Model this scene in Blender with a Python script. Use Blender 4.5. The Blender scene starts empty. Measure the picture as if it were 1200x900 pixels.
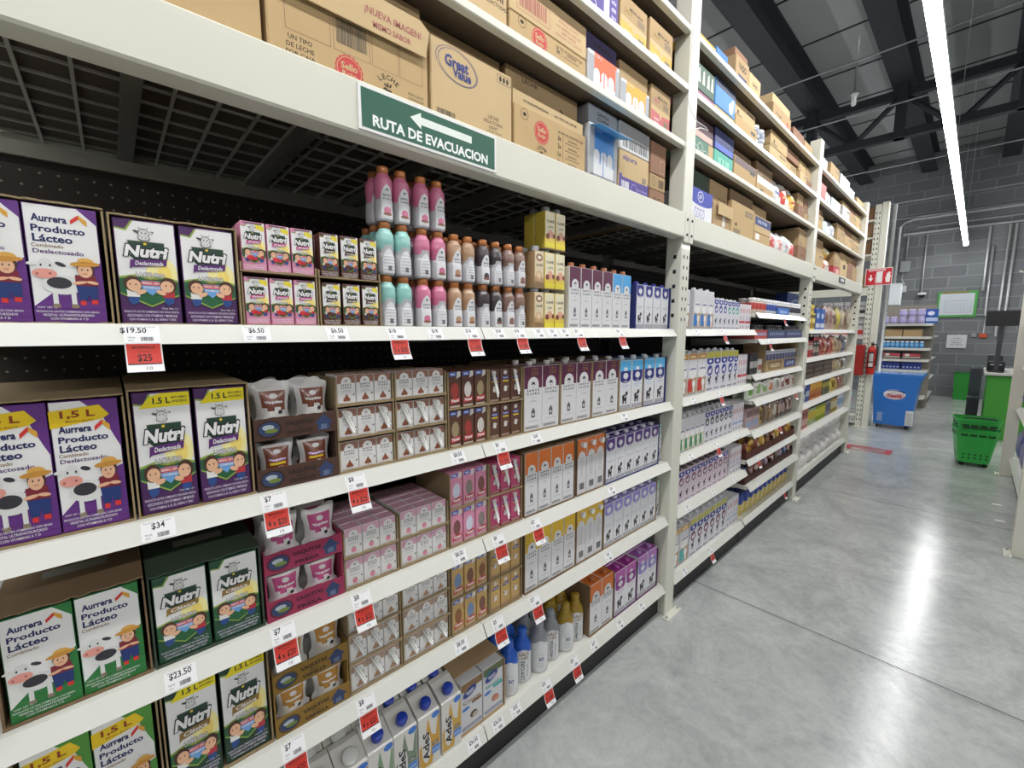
import bpy, math, random
from mathutils import Matrix, Vector

sc = bpy.context.scene
col = sc.collection
rnd = random.Random(7)

# ---------------------------------------------------------------- camera, light, exposure
cam_d = bpy.data.cameras.new('camera')
cam = bpy.data.objects.new('camera', cam_d)
col.objects.link(cam)
sc.camera = cam
cam_d.sensor_width = 36.0
cam_d.lens = 503.02 / 1200.0 * 36.0
cam_d.clip_start = 0.02
cam_d.clip_end = 60
YAW, PITCH = math.radians(47.156), math.radians(6.933)
fw = Vector((math.cos(YAW) * math.cos(PITCH), math.sin(YAW) * math.cos(PITCH), -math.sin(PITCH)))
rt = Vector((math.sin(YAW), -math.cos(YAW), 0))
up = rt.cross(fw)
cm = Matrix((rt, up, -fw)).transposed().to_4x4()
cm.translation = (0, -1.0, 1.5)
cam.matrix_world = cm

sc.view_settings.view_transform = 'Standard'
sc.view_settings.look = 'None'
sc.view_settings.gamma = 1.0
sc.view_settings.use_curve_mapping = False
sc.view_settings.exposure = 0.0
LED = 55.0          # radiance of the aisle's ceiling strip lights
world = bpy.data.worlds.new('world')
sc.world = world
world.use_nodes = True
world.node_tree.nodes['Background'].inputs[0].default_value = (0.55, 0.6, 0.65, 1)
world.node_tree.nodes['Background'].inputs[1].default_value = 0.05
try:
    sc.cycles.max_bounces = 7
    sc.cycles.diffuse_bounces = 4
    sc.cycles.use_denoising = True
    sc.cycles.denoiser = 'OPENIMAGEDENOISE'
    sc.cycles.sample_clamp_indirect = 6
except Exception:
    pass

# ---------------------------------------------------------------- materials
def lin(c):
    return c / 12.92 if c <= 0.04045 else ((c + 0.055) / 1.055) ** 2.4

def rgb(h):
    h = h.lstrip('#')
    return tuple(lin(int(h[i:i + 2], 16) / 255) for i in (0, 2, 4)) + (1,)

MATS = {}

def mat(h, rough=0.45, metal=0.0, var=0.10, scale=40.0, bump=0.0, emit=0.0, coat=0.0, alpha=1.0, trans=0.0):
    """procedural material: base colour with a soft noise variation"""
    key = (h, rough, metal, var, scale, bump, emit, coat, alpha, trans)
    if key in MATS:
        return MATS[key]
    m = bpy.data.materials.new('print_' + h.strip('#'))
    m.use_nodes = True
    nt = m.node_tree
    b = nt.nodes['Principled BSDF']
    c = rgb(h)
    tc = nt.nodes.new('ShaderNodeTexCoord')
    nz = nt.nodes.new('ShaderNodeTexNoise')
    nz.inputs['Scale'].default_value = scale
    nz.inputs['Detail'].default_value = 3
    nt.links.new(tc.outputs['Object'], nz.inputs['Vector'])
    mx = nt.nodes.new('ShaderNodeMix')
    mx.data_type = 'RGBA'
    mx.inputs[6].default_value = tuple(x * (1 - var) for x in c[:3]) + (1,)
    mx.inputs[7].default_value = tuple(min(1, x * (1 + var)) for x in c[:3]) + (1,)
    nt.links.new(nz.outputs[0], mx.inputs[0])
    nt.links.new(mx.outputs[2], b.inputs['Base Color'])
    b.inputs['Roughness'].default_value = rough
    b.inputs['Metallic'].default_value = metal
    b.inputs['Alpha'].default_value = alpha
    b.inputs['Coat Weight'].default_value = coat
    b.inputs['Transmission Weight'].default_value = trans
    if bump:
        bp = nt.nodes.new('ShaderNodeBump')
        bp.inputs['Strength'].default_value = bump
        bp.inputs['Distance'].default_value = 0.01
        nt.links.new(nz.outputs[0], bp.inputs['Height'])
        nt.links.new(bp.outputs[0], b.inputs['Normal'])
    if emit:
        b.inputs['Emission Color'].default_value = c
        b.inputs['Emission Strength'].default_value = emit
    MATS[key] = m
    return m

def cardboard(h):
    key = ('card', h)
    if key in MATS:
        return MATS[key]
    m = mat(h, 0.85, var=0.07, scale=9.01)
    nt = m.node_tree
    b = nt.nodes['Principled BSDF']
    tc = nt.nodes.new('ShaderNodeTexCoord')
    wv = nt.nodes.new('ShaderNodeTexWave')
    wv.inputs['Scale'].default_value = 60
    wv.inputs['Distortion'].default_value = 0.6
    nt.links.new(tc.outputs['Object'], wv.inputs['Vector'])
    bp = nt.nodes.new('ShaderNodeBump')
    bp.inputs['Strength'].default_value = 0.035
    bp.inputs['Distance'].default_value = 0.002
    nt.links.new(wv.outputs[0], bp.inputs['Height'])
    nt.links.new(bp.outputs[0], b.inputs['Normal'])
    MATS[key] = m
    return m

KRAFT = cardboard('#b29770')
KRAFT2 = cardboard('#a88c68')
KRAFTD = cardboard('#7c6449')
TRAY = cardboard('#94805f')
TRAYG = cardboard('#3c4a3a')
STEEL = mat('#d9d7c8', 0.42, var=0.03, scale=3.0, coat=0.2)
RAIL = mat('#d5d4cb', 0.38, var=0.03, scale=5.0, coat=0.2)
DECK = mat('#77736b', 0.55, 0.3, var=0.1)
WHITE = mat('#e8e6e3', 0.42, var=0.02)
BLACK = mat('#17171a', 0.5)
INK = mat('#26242b', 0.6)
NAVY = mat('#1d2358', 0.5)
GREY = mat('#8d8f92', 0.5)
RED = mat('#d3342c', 0.5)
SKIN = mat('#e3b28e', 0.5)
HAIR = mat('#4a2c1f', 0.5)
DARKSTEEL = mat('#2b2f36', 0.6, 0.2, var=0.15, scale=4.0)
PIPE = mat('#b9bcbc', 0.4, 0.6, var=0.1, scale=6.0)
RUBBER = mat('#1b1b1b', 0.8)

# ---------------------------------------------------------------- mesh builder
TXT = {}

def text_mesh(s, bold, italic):
    key = (s, bold, italic)
    if key not in TXT:
        cu = bpy.data.curves.new('lettering', 'FONT')
        cu.body = s
        cu.resolution_u = 2
        cu.offset = bold
        cu.shear = italic
        o = bpy.data.objects.new('lettering', cu)
        me = o.to_mesh()
        vs = [(v.co.x, v.co.y) for v in me.vertices]
        fs = [tuple(p.vertices) for p in me.polygons]
        o.to_mesh_clear()
        bpy.data.objects.remove(o)
        bpy.data.curves.remove(cu)
        if not vs:
            vs = [(0, 0), (1, 0), (0, 1)]
            fs = []
        x0 = min(v[0] for v in vs); x1 = max(v[0] for v in vs)
        y0 = min(v[1] for v in vs); y1 = max(v[1] for v in vs)
        TXT[key] = ([(v[0] - (x0 + x1) / 2, v[1] - (y0 + y1) / 2) for v in vs], fs, x1 - x0, y1 - y0)
    return TXT[key]

class B:
    """collects shapes of one mesh; art is drawn on the front plane (x, z), facing -y"""
    def __init__(self, surf=None, y=0.0, dy=0.00025):
        self.v, self.f, self.m, self.mats = [], [], [], []
        self.surf, self.y, self.dy, self.boxes = surf, y, dy, []
        self.smooth = False
        self.up = False

    def mi(self, m):
        if m not in self.mats:
            self.mats.append(m)
        return self.mats.index(m)

    def add(self, vs, fs, m):
        n = len(self.v)
        self.v += [tuple(p) for p in vs]
        k = self.mi(m)
        for f in fs:
            self.f.append(tuple(i + n for i in f))
            self.m.append(k)
        return self

    def poly(self, pts, m):
        return self.add(pts, [tuple(range(len(pts)))], m)

    def box(self, x0, x1, y0, y1, z0, z1, m, ch=0.0, top=None, side=None):
        if ch <= 0:
            vs = [(x, y, z) for z in (z0, z1) for y in (y0, y1) for x in (x0, x1)]
            self.add(vs, [(0, 1, 5, 4)], m)
            self.add(vs, [(2, 6, 7, 3), (1, 3, 7, 5), (0, 4, 6, 2)], side or m)
            self.add(vs, [(4, 5, 7, 6), (0, 2, 3, 1)], top or side or m)
            return self
        n = len(self.v)
        c = ch
        ids = {}
        for ix, x in enumerate((x0, x1)):
            for iy, yy in enumerate((y0, y1)):
                for iz, z in enumerate((z0, z1)):
                    sx, sy, sz = (1, -1)[ix], (1, -1)[iy], (1, -1)[iz]
                    ids[ix, iy, iz, 'x'] = len(self.v); self.v.append((x, yy + sy * c, z + sz * c))
                    ids[ix, iy, iz, 'y'] = len(self.v); self.v.append((x + sx * c, yy, z + sz * c))
                    ids[ix, iy, iz, 'z'] = len(self.v); self.v.append((x + sx * c, yy + sy * c, z))
        F = []
        def q(l, mm):
            F.append((tuple(ids[k] for k in l), mm))
        s, t = side or m, top or side or m
        q([(0, 0, 0, 'y'), (1, 0, 0, 'y'), (1, 0, 1, 'y'), (0, 0, 1, 'y')], m)
        q([(1, 1, 0, 'y'), (0, 1, 0, 'y'), (0, 1, 1, 'y'), (1, 1, 1, 'y')], s)
        q([(1, 0, 0, 'x'), (1, 1, 0, 'x'), (1, 1, 1, 'x'), (1, 0, 1, 'x')], s)
        q([(0, 1, 0, 'x'), (0, 0, 0, 'x'), (0, 0, 1, 'x'), (0, 1, 1, 'x')], s)
        q([(0, 0, 1, 'z'), (1, 0, 1, 'z'), (1, 1, 1, 'z'), (0, 1, 1, 'z')], t)
        q([(0, 1, 0, 'z'), (1, 1, 0, 'z'), (1, 0, 0, 'z'), (0, 0, 0, 'z')], t)
        for iy in (0, 1):
            for iz in (0, 1):
                q([(0, iy, iz, 'y'), (1, iy, iz, 'y'), (1, iy, iz, 'z'), (0, iy, iz, 'z')], s)
        for ix in (0, 1):
            for iz in (0, 1):
                q([(ix, 0, iz, 'x'), (ix, 1, iz, 'x'), (ix, 1, iz, 'z'), (ix, 0, iz, 'z')], s)
        for ix in (0, 1):
            for iy in (0, 1):
                q([(ix, iy, 0, 'x'), (ix, iy, 1, 'x'), (ix, iy, 1, 'y'), (ix, iy, 0, 'y')], s)
        for ix in (0, 1):
            for iy in (0, 1):
                for iz in (0, 1):
                    q([(ix, iy, iz, 'x'), (ix, iy, iz, 'y'), (ix, iy, iz, 'z')], s)
        for f, mm in F:
            self.f.append(f); self.m.append(self.mi(mm))
        return self

    def prism(self, pts, a, b, m, axis='y', side=None):
        """polygon given in the two other axes, extruded a..b along axis"""
        def P(u, w, t):
            return {'y': (u, t, w), 'x': (t, u, w), 'z': (u, w, t)}[axis]
        n = len(pts)
        vs = [P(u, w, a) for u, w in pts] + [P(u, w, b) for u, w in pts]
        self.add(vs, [tuple(range(n)), tuple(range(2 * n - 1, n - 1, -1))], m)
        self.add(vs, [(i, (i + 1) % n, n + (i + 1) % n, n + i) for i in range(n)], side or m)
        return self

    def lathe(self, prof, m, n=20, cx=0, cy=0, cz=0, fn=None, axis='z', sx=1.0):
        """prof: (r, z) list; fn(theta, z) -> material"""
        base = len(self.v)
        for r, z in prof:
            for i in range(n):
                a = 2 * math.pi * i / n
                x, y = r * math.sin(a) * sx, -r * math.cos(a)
                self.v.append({'z': (cx + x, cy + y, cz + z), 'x': (cx + z, cy + x, cz + y), 'y': (cx + x, cy - z, cz + y)}[axis])
        for j in range(len(prof) - 1):
            for i in range(n):
                i2 = (i + 1) % n
                self.f.append((base + j * n + i, base + j * n + i2, base + (j + 1) * n + i2, base + (j + 1) * n + i))
                a = 2 * math.pi * (i + .5) / n
                a = a - 2 * math.pi if a > math.pi else a
                mm = fn(a, (prof[j][1] + prof[j + 1][1]) / 2) if fn else m
                self.m.append(self.mi(mm))
        k = self.mi(m)
        if prof[0][0] > 1e-6:
            self.f.append(tuple(base + i for i in reversed(range(n)))); self.m.append(k)
        if prof[-1][0] > 1e-6:
            self.f.append(tuple(base + (len(prof) - 1) * n + i for i in range(n)))
            self.m.append(self.mi(fn(0, prof[-1][1])) if fn else k)
        return self

    def tube(self, pts, r, m, n=8, closed=False):
        base = len(self.v)
        pts = [Vector(p) for p in pts]
        N = len(pts)
        ref = Vector((0, 0, 1))
        for i, p in enumerate(pts):
            d = (pts[min(i + 1, N - 1)] - pts[max(i - 1, 0)]).normalized()
            u = d.cross(ref if abs(d.z) < .95 else Vector((1, 0, 0))).normalized()
            w = u.cross(d)
            for k in range(n):
                a = 2 * math.pi * k / n
                self.v.append(tuple(p + u * (r * math.cos(a)) + w * (r * math.sin(a))))
        k0 = self.mi(m)
        for j in range(N - 1):
            for k in range(n):
                k2 = (k + 1) % n
                self.f.append((base + j * n + k, base + j * n + k2, base + (j + 1) * n + k2, base + (j + 1) * n + k)); self.m.append(k0)
        self.f.append(tuple(base + k for k in range(n))); self.m.append(k0)
        self.f.append(tuple(base + (N - 1) * n + k for k in reversed(range(n)))); self.m.append(k0)
        return self

    # ---- flat art
    def lev(self, x0, z0, x1, z1):
        l = 1
        for (a, b, c, d, k) in self.boxes:
            if x0 < c and x1 > a and z0 < d and z1 > b:
                l = max(l, k + 1)
        self.boxes.append((x0, z0, x1, z1, l))
        return l

    def flat(self, pts, fs, m):
        x0 = min(p[0] for p in pts); x1 = max(p[0] for p in pts)
        z0 = min(p[1] for p in pts); z1 = max(p[1] for p in pts)
        l = self.lev(x0, z0, x1, z1) * self.dy
        if self.surf:
            vs = [self.surf(x, z, l) for x, z in pts]
        elif self.up:
            vs = [(x, z, self.y + l) for x, z in pts]
        else:
            vs = [(x, self.y - l, z) for x, z in pts]
        return self.add(vs, fs, m)

    def pg(self, pts, m):
        return self.flat(pts, [tuple(range(len(pts)))], m)

    def rect(self, x0, z0, x1, z1, m):
        if self.surf:
            n = 10
            pts = [(x0 + (x1 - x0) * i / n, z) for z in (z0, (z0 + z1) / 2, z1) for i in range(n + 1)]
            fs = [(j * (n + 1) + i, j * (n + 1) + i + 1, (j + 1) * (n + 1) + i + 1, (j + 1) * (n + 1) + i) for j in (0, 1) for i in range(n)]
            return self.flat(pts, fs, m)
        return self.pg([(x0, z0), (x1, z0), (x1, z1), (x0, z1)], m)

    def ell(self, cx, cz, rx, rz, m, n=18, a0=0.0, a1=360.0, rot=0.0):
        r = math.radians(rot)
        pts = []
        full = abs(a1 - a0) >= 360
        for i in range(n if full else n + 1):
            a = math.radians(a0 + (a1 - a0) * i / n)
            u, w = rx * math.cos(a), rz * math.sin(a)
            pts.append((cx + u * math.cos(r) - w * math.sin(r), cz + u * math.sin(r) + w * math.cos(r)))
        return self.pg(pts, m)

    def ring(self, cx, cz, rx, rz, t, m, n=28, rot=0.0):
        r = math.radians(rot)
        pts = []
        for i in range(n):
            a = 2 * math.pi * i / n
            for k in (1.0, 1.0 - t):
                u, w = rx * k * math.cos(a), rz * k * math.sin(a)
                pts.append((cx + u * math.cos(r) - w * math.sin(r), cz + u * math.sin(r) + w * math.cos(r)))
        fs = [(2 * i, 2 * ((i + 1) % n), 2 * ((i + 1) % n) + 1, 2 * i + 1) for i in range(n)]
        return self.flat(pts, fs, m)

    def frame(self, x0, z0, x1, z1, t, m):
        pts = [(x0, z0), (x1, z0), (x1, z1), (x0, z1), (x0 + t, z0 + t), (x1 - t, z0 + t), (x1 - t, z1 - t), (x0 + t, z1 - t)]
        return self.flat(pts, [(i, (i + 1) % 4, 4 + (i + 1) % 4, 4 + i) for i in range(4)], m)

    def txt(self, s, cx, cz, w=None, h=None, m=None, bold=0.0, italic=0.0, rot=0.0, arc=0.0):
        vs, fs, tw, th = text_mesh(s, bold, italic)
        if w and h:
            a, b = w / tw, h / th
        elif w:
            a = b = w / tw
        else:
            a = b = h / th
        r = math.radians(rot)
        c, si = math.cos(r), math.sin(r)
        pts = [(cx + x * a * c - y * b * si, cz + x * a * si + y * b * c) for x, y in vs]
        return self.flat(pts, fs, m or INK)

    def outl(self, s, cx, cz, w, h, m, mo, bold=0.03, grow=0.07, italic=0.0, rot=0.0):
        """lettering with an outline: a heavier copy of the same glyphs under it"""
        _, _, tw, th = text_mesh(s, bold, italic)
        _, _, tw2, th2 = text_mesh(s, bold + grow, italic)
        self.txt(s, cx, cz, w * tw2 / tw, h * th2 / th, mo, bold + grow, italic, rot)
        return self.txt(s, cx, cz, w, h, m, bold, italic, rot)

    def tongue(self, cx, z0, z1, half, m, cols=8, rows=10):
        """arch-shaped patch laid on a curved body: half(t) is its half width at height t in 0..1"""
        pts, fs = [], []
        for j in range(rows + 1):
            t = j / rows
            for i in range(cols + 1):
                pts.append((cx + half(t) * (2 * i / cols - 1), z0 + (z1 - z0) * t))
        for j in range(rows):
            for i in range(cols):
                k = j * (cols + 1) + i
                fs.append((k, k + 1, k + cols + 2, k + cols + 1))
        return self.flat(pts, fs, m)

    def fine(self, lines, cx, z0, z1, w, m, ws=None):
        n = len(lines)
        st = (z1 - z0) / n
        for i, s in enumerate(lines):
            self.txt(s, cx, z1 - st * (i + .5), (ws[i] if ws else 1) * w, st * .62, m, 0.01)
        return self

    def barcode(self, x0, z0, x1, z1, m, n=16, seed=3):
        r = random.Random(seed)
        pts, fs = [], []
        x = x0
        while x < x1 - 1e-5:
            t = (x1 - x0) / n * r.uniform(.25, .75)
            k = len(pts)
            pts += [(x, z0), (min(x + t, x1), z0), (min(x + t, x1), z1), (x, z1)]
            fs.append((k, k + 1, k + 2, k + 3))
            x += t + (x1 - x0) / n * r.uniform(.2, .6)
        return self.flat(pts, fs, m)

    def mesh(self, name):
        me = bpy.data.meshes.new(name)
        me.from_pydata(self.v, [], self.f)
        for m in self.mats:
            me.materials.append(m)
        me.polygons.foreach_set('material_index', self.m)
        if self.smooth:
            me.polygons.foreach_set('use_smooth', [True] * len(self.f))
        me.update()
        return me

def smooth(b):
    b.smooth = True
    return b

# ---------------------------------------------------------------- things
SEEN = {}
ORD = ('first second third fourth fifth sixth seventh eighth ninth tenth eleventh twelfth thirteenth fourteenth '
       'fifteenth sixteenth seventeenth eighteenth nineteenth twentieth').split()

def note(label):
    SEEN[label.lower()] = SEEN.get(label.lower(), 0) + 1

def link(name, me, parent=None, loc=None, rz=0.0):
    o = bpy.data.objects.new(name, me)
    col.objects.link(o)
    if parent:
        o.parent = parent
    if loc is not None:
        o.location = loc
    if rz:
        o.rotation_euler = (0, 0, rz)
    return o

def tag(o, label, cat, group=None):
    o['label'] = label
    o['category'] = cat
    if group:
        o['group'] = group
    note(label)
    return o

class Kit:
    """one kind of thing: root mesh plus part meshes; put() makes an instance whose objects share the mesh data"""
    def __init__(self, name, b, parts=()):
        self.name, self.me = name, b.mesh(name)
        self.parts = []
        for p in parts:
            nm, pb = p[0], p[1]
            lab = p[2] if len(p) > 2 else None
            subs = p[3] if len(p) > 3 else ()
            self.parts.append((nm, pb.mesh(nm), lab, [(s[0], s[1].mesh(s[0])) for s in subs]))
        self.src = None

    def put(self, loc, label, cat, group=None, rz=0.0, skip=()):
        if self.src is None:
            o = link(self.name, self.me, None, loc, rz)
            for nm, me, lab, subs in self.parts:
                c = link(nm, me, o)
                if lab:
                    c['label'] = lab
                for sn, sm in subs:
                    link(sn, sm, c)
            self.src = o
        else:
            o = self.src.copy()
            col.objects.link(o)
            o.location = loc
            o.rotation_euler = (0, 0, rz)
            for ch in list(self.src.children):
                if ch.name.split('.')[0] in skip:
                    continue
                c = ch.copy()
                col.objects.link(c)
                c.parent = o
                for g in ch.children:
                    d = g.copy()
                    col.objects.link(d)
                    d.parent = c
            if 'group' in o:
                del o['group']
        return tag(o, label, cat, group)

def struct(name, b, loc=None):
    o = link(name, b.mesh(name), None, loc)
    o['kind'] = 'structure'
    return o

def single(name, b, label, cat, loc=(0, 0, 0), rz=0.0, parts=(), group=None):
    return Kit(name, b, parts).put(loc, label, cat, group, rz)

def row(kit, xs, y, z, desc, cat, where, group, back=0, dy=0.0, end='from near end', jit=0.0):
    """a row of like things on a shelf, optionally with more rows behind the front one"""
    n = len(xs)
    base = f'{desc} {where}'.strip()
    for r in range(back + 1):
        for i, x in enumerate(xs):
            bits = []
            if n > 1:
                bits.append(f'{ORD[i]} {end}')
            if r:
                bits.append(f'{ORD[r]} row back' if n > 1 else f'{ORD[r]} one deep')
            lab = ', '.join([base] + bits)
            if len(lab.split()) > 16:
                lab = lab.replace(' from near end', ' from near').replace(' row back', ' row')
            kit.put((x, y + r * dy, z), lab, cat, group, rz=rnd.uniform(-jit, jit))

# ---------------------------------------------------------------- the hall
def mat_floor():
    m = mat('#8d9190', 0.3, var=0.0, scale=1.01)
    nt = m.node_tree
    b = nt.nodes['Principled BSDF']
    tc = nt.nodes.new('ShaderNodeTexCoord')
    def noise(s, det, dist=0.0, rough=.6):
        n = nt.nodes.new('ShaderNodeTexNoise')
        n.inputs['Scale'].default_value = s
        n.inputs['Detail'].default_value = det
        n.inputs['Distortion'].default_value = dist
        n.inputs['Roughness'].default_value = rough
        nt.links.new(tc.outputs['Object'], n.inputs['Vector'])
        return n
    n1, n2 = noise(2.6, 12, .9, .72), noise(26, 8, .3, .7)
    rp = nt.nodes.new('ShaderNodeValToRGB')
    rp.color_ramp.elements[0].position = .32
    rp.color_ramp.elements[0].color = rgb('#979a97')
    rp.color_ramp.elements[1].position = .70
    rp.color_ramp.elements[1].color = rgb('#bbbdb9')
    nt.links.new(n1.outputs[0], rp.inputs[0])
    mx = nt.nodes.new('ShaderNodeMix')
    mx.data_type = 'RGBA'
    mx.blend_type = 'OVERLAY'
    mx.inputs[0].default_value = .28
    nt.links.new(rp.outputs[0], mx.inputs[6])
    nt.links.new(n2.outputs[0], mx.inputs[7])
    nt.links.new(mx.outputs[2], b.inputs['Base Color'])
    mr = nt.nodes.new('ShaderNodeMapRange')
    mr.inputs['To Min'].default_value = .12
    mr.inputs['To Max'].default_value = .23
    nt.links.new(n1.outputs[0], mr.inputs[0])
    nt.links.new(mr.outputs[0], b.inputs['Roughness'])
    bp = nt.nodes.new('ShaderNodeBump')
    bp.inputs['Strength'].default_value = .12
    bp.inputs['Distance'].default_value = .004
    nt.links.new(n2.outputs[0], bp.inputs['Height'])
    nt.links.new(bp.outputs[0], b.inputs['Normal'])
    return m

def mat_blocks():
    m = mat('#63666a', 0.85, var=0.0, scale=2.01)
    nt = m.node_tree
    b = nt.nodes['Principled BSDF']
    tc = nt.nodes.new('ShaderNodeTexCoord')
    sp = nt.nodes.new('ShaderNodeSeparateXYZ')
    cb = nt.nodes.new('ShaderNodeCombineXYZ')
    nt.links.new(tc.outputs['Object'], sp.inputs[0])
    ad = nt.nodes.new('ShaderNodeMath')
    nt.links.new(sp.outputs[0], ad.inputs[0])
    nt.links.new(sp.outputs[1], ad.inputs[1])
    nt.links.new(ad.outputs[0], cb.inputs[0])
    nt.links.new(sp.outputs[2], cb.inputs[1])
    br = nt.nodes.new('ShaderNodeTexBrick')
    br.inputs['Scale'].default_value = 1.0
    br.inputs['Brick Width'].default_value = .56
    br.inputs['Row Height'].default_value = .25
    br.inputs['Mortar Size'].default_value = .012
    br.inputs['Color1'].default_value = rgb('#6a6d70')
    br.inputs['Color2'].default_value = rgb('#7b7e80')
    br.inputs['Mortar'].default_value = rgb('#85888a')
    br.inputs['Bias'].default_value = -.1
    nt.links.new(cb.outputs[0], br.inputs['Vector'])
    nt.links.new(br.outputs[0], b.inputs['Base Color'])
    bp = nt.nodes.new('ShaderNodeBump')
    bp.inputs['Strength'].default_value = .5
    bp.inputs['Distance'].default_value = .01
    bp.invert = True
    nt.links.new(br.outputs[1], bp.inputs['Height'])
    nt.links.new(bp.outputs[0], b.inputs['Normal'])
    return m

def mat_peg():
    m = mat('#2b231e', 0.7, var=0.0, scale=3.01)
    nt = m.node_tree
    b = nt.nodes['Principled BSDF']
    tc = nt.nodes.new('ShaderNodeTexCoord')
    sp = nt.nodes.new('ShaderNodeSeparateXYZ')
    cb = nt.nodes.new('ShaderNodeCombineXYZ')
    nt.links.new(tc.outputs['Object'], sp.inputs[0])
    nt.links.new(sp.outputs[0], cb.inputs[0])
    nt.links.new(sp.outputs[2], cb.inputs[1])
    vo = nt.nodes.new('ShaderNodeTexVoronoi')
    vo.voronoi_dimensions = '2D'
    vo.inputs['Scale'].default_value = 34
    vo.inputs['Randomness'].default_value = 0
    nt.links.new(cb.outputs[0], vo.inputs['Vector'])
    lt = nt.nodes.new('ShaderNodeMath')
    lt.operation = 'LESS_THAN'
    lt.inputs[1].default_value = .085
    nt.links.new(vo.outputs['Distance'], lt.inputs[0])
    mx = nt.nodes.new('ShaderNodeMix')
    mx.data_type = 'RGBA'
    mx.inputs[6].default_value = rgb('#2b231e')
    mx.inputs[7].default_value = rgb('#857c70')  # pale dots paint the light seen through the holes
    nt.links.new(lt.outputs[0], mx.inputs[0])
    nt.links.new(mx.outputs[2], b.inputs['Base Color'])
    return m

XA, XB, YA, YB, ZC = -6.0, 14.15, -7.0, 6.0, 5.6
FLOOR, BLOCKS, PEG = mat_floor(), mat_blocks(), mat_peg()
PAINT = mat('#7a7d80', .85, var=.08, scale=.8)

b = B()
b.box(XA, XB, YA, YB, -.12, 0, FLOOR)
b.up = True
J = mat('#4d514f', .6, var=.2)
for k, x in enumerate((-2.4, .04, 2.47, 4.9, 7.33, 9.76, 12.2)):
    b.rect(x - .004, YA, x + .004, YB, J)
    if k in (2, 3):
        b.rect(x - .017, -1.27, x - .013, .0, mat('#777b79', .6))
for y in (-4.6, 2.2):
    b.rect(XA, y - .004, XB, y + .004, J)
struct('floor', b)
struct('wall_end', B().box(XB, XB + .15, YA, YB, 0, ZC, BLOCKS))
struct('wall_rear', B().box(XA - .15, XA, YA, YB, 0, ZC, PAINT))
struct('wall_left', B().box(XA, XB, YB, YB + .15, 0, ZC, BLOCKS))
struct('wall_right', B().box(XA, XB, YA - .15, YA, 0, ZC, PAINT))
b = B()
CEIL = mat('#a2a5a5', .7, var=.06, scale=.7)
SEAM = mat('#2e3033', .7)
b.box(XA, XB, YA, YB, ZC, ZC + .1, CEIL)
for k in range(17):
    x = XA + .7 + 1.18 * k
    b.box(x - .012, x + .012, YA, YB, ZC - .012, ZC, SEAM)
struct('ceiling', b)

def ibeam(b, axis, a0, a1, c, z, w, h):
    t = .014
    for (u0, u1, z0, z1) in ((-w / 2, w / 2, 0, t), (-w / 2, w / 2, h - t, h), (-t / 2, t / 2, t, h - t)):
        if axis == 'x':
            b.box(a0, a1, c + u0, c + u1, z + z0, z + z1, DARKSTEEL)
        else:
            b.box(c + u0, c + u1, a0, a1, z + z0, z + z1, DARKSTEEL)

for i, y in enumerate((1.22, 0.08, -1.15, -2.6, -4.2, 3.0)):
    b = B()
    ibeam(b, 'x', XA, XB, y, 5.16, .26, .42)
    o = struct('roof_beam', b)
for i, x in enumerate((9.0, 1.6)):
    b = B()
    b.box(x - .055, x + .055, YA, YB, 4.40, 4.51, DARKSTEEL)
    b.box(x - .06, x + .06, YA, YB, 4.98, 5.10, DARKSTEEL)
    for y in (1.22, .08, -1.15, -2.6, -4.2, 3.0):
        b.box(x - .09, x + .09, y - .06, y + .06, 4.40, 5.18, DARKSTEEL)
        for s in (-1, 1):
            p, q = (x, y + s * .05, 4.98), (x, y + s * .56, 4.46)
            b.tube([p, q], .04, DARKSTEEL, 6)
    struct('roof_truss', b)
b = smooth(B())
for (x, z) in ((7.2, 4.9), (8.2, 4.62), (10.2, 4.35), (12.2, 4.15), (12.9, 3.95)):
    b.tube([(x, YA, z), (x, 1.9, z)], .011, mat('#8b8f92', .5, .3), 8)
struct('roof_cable_tray', b)
for n, (x, y, z) in enumerate(((7.4, .38, 4.56),)):
    b = smooth(B())
    b.tube([(x, y, z), (x, y, 5.3)], .012, PIPE, 6)
    b.lathe([(.0, -.12), (.03, -.10), (.03, 0), (.05, .02), (.05, .05), (0, .05)], PIPE, 12, x, y, z)
    tag(link('pendant_sensor', b.mesh('pendant_sensor')), 'small metal device hanging on a thin rod below the roof truss', 'sensor')

# LED strips; the two behind the racks are added unseen to brighten the hall
EMIT = mat('#f8f9fa', .5, emit=LED, var=0.0)
for y, x0, x1, lab in ((-.655, -5.0, 13.7, 'long glowing strip light hanging above the milk aisle'),
                       (-3.6, -5.0, 13.7, 'long strip light above the aisle behind the low rack'),
                       (2.9, -5.0, 13.7, 'long strip light above the aisle behind the milk rack')):
    h, d = B(), B()
    h.box(x0, x1, y - .035, y + .035, 3.385, 3.43, mat('#c9cccd', .4))
    d.box(x0 + .01, x1 - .01, y - .032, y + .032, 3.35, 3.384, EMIT)
    ws = []
    for k in range(7):
        x = x0 + 1.2 + k * 2.7
        ws.append(('suspension_wire', smooth(B()).tube([(x, y, 3.43), (x, y, ZC - .02)], .003, PIPE, 5)))
    single('ceiling_light', h, lab, 'light', parts=[('diffuser', d)] + ws)

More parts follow.
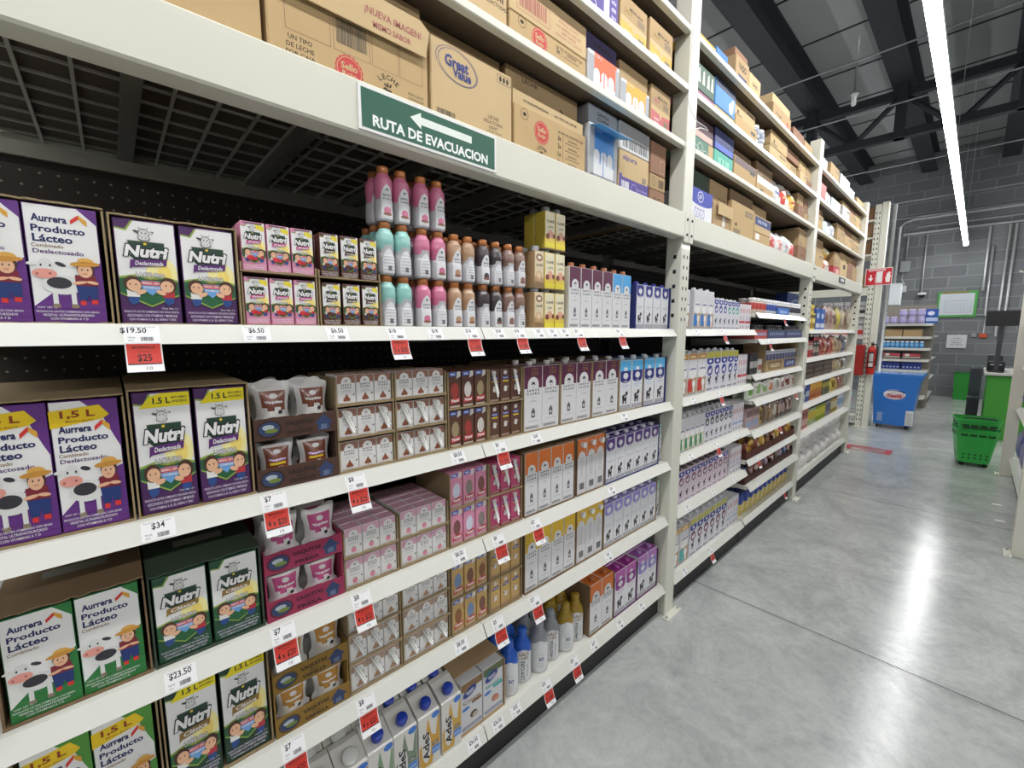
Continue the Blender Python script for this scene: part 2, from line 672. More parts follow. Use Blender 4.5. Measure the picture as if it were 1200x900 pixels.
# ---------------------------------------------------------------- rack, posts, beams, shelves
def upright(x, y0, depth, h, label, holes=True, back=True, flip=1):
    b = B()
    w = .09
    b.box(x - w / 2, x + w / 2, y0, y0 + flip * depth, 0, h, STEEL, .004)
    D = mat('#20201f', .9)
    if holes:
        for z in [1.56 + .05 * k for k in range(7)] + [1.99, 2.03]:
            for u in (-.018, .018):
                b.add([(x + u - .005, y0 - flip * .0004, z - .008), (x + u + .005, y0 - flip * .0004, z - .008), (x + u + .005, y0 - flip * .0004, z + .008), (x + u - .005, y0 - flip * .0004, z + .008)], [(0, 1, 2, 3)], D)
        for z in [1.58 + .07 * k for k in range(5)]:
            yy = y0 + flip * depth * .4
            b.add([(x - w / 2 - .0004, yy - .008, z - .009), (x - w / 2 - .0004, yy + .008, z - .009), (x - w / 2 - .0004, yy + .008, z + .009), (x - w / 2 - .0004, yy - .008, z + .009)], [(0, 1, 2, 3)], D)
    p = B()
    bolts = []
    ya, yb = sorted((y0 - .035 * flip, y0 - flip * .0005))
    p.box(x - .075, x + .075, ya, yb, .0005, .006, STEEL)
    for u in (-.06, .06):
        bolts.append(('bolt', B().lathe([(.008, .006), (.008, .014), (0, .016)], PIPE, 8, x + u, y0 - .018 * flip)))
    return single('rack_upright', b, label, 'rack post', parts=[('base_plate', p, None, bolts)])

upright(-.25, .0, .08, 3.05, 'pale steel rack post at the near end of the milk shelves')
upright(2.08, .0, .08, 3.3, 'tall pale steel rack post between the carton shelves and second bay')
upright(4.405, .0, .08, 3.06, 'pale steel rack post with open top past the overhead bags')
upright(6.625, .0, .08, 3.0, 'pale steel rack post at the rack end near the fire extinguisher')
for x, n in ((-.25, 'first'), (2.08, 'second'), (4.405, 'third'), (6.625, 'fourth')):
    upright(x, .965, .08, 3.05, f'{n} rear rack post behind the stored boxes', holes=False)

WIRE = mat('#aeaaa0', 0.45, 0.1)
BAYS = [(-.205, 2.035), (2.125, 4.36), (4.45, 6.58)]
BN = ['near bay', 'second bay', 'third bay']
for k, (x0, x1) in enumerate(BAYS):
    b = B()
    b.box(x0, x1, -.012, .052, 1.945, 2.060, STEEL, .005)
    es = []
    for x in (x0, x1):
        e = B()
        es.append(('end_bracket', e))
        s = 1 if x == x1 else -1
        a, c = (x, x + .042) if s > 0 else (x - .042, x)
        e.box(a, c, -.012, -.001, 1.925, 2.065, STEEL, .002)
        for z in (1.96, 2.03):
            e.lathe([(.006, 0), (.006, .004), (0, .005)], DARKSTEEL, 8, (a + c) / 2, -.012, z, axis='y')
    single('rack_beam', b, f'deep cream box beam carrying the stored boxes over the {BN[k]}', 'rack beam', parts=es)
    b = B()
    b.box(x0, x1, .900, .960, 1.945, 2.060, STEEL, .005)
    single('rack_beam', b, f'rear cream box beam behind the stored boxes of the {BN[k]}', 'rack beam')
    b = B()
    n = int((x1 - x0) / .085)
    for i in range(n + 1):
        x = x0 + .02 + (x1 - x0 - .04) * i / n
        b.box(x - .0035, x + .0035, .053, .898, 2.046, 2.053, WIRE)
    for i in range(10):
        y = .080 + .088 * i
        b.box(x0 + .005, x1 - .005, y - .003, y + .003, 2.053, 2.059, WIRE)
    ss = []
    x = x0 + .28
    while x < x1 - .1:
        ss.append(('support_bar', B().box(x - .016, x + .016, .053, .898, 2.010, 2.0465, DECK)))
        x += .35
    single('wire_deck', b, f'wire mesh deck under the stored boxes of the {BN[k]}', 'wire deck', parts=ss)
    single('slip_sheet', B().box(x0 + .01, x1 - .01, .055, .895, 2.0595, 2.0615, mat('#4b4036', .85, scale=7.0, var=.3)), f'dark brown slip sheet laid on the wire deck of the {BN[k]}', 'sheet')  # added sheet; its dark colour stands for shade on the box bottoms
    for z, nm in ((2.375, 'lower'), (2.622, 'middle'), (2.868, 'upper')):
        b = B()
        b.box(x0 + .001, x1 - .001, -.002, .026, z - .026, z, STEEL, .003)
        r = B()
        r.box(x0 + .001, x1 - .001,   .905, .955, z - .026, z, STEEL, .003)
        s = B()
        s.box(x0 + .001, x1 - .001, .026, .905, z - .014, z - .004, mat('#6a5a48', .85))
        single('storage_shelf', b, f'{nm} narrow cream rail shelf of stored boxes over the {BN[k]}', 'storage shelf', parts=[('deck_board', s), ('rear_rail', r)])

def gondola_shelf(x0, x1, z, label, y1=.455, base=False, y0=.02, flip=1, rail=.034):
    b = B()
    ya, yb = sorted((y0 + flip * .006, y1))
    b.box(x0, x1, ya, yb, z - .026, z, RAIL)
    parts = []
    r = B()
    a = [(y0 + flip * .004, z + .002), (y0 + flip * .0, z + .002), (y0 - flip * .022, z - rail), (y0 - flip * .018, z - rail)]
    r.prism(a, x0 + .001, x1 - .001, RAIL, 'x')
    parts.append(('price_rail', r))
    if base:
        k = B()
        ka, kb = sorted((y0 + flip * .02, y0 + flip * .03))
        k.box(x0, x1, ka, kb, .0, z - .027, mat('#141312', .5))
        parts.append(('kick_plate', k, 'black kick plate'))
    else:
        for x in (x0 + .006, x1 - .006):
            k = B()
            k.prism([(yb if flip > 0 else ya, z - .027), (y0 + flip * .06, z - .027), (y0 + flip * .10, z - .034), (yb if flip > 0 else ya, z - .055)], x - .002, x + .002, RAIL, 'x')
            parts.append(('bracket', k))
    return single('gondola_shelf', b, label, 'shelf', parts=parts)

SZ = [1.512, 1.150, .840, .545, .170]
SN = ['top', 'second', 'third', 'fourth', 'bottom']
for (x0, x1, nm) in ((-.20, .815, 'first half'), (.817, 2.03, 'second half')):
    for z, n in zip(SZ, SN):
        gondola_shelf(x0, x1, z, f'{n} white metal shelf with price rail, {nm} of the near bay', base=n == 'bottom')
for z, n in zip(SZ, SN):
    gondola_shelf(2.13, 3.16, z, f'{n} white metal shelf of milk cartons in the second bay', base=n == 'bottom')
S2B = [1.625, 1.450, 1.205, 1.030, .805, .605, .425, .175]
for i, z in enumerate(S2B):
    gondola_shelf(3.17, 4.355, z, f'{ORD[i]} white metal shelf down beside the cartons in the second bay', base=i == 7, y0=.0 if i in (1, 3, 4, 6) else .02)
S3 = [1.520, 1.265, 1.062, .840, .580, .190]
for i, z in enumerate(S3):
    gondola_shelf(4.455, 6.575, z, f'{ORD[i]} white metal shelf down in the third bay', base=i == 5)

for (x0, x1, nm) in ((-.20, .815, 'first half of the near bay'), (.817, 2.03, 'second half of the near bay'), (2.13, 3.16, 'carton shelves of the second bay'), (3.17, 4.355, 'bag shelves of the second bay'), (4.455, 6.575, 'shelves of the third bay')):
    single('back_panel', B().box(x0, x1, .460, .470, .0, 1.880, PEG), f'dark perforated panel behind the {nm}', 'back panel', parts=[('cap_rail', B().box(x0, x1, .448, .474, 1.8805, 1.912, mat('#8a867c', .5)))])

single('rear_sheet', B().box(-.30, 6.68, 1.090, 1.100, .0, 3.05, mat('#4c4a46', .8)), 'dark sheet closing the back of the tall milk rack', 'back panel')  # added out of view to stop the next aisle's light leaking through

# evacuation sign on the near beam
b = B(None, -.0135)
b.box(.445, .851, -.0165, -.0125, 1.953, 2.051, WHITE, .001)
b.y = -.0166
GN = mat('#1f5a44', .4)
b.rect(.452, 1.960, .844, 2.044, GN)
b.pg([(.575, 2.018), (.605, 2.036), (.605, 2.026), (.762, 2.026), (.762, 2.008), (.605, 2.008), (.605, 1.998)], mat('#e9efe6', .4))
b.txt('RUTA DE EVACUACION', .648, 1.980, .340, .025, mat('#f0f4ee', .4), .035)
single('evacuation_sign', b, 'green evacuation route sign with white arrow on the cream beam', 'sign')
b = B()
b.box(5.35, 5.62, -.0165, -.0125, 1.99, 2.045, mat('#4b4c4c', .5), .001)
b.y = -.0166
b.rect(5.41, 2.005, 5.56, 2.03, mat('#d9dad6', .5))
single('beam_plate', b, 'small dark plate with white panel on the far cream beam', 'sign')
# ---------------------------------------------------------------- printed cartons
def carton(w, h, d, side, front=None, top=None, ch=0.0015):
    b = B()
    b.box(-w / 2, w / 2, 0, d, 0, h, front or side, ch, top=top or side, side=side)
    return b

def cow_head(b, cx, cz, s, light, dark):
    b.ell(cx - .62 * s, cz + .42 * s, .3 * s, .13 * s, dark, 10, rot=-20)
    b.ell(cx + .62 * s, cz + .42 * s, .3 * s, .13 * s, light, 10, rot=20)
    b.ell(cx, cz + .25 * s, .5 * s, .55 * s, light, 14)
    b.ell(cx, cz - .25 * s, .55 * s, .33 * s, light, 14)
    b.ell(cx - .18 * s, cz + .35 * s, .07 * s, .1 * s, dark, 8)
    b.ell(cx + .2 * s, cz + .35 * s, .07 * s, .1 * s, dark, 8)
    b.ell(cx - .2 * s, cz - .25 * s, .06 * s, .05 * s, dark, 8)
    b.ell(cx + .2 * s, cz - .25 * s, .06 * s, .05 * s, dark, 8)
    b.pg([(cx - .35 * s, cz + .7 * s), (cx - .2 * s, cz + .72 * s), (cx - .42 * s, cz + 1.0 * s)], light)
    b.pg([(cx + .2 * s, cz + .72 * s), (cx + .35 * s, cz + .7 * s), (cx + .42 * s, cz + 1.0 * s)], light)

def country_carton(w, h, d, c, cdark, sub, big):
    """white carton with coloured corners, cow and farm child"""
    C, CD = mat(c), mat(cdark)
    W = WHITE
    b = carton(w, h, d, CD, W)
    X = lambda u: (u - .5) * w
    Z = lambda t: t * h
    P = lambda *l: [(X(u), Z(t)) for u, t in l]
    if big:
        b.pg(P((.45, .995), (.995, .995), (.995, .60), (.90, .70), (.75, .87)), C)
        s, o = .86, -.02
        b.pg(P((.0, .93), (.72, .955), (.86, .875), (.75, .845), (.0, .80)), mat('#e9c51c'))
        b.txt('1,5 L', X(.40), Z(.893), w * .50, h * .062, mat('#8f3a12'), .03)
        b.txt('Máximo ahorro', X(.42), Z(.845), w * .4, h * .015, mat('#8f3a12'), .01)
        top = .785
    else:
        b.pg(P((.72, .995), (.995, .995), (.995, .86)), C)
        s, top = 1.0, .885
    b.pg(P((.005, .005), (.995, .005), (.995, .47 + .08 * (1 - big)), (.75, .43), (.30, .27), (.005, .135)), C)
    for k in range(5):
        z = .05 + .075 * k
        x0 = .02 if z < .15 else .02 + (z - .13) * 2.1
        if x0 < .9:
            b.rect(X(x0), Z(z), X(.99), Z(z + .004), CD)
    st = .088 * s
    b.txt('Aurrera', X(.34), Z(top), w * .47, st * .72 * h, NAVY, .035)
    b.pg(P((.62, top - .03), (.62, top + .005), (.74, top + .055), (.74, top + .02)), RED)
    b.pg(P((.74, top + .02), (.74, top + .055), (.85, top + .012), (.85, top - .035), (.79, top - .012)), mat('#d9a13a'))
    b.txt('Producto', X(.45), Z(top - 1.0 * st), w * .72, st * .66 * h, NAVY, .03)
    b.txt('Lácteo', X(.36), Z(top - 1.9 * st), w * .53, st * .74 * h, NAVY, .03)
    b.txt('Combinado', X(.28), Z(top - 2.6 * st), w * .42, st * .36 * h, mat('#8a6a4a'), .015)
    if sub:
        b.txt('Deslactosado', X(.42), Z(top - 3.15 * st), w * .68, st * .42 * h, mat('#56306f'), .02)
    # cow
    LG, DG, PK = mat('#dcdcd8'), mat('#35343a'), mat('#e39a8c')
    cz = .37 if big else .40
    for x in (.27, .52):
        b.rect(X(x), Z(cz - .25), X(x + .07), Z(cz - .08), LG)
        b.rect(X(x - .01), Z(cz - .27), X(x + .09), Z(cz - .235), mat('#8b7a66'))
    b.ell(X(.42), Z(cz - .07), .27 * w, .085 * h, LG)
    b.ell(X(.38), Z(cz - .055), .17 * w, .05 * h, DG)
    b.ell(X(.22), Z(cz + .075), .115 * w, .075 * h, LG)
    b.ell(X(.42), Z(cz + .105), .08 * w, .017 * h, DG, 10, rot=-25)
    b.ell(X(.04), Z(cz + .10), .07 * w, .015 * h, LG, 10, rot=10)
    b.ell(X(.20), Z(cz + .02), .165 * w, .042 * h, PK)
    b.ell(X(.10), Z(cz + .015), .02 * w, .01 * h, mat('#a85f58'), 8)
    b.ell(X(.27), Z(cz + .022), .02 * w, .01 * h, mat('#a85f58'), 8)
    for x in (.16, .28):
        b.ell(X(x), Z(cz + .09), .014 * w, .012 * h, INK, 8)
    # farm child
    BL = mat('#22356f')
    b.rect(X(.64), Z(cz - .24), X(.72), Z(cz - .17), RED)
    b.rect(X(.80), Z(cz - .23), X(.89), Z(cz - .16), RED)
    b.pg(P((.60, cz - .06), (.91, cz - .06), (.90, cz - .19), (.79, cz - .19), (.765, cz - .14), (.74, cz - .2), (.63, cz - .2)), BL)
    b.pg(P((.60, cz + .02), (.88, cz + .03), (.92, cz - .07), (.60, cz - .07)), mat('#7d2430'))
    b.ell(X(.66), Z(cz - .045), .11 * w, .014 * h, SKIN, 10, rot=12)
    b.ell(X(.84), Z(cz - .04), .09 * w, .014 * h, SKIN, 10, rot=-10)
    b.ell(X(.76), Z(cz + .075), .125 * w, .07 * h, HAIR)
    b.ell(X(.75), Z(cz + .06), .105 * w, .06 * h, SKIN)
    b.ell(X(.76), Z(cz + .118), .215 * w, .022 * h, mat('#c98f3a'), 16, rot=4)
    b.ell(X(.77), Z(cz + .138), .12 * w, .035 * h, mat('#d8a44c'), 16, a0=0, a1=180)
    for x in (.71, .79):
        b.ell(X(x), Z(cz + .07), .011 * w, .009 * h, INK, 8)
    b.rect(X(.72), Z(cz + .033), X(.78), Z(cz + .038), mat('#a8433a'))
    b.txt('CONT. NET. 1,5 L' if big else 'CONT. NET. 1 L', X(.18), Z(.132), w * .26, h * .016, WHITE, .01)
    b.fine(['PRODUCTO LÁCTEO COMBINADO CON GRASA', 'VEGETAL ULTRAPASTEURIZADO', 'CON VITAMINAS A Y D'], X(.46), Z(.02), Z(.115), w * .86, WHITE, [1, .82, .6])
    return b

def shield_carton(w, h, d, c, ribbon, sub, big, bottom=None, small=False):
    """carton with green shield, cow head and the name in white italics, two children below"""
    C, W = mat(c), WHITE
    bot = mat(bottom or c)
    GD, GL = mat('#1c4a31'), mat('#8fa94a')
    b = carton(w, h, d, C, bot)
    X = lambda u: (u - .5) * w
    Z = lambda t: t * h
    P = lambda *l: [(X(u), Z(t)) for u, t in l]
    b.rect(X(.02), Z(.30), X(.98), Z(.985), W)
    b.ell(X(.72), Z(.50), .26 * w, .16 * h, mat('#f2e6a0'), 20)
    b.ell(X(.76), Z(.49), .12 * w, .085 * h, mat('#f3d873'), 18)
    b.pg(P((.02, .985), (.02, .90), (.20, .885), (.32, .985)), GL)
    b.pg(P((.02, .985), (.02, .915), (.18, .902), (.28, .985)), C)
    if big:
        Y = mat('#ecd91e')
        b.pg(P((.10, .87), (.30, .965), (.50, .985), (.985, .985), (.985, .875)), Y)
        b.txt('1.5 L', X(.49), Z(.925), w * .30, h * .05, INK, .03)
        b.fine(['MÁXIMO', 'AHORRO'], X(.80), Z(.895), Z(.965), w * .28, INK)
    if small:
        Y = mat('#e6d23a')
        b.pg(P((.62, .87), (.95, .82), (.95, .93), (.62, .96)), Y)
        b.rect(X(.12), Z(.955), X(.88), Z(.985), mat('#6a5560'))
    zc = .0 if not big else -.06
    # cow and shield
    LG = mat('#d5d4cf')
    b.pg(P((.20, .80 + zc), (.80, .80 + zc), (.80, .66 + zc), (.68, .60 + zc), (.32, .60 + zc), (.20, .66 + zc)), mat('#23402f'))
    b.frame(X(.20), Z(.67 + zc), X(.80), Z(.80 + zc), .012 * w, mat('#9aa08e'))
    cow_head(b, X(.47), Z(.850 + zc), .185 * w, mat('#55524f'), mat('#3a393c'))
    cow_head(b, X(.47), Z(.850 + zc), .160 * w, LG, mat('#4a494c'))
    b.ell(X(.48), Z(.775 + zc), .03 * w, .012 * h, mat('#e0c03a'), 8)
    b.outl('Nutri', X(.49), Z(.70 + zc), w * .72, h * .115, W, INK, .045, .06, .2, 0)
    R = mat(ribbon)
    b.pg(P((.22, .615 + zc), (.82, .635 + zc), (.80, .575 + zc), (.24, .545 + zc), (.20, .525 + zc)), R)
    b.txt(sub, X(.52), Z(.59 + zc), w * .46, h * .04, W, .02, .25, 2)
    # green field, children and badge
    fz = .47 + zc * .8
    b.pg(P((.02, fz - .02), (.30, fz + .01), (.5, fz - .02), (.75, fz), (.98, fz - .03), (.98, .285), (.5, .165), (.02, .285)), GL)
    b.pg(P((.02, fz - .04), (.30, fz - .01), (.5, fz - .04), (.75, fz - .02), (.98, fz - .05), (.98, .30), (.5, .18), (.02, .30)), mat('#285f3a'))
    b.outl('LACTI-PRO', X(.52), Z(fz + .008), w * .46, h * .042, W, INK, .02, .055)
    b.pg(P((.34, fz - .05), (.70, fz - .05), (.67, fz - .13), (.52, fz - .19), (.37, fz - .13)), mat('#6d9fd6'))
    b.rect(X(.33), Z(fz - .095), X(.71), Z(fz - .055), mat('#cf5757'))
    b.txt('HIERRO, ZINC', X(.52), Z(fz - .075), w * .34, h * .022, W, .02)
    b.txt('CALCIO', X(.52), Z(fz - .04), w * .22, h * .022, mat('#8a5a22'), .02)
    b.txt('VITAMINAS', X(.52), Z(fz - .115), w * .27, h * .02, W, .02)
    for sx, shirt in ((.22, mat('#e5e2dc')), (.80, mat('#b5333a'))):
        b.pg(P((sx - .09, fz - .16), (sx + .09, fz - .16), (sx + .08, fz - .26), (sx - .02, fz - .29), (sx - .08, fz - .26)), mat('#2c4a86'))
        b.pg(P((sx - .10, fz - .13), (sx + .10, fz - .13), (sx + .10, fz - .21), (sx - .10, fz - .21)), shirt)
        b.ell(X(sx), Z(fz - .085), .145 * w, .075 * h, HAIR, 16)
        b.ell(X(sx + (.02 if sx < .5 else -.02)), Z(fz - .10), .115 * w, .058 * h, SKIN, 16)
        for e in (-.04, .05):
            b.ell(X(sx + e), Z(fz - .09), .012 * w, .009 * h, INK, 8)
        b.ell(X(sx + .13 * (1 if sx < .5 else -1)), Z(fz - .16), .09 * w, .022 * h, SKIN, 10, rot=25 if sx < .5 else -25)
    b.txt('Cont. Net. 1,5 L' if big else 'Cont. Net. 1 L', X(.80), Z(.155), w * .28, h * .018, WHITE)
    if small:
        b.ell(X(.35), Z(.27), .17 * w, .05 * h, mat('#c8323c') if c == '#d98fae' else mat('#5a2f20'), 12)
        b.ell(X(.50), Z(.25), .13 * w, .04 * h, mat('#b52a34') if c == '#d98fae' else mat('#4b271b'), 12)
    b.fine(['PRODUCTO LÁCTEO COMBINADO CON GRASA VEGETAL', 'ADICIONADO CON VITAMINAS Y MINERALES', 'CON VITAMINA A, B1, B2, HIERRO Y ZINC'], 0, Z(.02), Z(.14), w * .9, mat('#d9cfe0') if not small else WHITE, [1, .92, .86])
    return b

def arch(b, cx, z0, r, zr, m):
    pts = [(cx - r, z0), (cx + r, z0)] + [(cx + r * math.cos(math.pi * i / 14), zr + r * math.sin(math.pi * i / 14)) for i in range(15)]
    b.pg(pts, m)

def sprig(b, cx, cz, s, m):
    for a, l in ((200, 1), (150, .9), (40, .8), (-20, .9), (100, .7)):
        ra = math.radians(a)
        b.ell(cx + .5 * s * math.cos(ra) * l, cz + .4 * s * math.sin(ra) * l, .42 * s, .2 * s, m, 8, rot=a)
    b.ell(cx, cz - .9 * s, .13 * s, .28 * s, m, 8)

def arch_carton(w, h, d, c, gold=None, band=.34, capped=None, big=False):
    """tall white carton, coloured top and a white arch with a sprig, SANTA CLARA"""
    W, C = mat('#dad8d8', 0.42, var=.02), mat(c, .45, var=.22, scale=160)
    b = carton(w, h, d, W, W, C)
    X = lambda u: (u - .5) * w
    Z = lambda t: t * h
    b.rect(X(.015), Z(1 - band), X(.985), Z(.995), C)
    arch(b, 0, Z(1 - band - .01), .30 * w, Z(1 - band + .055), W)
    sprig(b, 0, Z(1 - band + .070), .135 * w, INK)
    b.txt('S A N T A', 0, Z(1 - band - .033), w * .70, h * .034, INK, .035)
    b.txt('C L A R A', 0, Z(1 - band - .085), w * .70, h * .034, INK, .035)
    b.txt('leche', 0, Z(1 - band - .14), w * .16, h * .014, GREY)
    b.txt('entera', 0, Z(1 - band - .20), w * .32, h * .016, INK)
    G = mat('#55555a')
    z0 = .20
    b.rect(X(.40), Z(z0), X(.60), Z(z0 + .10), G)
    b.ell(0, Z(z0 + .10), .10 * w, .03 * h, G, 12)
    b.rect(X(.46), Z(z0 + .11), X(.54), Z(z0 + .15), G)
    b.rect(X(.455), Z(z0 + .03), X(.545), Z(z0 + .07), W)
    b.txt('ultrapasteurizada', 0, Z(.15), w * .56, h * .016, INK)
    b.rect(X(.06), Z(.03), X(.80), Z(.075), mat('#a9a8aa'))
    b.txt('CONTENIDO 1 L', X(.42), Z(.052), w * .6, h * .014, INK)
    if gold:
        G2 = mat(gold)
        b.txt('1.5 L', X(.60), Z(.955), w * .36, h * .030, G2, .02)
        b.fine(['MÁXIMO', 'AHORRO', 'familiar'], X(.60), Z(.86), Z(.925), w * .44, G2, [.8, 1, .9])
    return b

def arch_small(w, h, d, c, kind, straw=False):
    W, C = mat('#dcd9d6', 0.42, var=.02), mat(c)
    b = carton(w, h, d, W, W, C)
    X = lambda u: (u - .5) * w
    Z = lambda t: t * h
    b.rect(X(.02), Z(.72), X(.98), Z(.99), C)
    arch(b, 0, Z(.70), .27 * w, Z(.76), W)
    sprig(b, 0, Z(.80), .08 * w, INK)
    b.txt('S A N T A', 0, Z(.665), w * .56, h * .060, INK, .035)
    b.txt('C L A R A', 0, Z(.580), w * .56, h * .060, INK, .035)
    b.txt('sabor', 0, Z(.48), w * .45, h * .03, GREY)
    b.txt(kind, 0, Z(.43), w * .55, h * .03, GREY)
    if kind == 'fresa':
        F = mat('#d9849a')
        b.ell(0, Z(.22), .15 * w, .11 * h, F, 12)
        b.ell(0, Z(.31), .1 * w, .025 * h, mat('#9aa77c'), 8)
    else:
        F = mat('#8a4f36' if kind == 'chocolate' else '#a98566')
        b.pg([(X(.33), Z(.12)), (X(.67), Z(.12)), (X(.70), Z(.18)), (X(.58), Z(.28)), (X(.5), Z(.38)), (X(.42), Z(.28)), (X(.30), Z(.18))], F)
    b.rect(X(.08), Z(.03), X(.7), Z(.07), mat('#b9b0a8'))
    b.rect(X(.84), Z(.30), X(.93), Z(.36), mat('#6a6a70'))
    return b

def straw_part(w, h):
    b = smooth(B())
    C = mat('#eae8e4', .3)
    b.tube([(-.30 * w, -.004, .95 * h), (.28 * w, -.004, .17 * h)], .0030, C, 6)
    b.tube([(-.16 * w, -.004, .95 * h), (.34 * w, -.004, .26 * h)], .0026, C, 6)
    return b

def cap_part(x, y, z, r, hgt, c, n=18):
    b = B()
    m = mat(c, .35)
    b.lathe([(r * .72, 0), (r * .72, hgt * .15), (r, hgt * .2), (r, hgt * .9), (r * .9, hgt), (0, hgt)], m, n, x, y, z)
    return b

def drop_carton(w, h, d, c, cdark, gable='#dfdfe4', accent=None, bandtop=None, pink=False):
    """tall white carton with a rounded coloured emblem and a small cow"""
    W, C, D = mat('#dcdbdd', .42, var=.02), mat(c), mat(cdark)
    b = carton(w, h, d, W, W, C)
    X = lambda u: (u - .5) * w
    Z = lambda t: t * h
    top = .99
    if bandtop:
        b.rect(X(.02), Z(.87), X(.98), Z(.99), mat(bandtop))
        top = .86
    if accent:
        b.rect(X(.02), Z(top - .20), X(.98), Z(top), mat(accent))
        b.ell(0, Z(top - .17), .16 * w, .045 * h, W, 12)
        b.rect(X(.06), Z(top - .36), X(.94), Z(top - .2), D)
        b.ell(0, Z(top - .36), .44 * w, .085 * h, D, 18, 180, 360)
        ez = top - .30
    else:
        b.rect(X(.06), Z(top - .16), X(.94), Z(top), D)
        b.ell(0, Z(top - .16), .44 * w, .12 * h, D, 20, 180, 360)
        ez = top - .14
    b.ell(X(.5), Z(ez), .22 * w, .062 * h, W, 14)
    b.pg([(X(.45), Z(ez)), (X(.62), Z(ez)), (X(.55), Z(ez - .1))], W)
    b.txt('lala', 0, Z(ez - .115), w * .34, h * .028, W, .03, .2)
    b.txt('deslactosada', 0, Z(.50), w * .7, h * .018, C, .01)
    b.txt('leche', 0, Z(.46), w * .34, h * .016, C, .01)
    K = mat('#232326')
    b.ell(X(.45), Z(.25), .21 * w, .062 * h, K, 14, rot=-25)
    b.ell(X(.62), Z(.33), .12 * w, .042 * h, K, 12, rot=30)
    b.rect(X(.28), Z(.13), X(.40), Z(.25), K)
    b.rect(X(.51), Z(.13), X(.62), Z(.25), K)
    b.pg([(X(.62), Z(.34)), (X(.72), Z(.40)), (X(.66), Z(.33))], K)
    b.ell(X(.5), Z(.27), .06 * w, .02 * h, W, 8)
    b.rect(X(.04), Z(.02), X(.96), Z(.10), mat('#a9a7ad') if not pink else mat(c))
    b.txt('CONT. NET. 1 L', 0, Z(.06), w * .6, h * .016, W)
    return b

def oat_carton(w, h, d, c, logo, cap):
    """slant-topped carton: tall front, top sloping up to the back"""
    W = mat('#d6d2cb', .42, var=.03)
    b = B()
    hf = h
    hb = h * 1.17
    b.prism([(0, 0), (d, 0), (d, hb), (d * .80, hb), (.0015, hf + .001), (0, hf)], -w / 2, w / 2, W, 'x')
    X = lambda u: (u - .5) * w
    Z = lambda t: t * h
    C = mat(c)
    b.pg([(X(.02), Z(.05)), (X(.02), Z(.45)), (X(.30), Z(.62)), (X(.45), Z(.95)), (X(.6), Z(.6)), (X(.8), Z(.55)), (X(.9), Z(.85)), (X(.98), Z(.88)), (X(.98), Z(.3)), (X(.7), Z(.28)), (X(.6), Z(.05))], C)
    b.ell(X(.34), Z(.42), .22 * w, .30 * h, W, 18)
    b.txt(logo, X(.33), Z(.44), h * .52, w * .30, INK, .03, 0, 90)
    b.ell(X(.80), Z(.93), .19 * w, .06 * h, mat('#3f76c4'), 14)
    b.rect(X(.60), Z(.20), X(.97), Z(.34), mat('#4f86cf'))
    b.txt('sin azúcar', X(.78), Z(.27), w * .3, h * .05, WHITE)
    b.rect(X(.62), Z(.37), X(.9), Z(.43), mat('#4b3524'))
    b.txt('AVENA', X(.76), Z(.40), w * .24, h * .035, WHITE, .02)
    return b

def oval_logo_carton(w, h, d, name, c, c2):
    W = mat('#cfcfcf', .45)
    b = carton(w, h, d, W, W)
    X = lambda u: (u - .5) * w
    Z = lambda t: t * h
    BL = mat('#2b3a8c')
    b.rect(X(.02), Z(.84), X(.98), Z(.99), mat(c))
    b.ell(X(.30), Z(.83), .16 * w, .10 * h, mat(c2), 14)
    b.ell(X(.40), Z(.78), .30 * w, .075 * h, BL, 22, rot=20)
    b.ring(X(.40), Z(.78), .33 * w, .09 * h, .07, BL, 24, rot=20)
    b.txt('Great', X(.40), Z(.80), w * .38, h * .045, WHITE, .03, 0, 12)
    b.txt('Value', X(.43), Z(.76), w * .3, h * .035, WHITE, .03, 0, 12)
    b.txt(name, X(.5), Z(.60), w * .82, h * .075, mat('#7a5236') if name == 'Coco' else mat('#2f8f90'), .02)
    b.rect(X(.5), Z(.50), X(.96), Z(.56), mat('#8a5f3d') if name == 'Coco' else mat('#3aa5a0'))
    b.ell(X(.22), Z(.47), .18 * w, .035 * h, mat('#3f78bf'), 12)
    b.ell(X(.58), Z(.28), .17 * w, .07 * h, mat('#5d4331') if name == 'Coco' else mat('#b06a5c'), 14)
    b.ell(X(.66), Z(.25), .14 * w, .05 * h, mat('#b5aa98') if name == 'Coco' else mat('#c98a72'), 14)
    b.rect(X(.05), Z(.05), X(.95), Z(.12), mat('#8f93a8'))
    b.txt('alimento líquido', X(.5), Z(.085), w * .7, h * .03, WHITE)
    return b

def kids_carton(w, h, d, c, blob, word='Yomi', logo='#3f63b8', straw=False):
    """small flavoured-milk carton; picture kept to a plain rounded patch"""
    C = mat(c)
    b = carton(w, h, d, C, C)
    X = lambda u: (u - .5) * w
    Z = lambda t: t * h
    L = mat(logo)
    b.pg([(X(.08), Z(.86)), (X(.62), Z(.88)), (X(.62), Z(.98)), (X(.08), Z(.97))], L)
    b.txt('lala', X(.34), Z(.925), w * .34, h * .05, WHITE, .03, .2)
    b.pg([(X(.64), Z(.80)), (X(.97), Z(.86)), (X(.97), Z(.985)), (X(.70), Z(.985))], mat('#d3cec8'))
    b.ell(0, Z(.48), .30 * w, .21 * h, mat(blob), 16)
    b.ell(X(.52), Z(.60), .20 * w, .10 * h, mat(blob), 12)
    b.pg([(X(.12), Z(.12)), (X(.9), Z(.17)), (X(.88), Z(.30)), (X(.14), Z(.26))], mat('#b9353a'))
    b.txt(word, X(.5), Z(.215), w * .64, h * .085, WHITE, .05, .2, 3)
    b.rect(X(.1), Z(.03), X(.9), Z(.08), mat('#c9b8a8'))
    return b

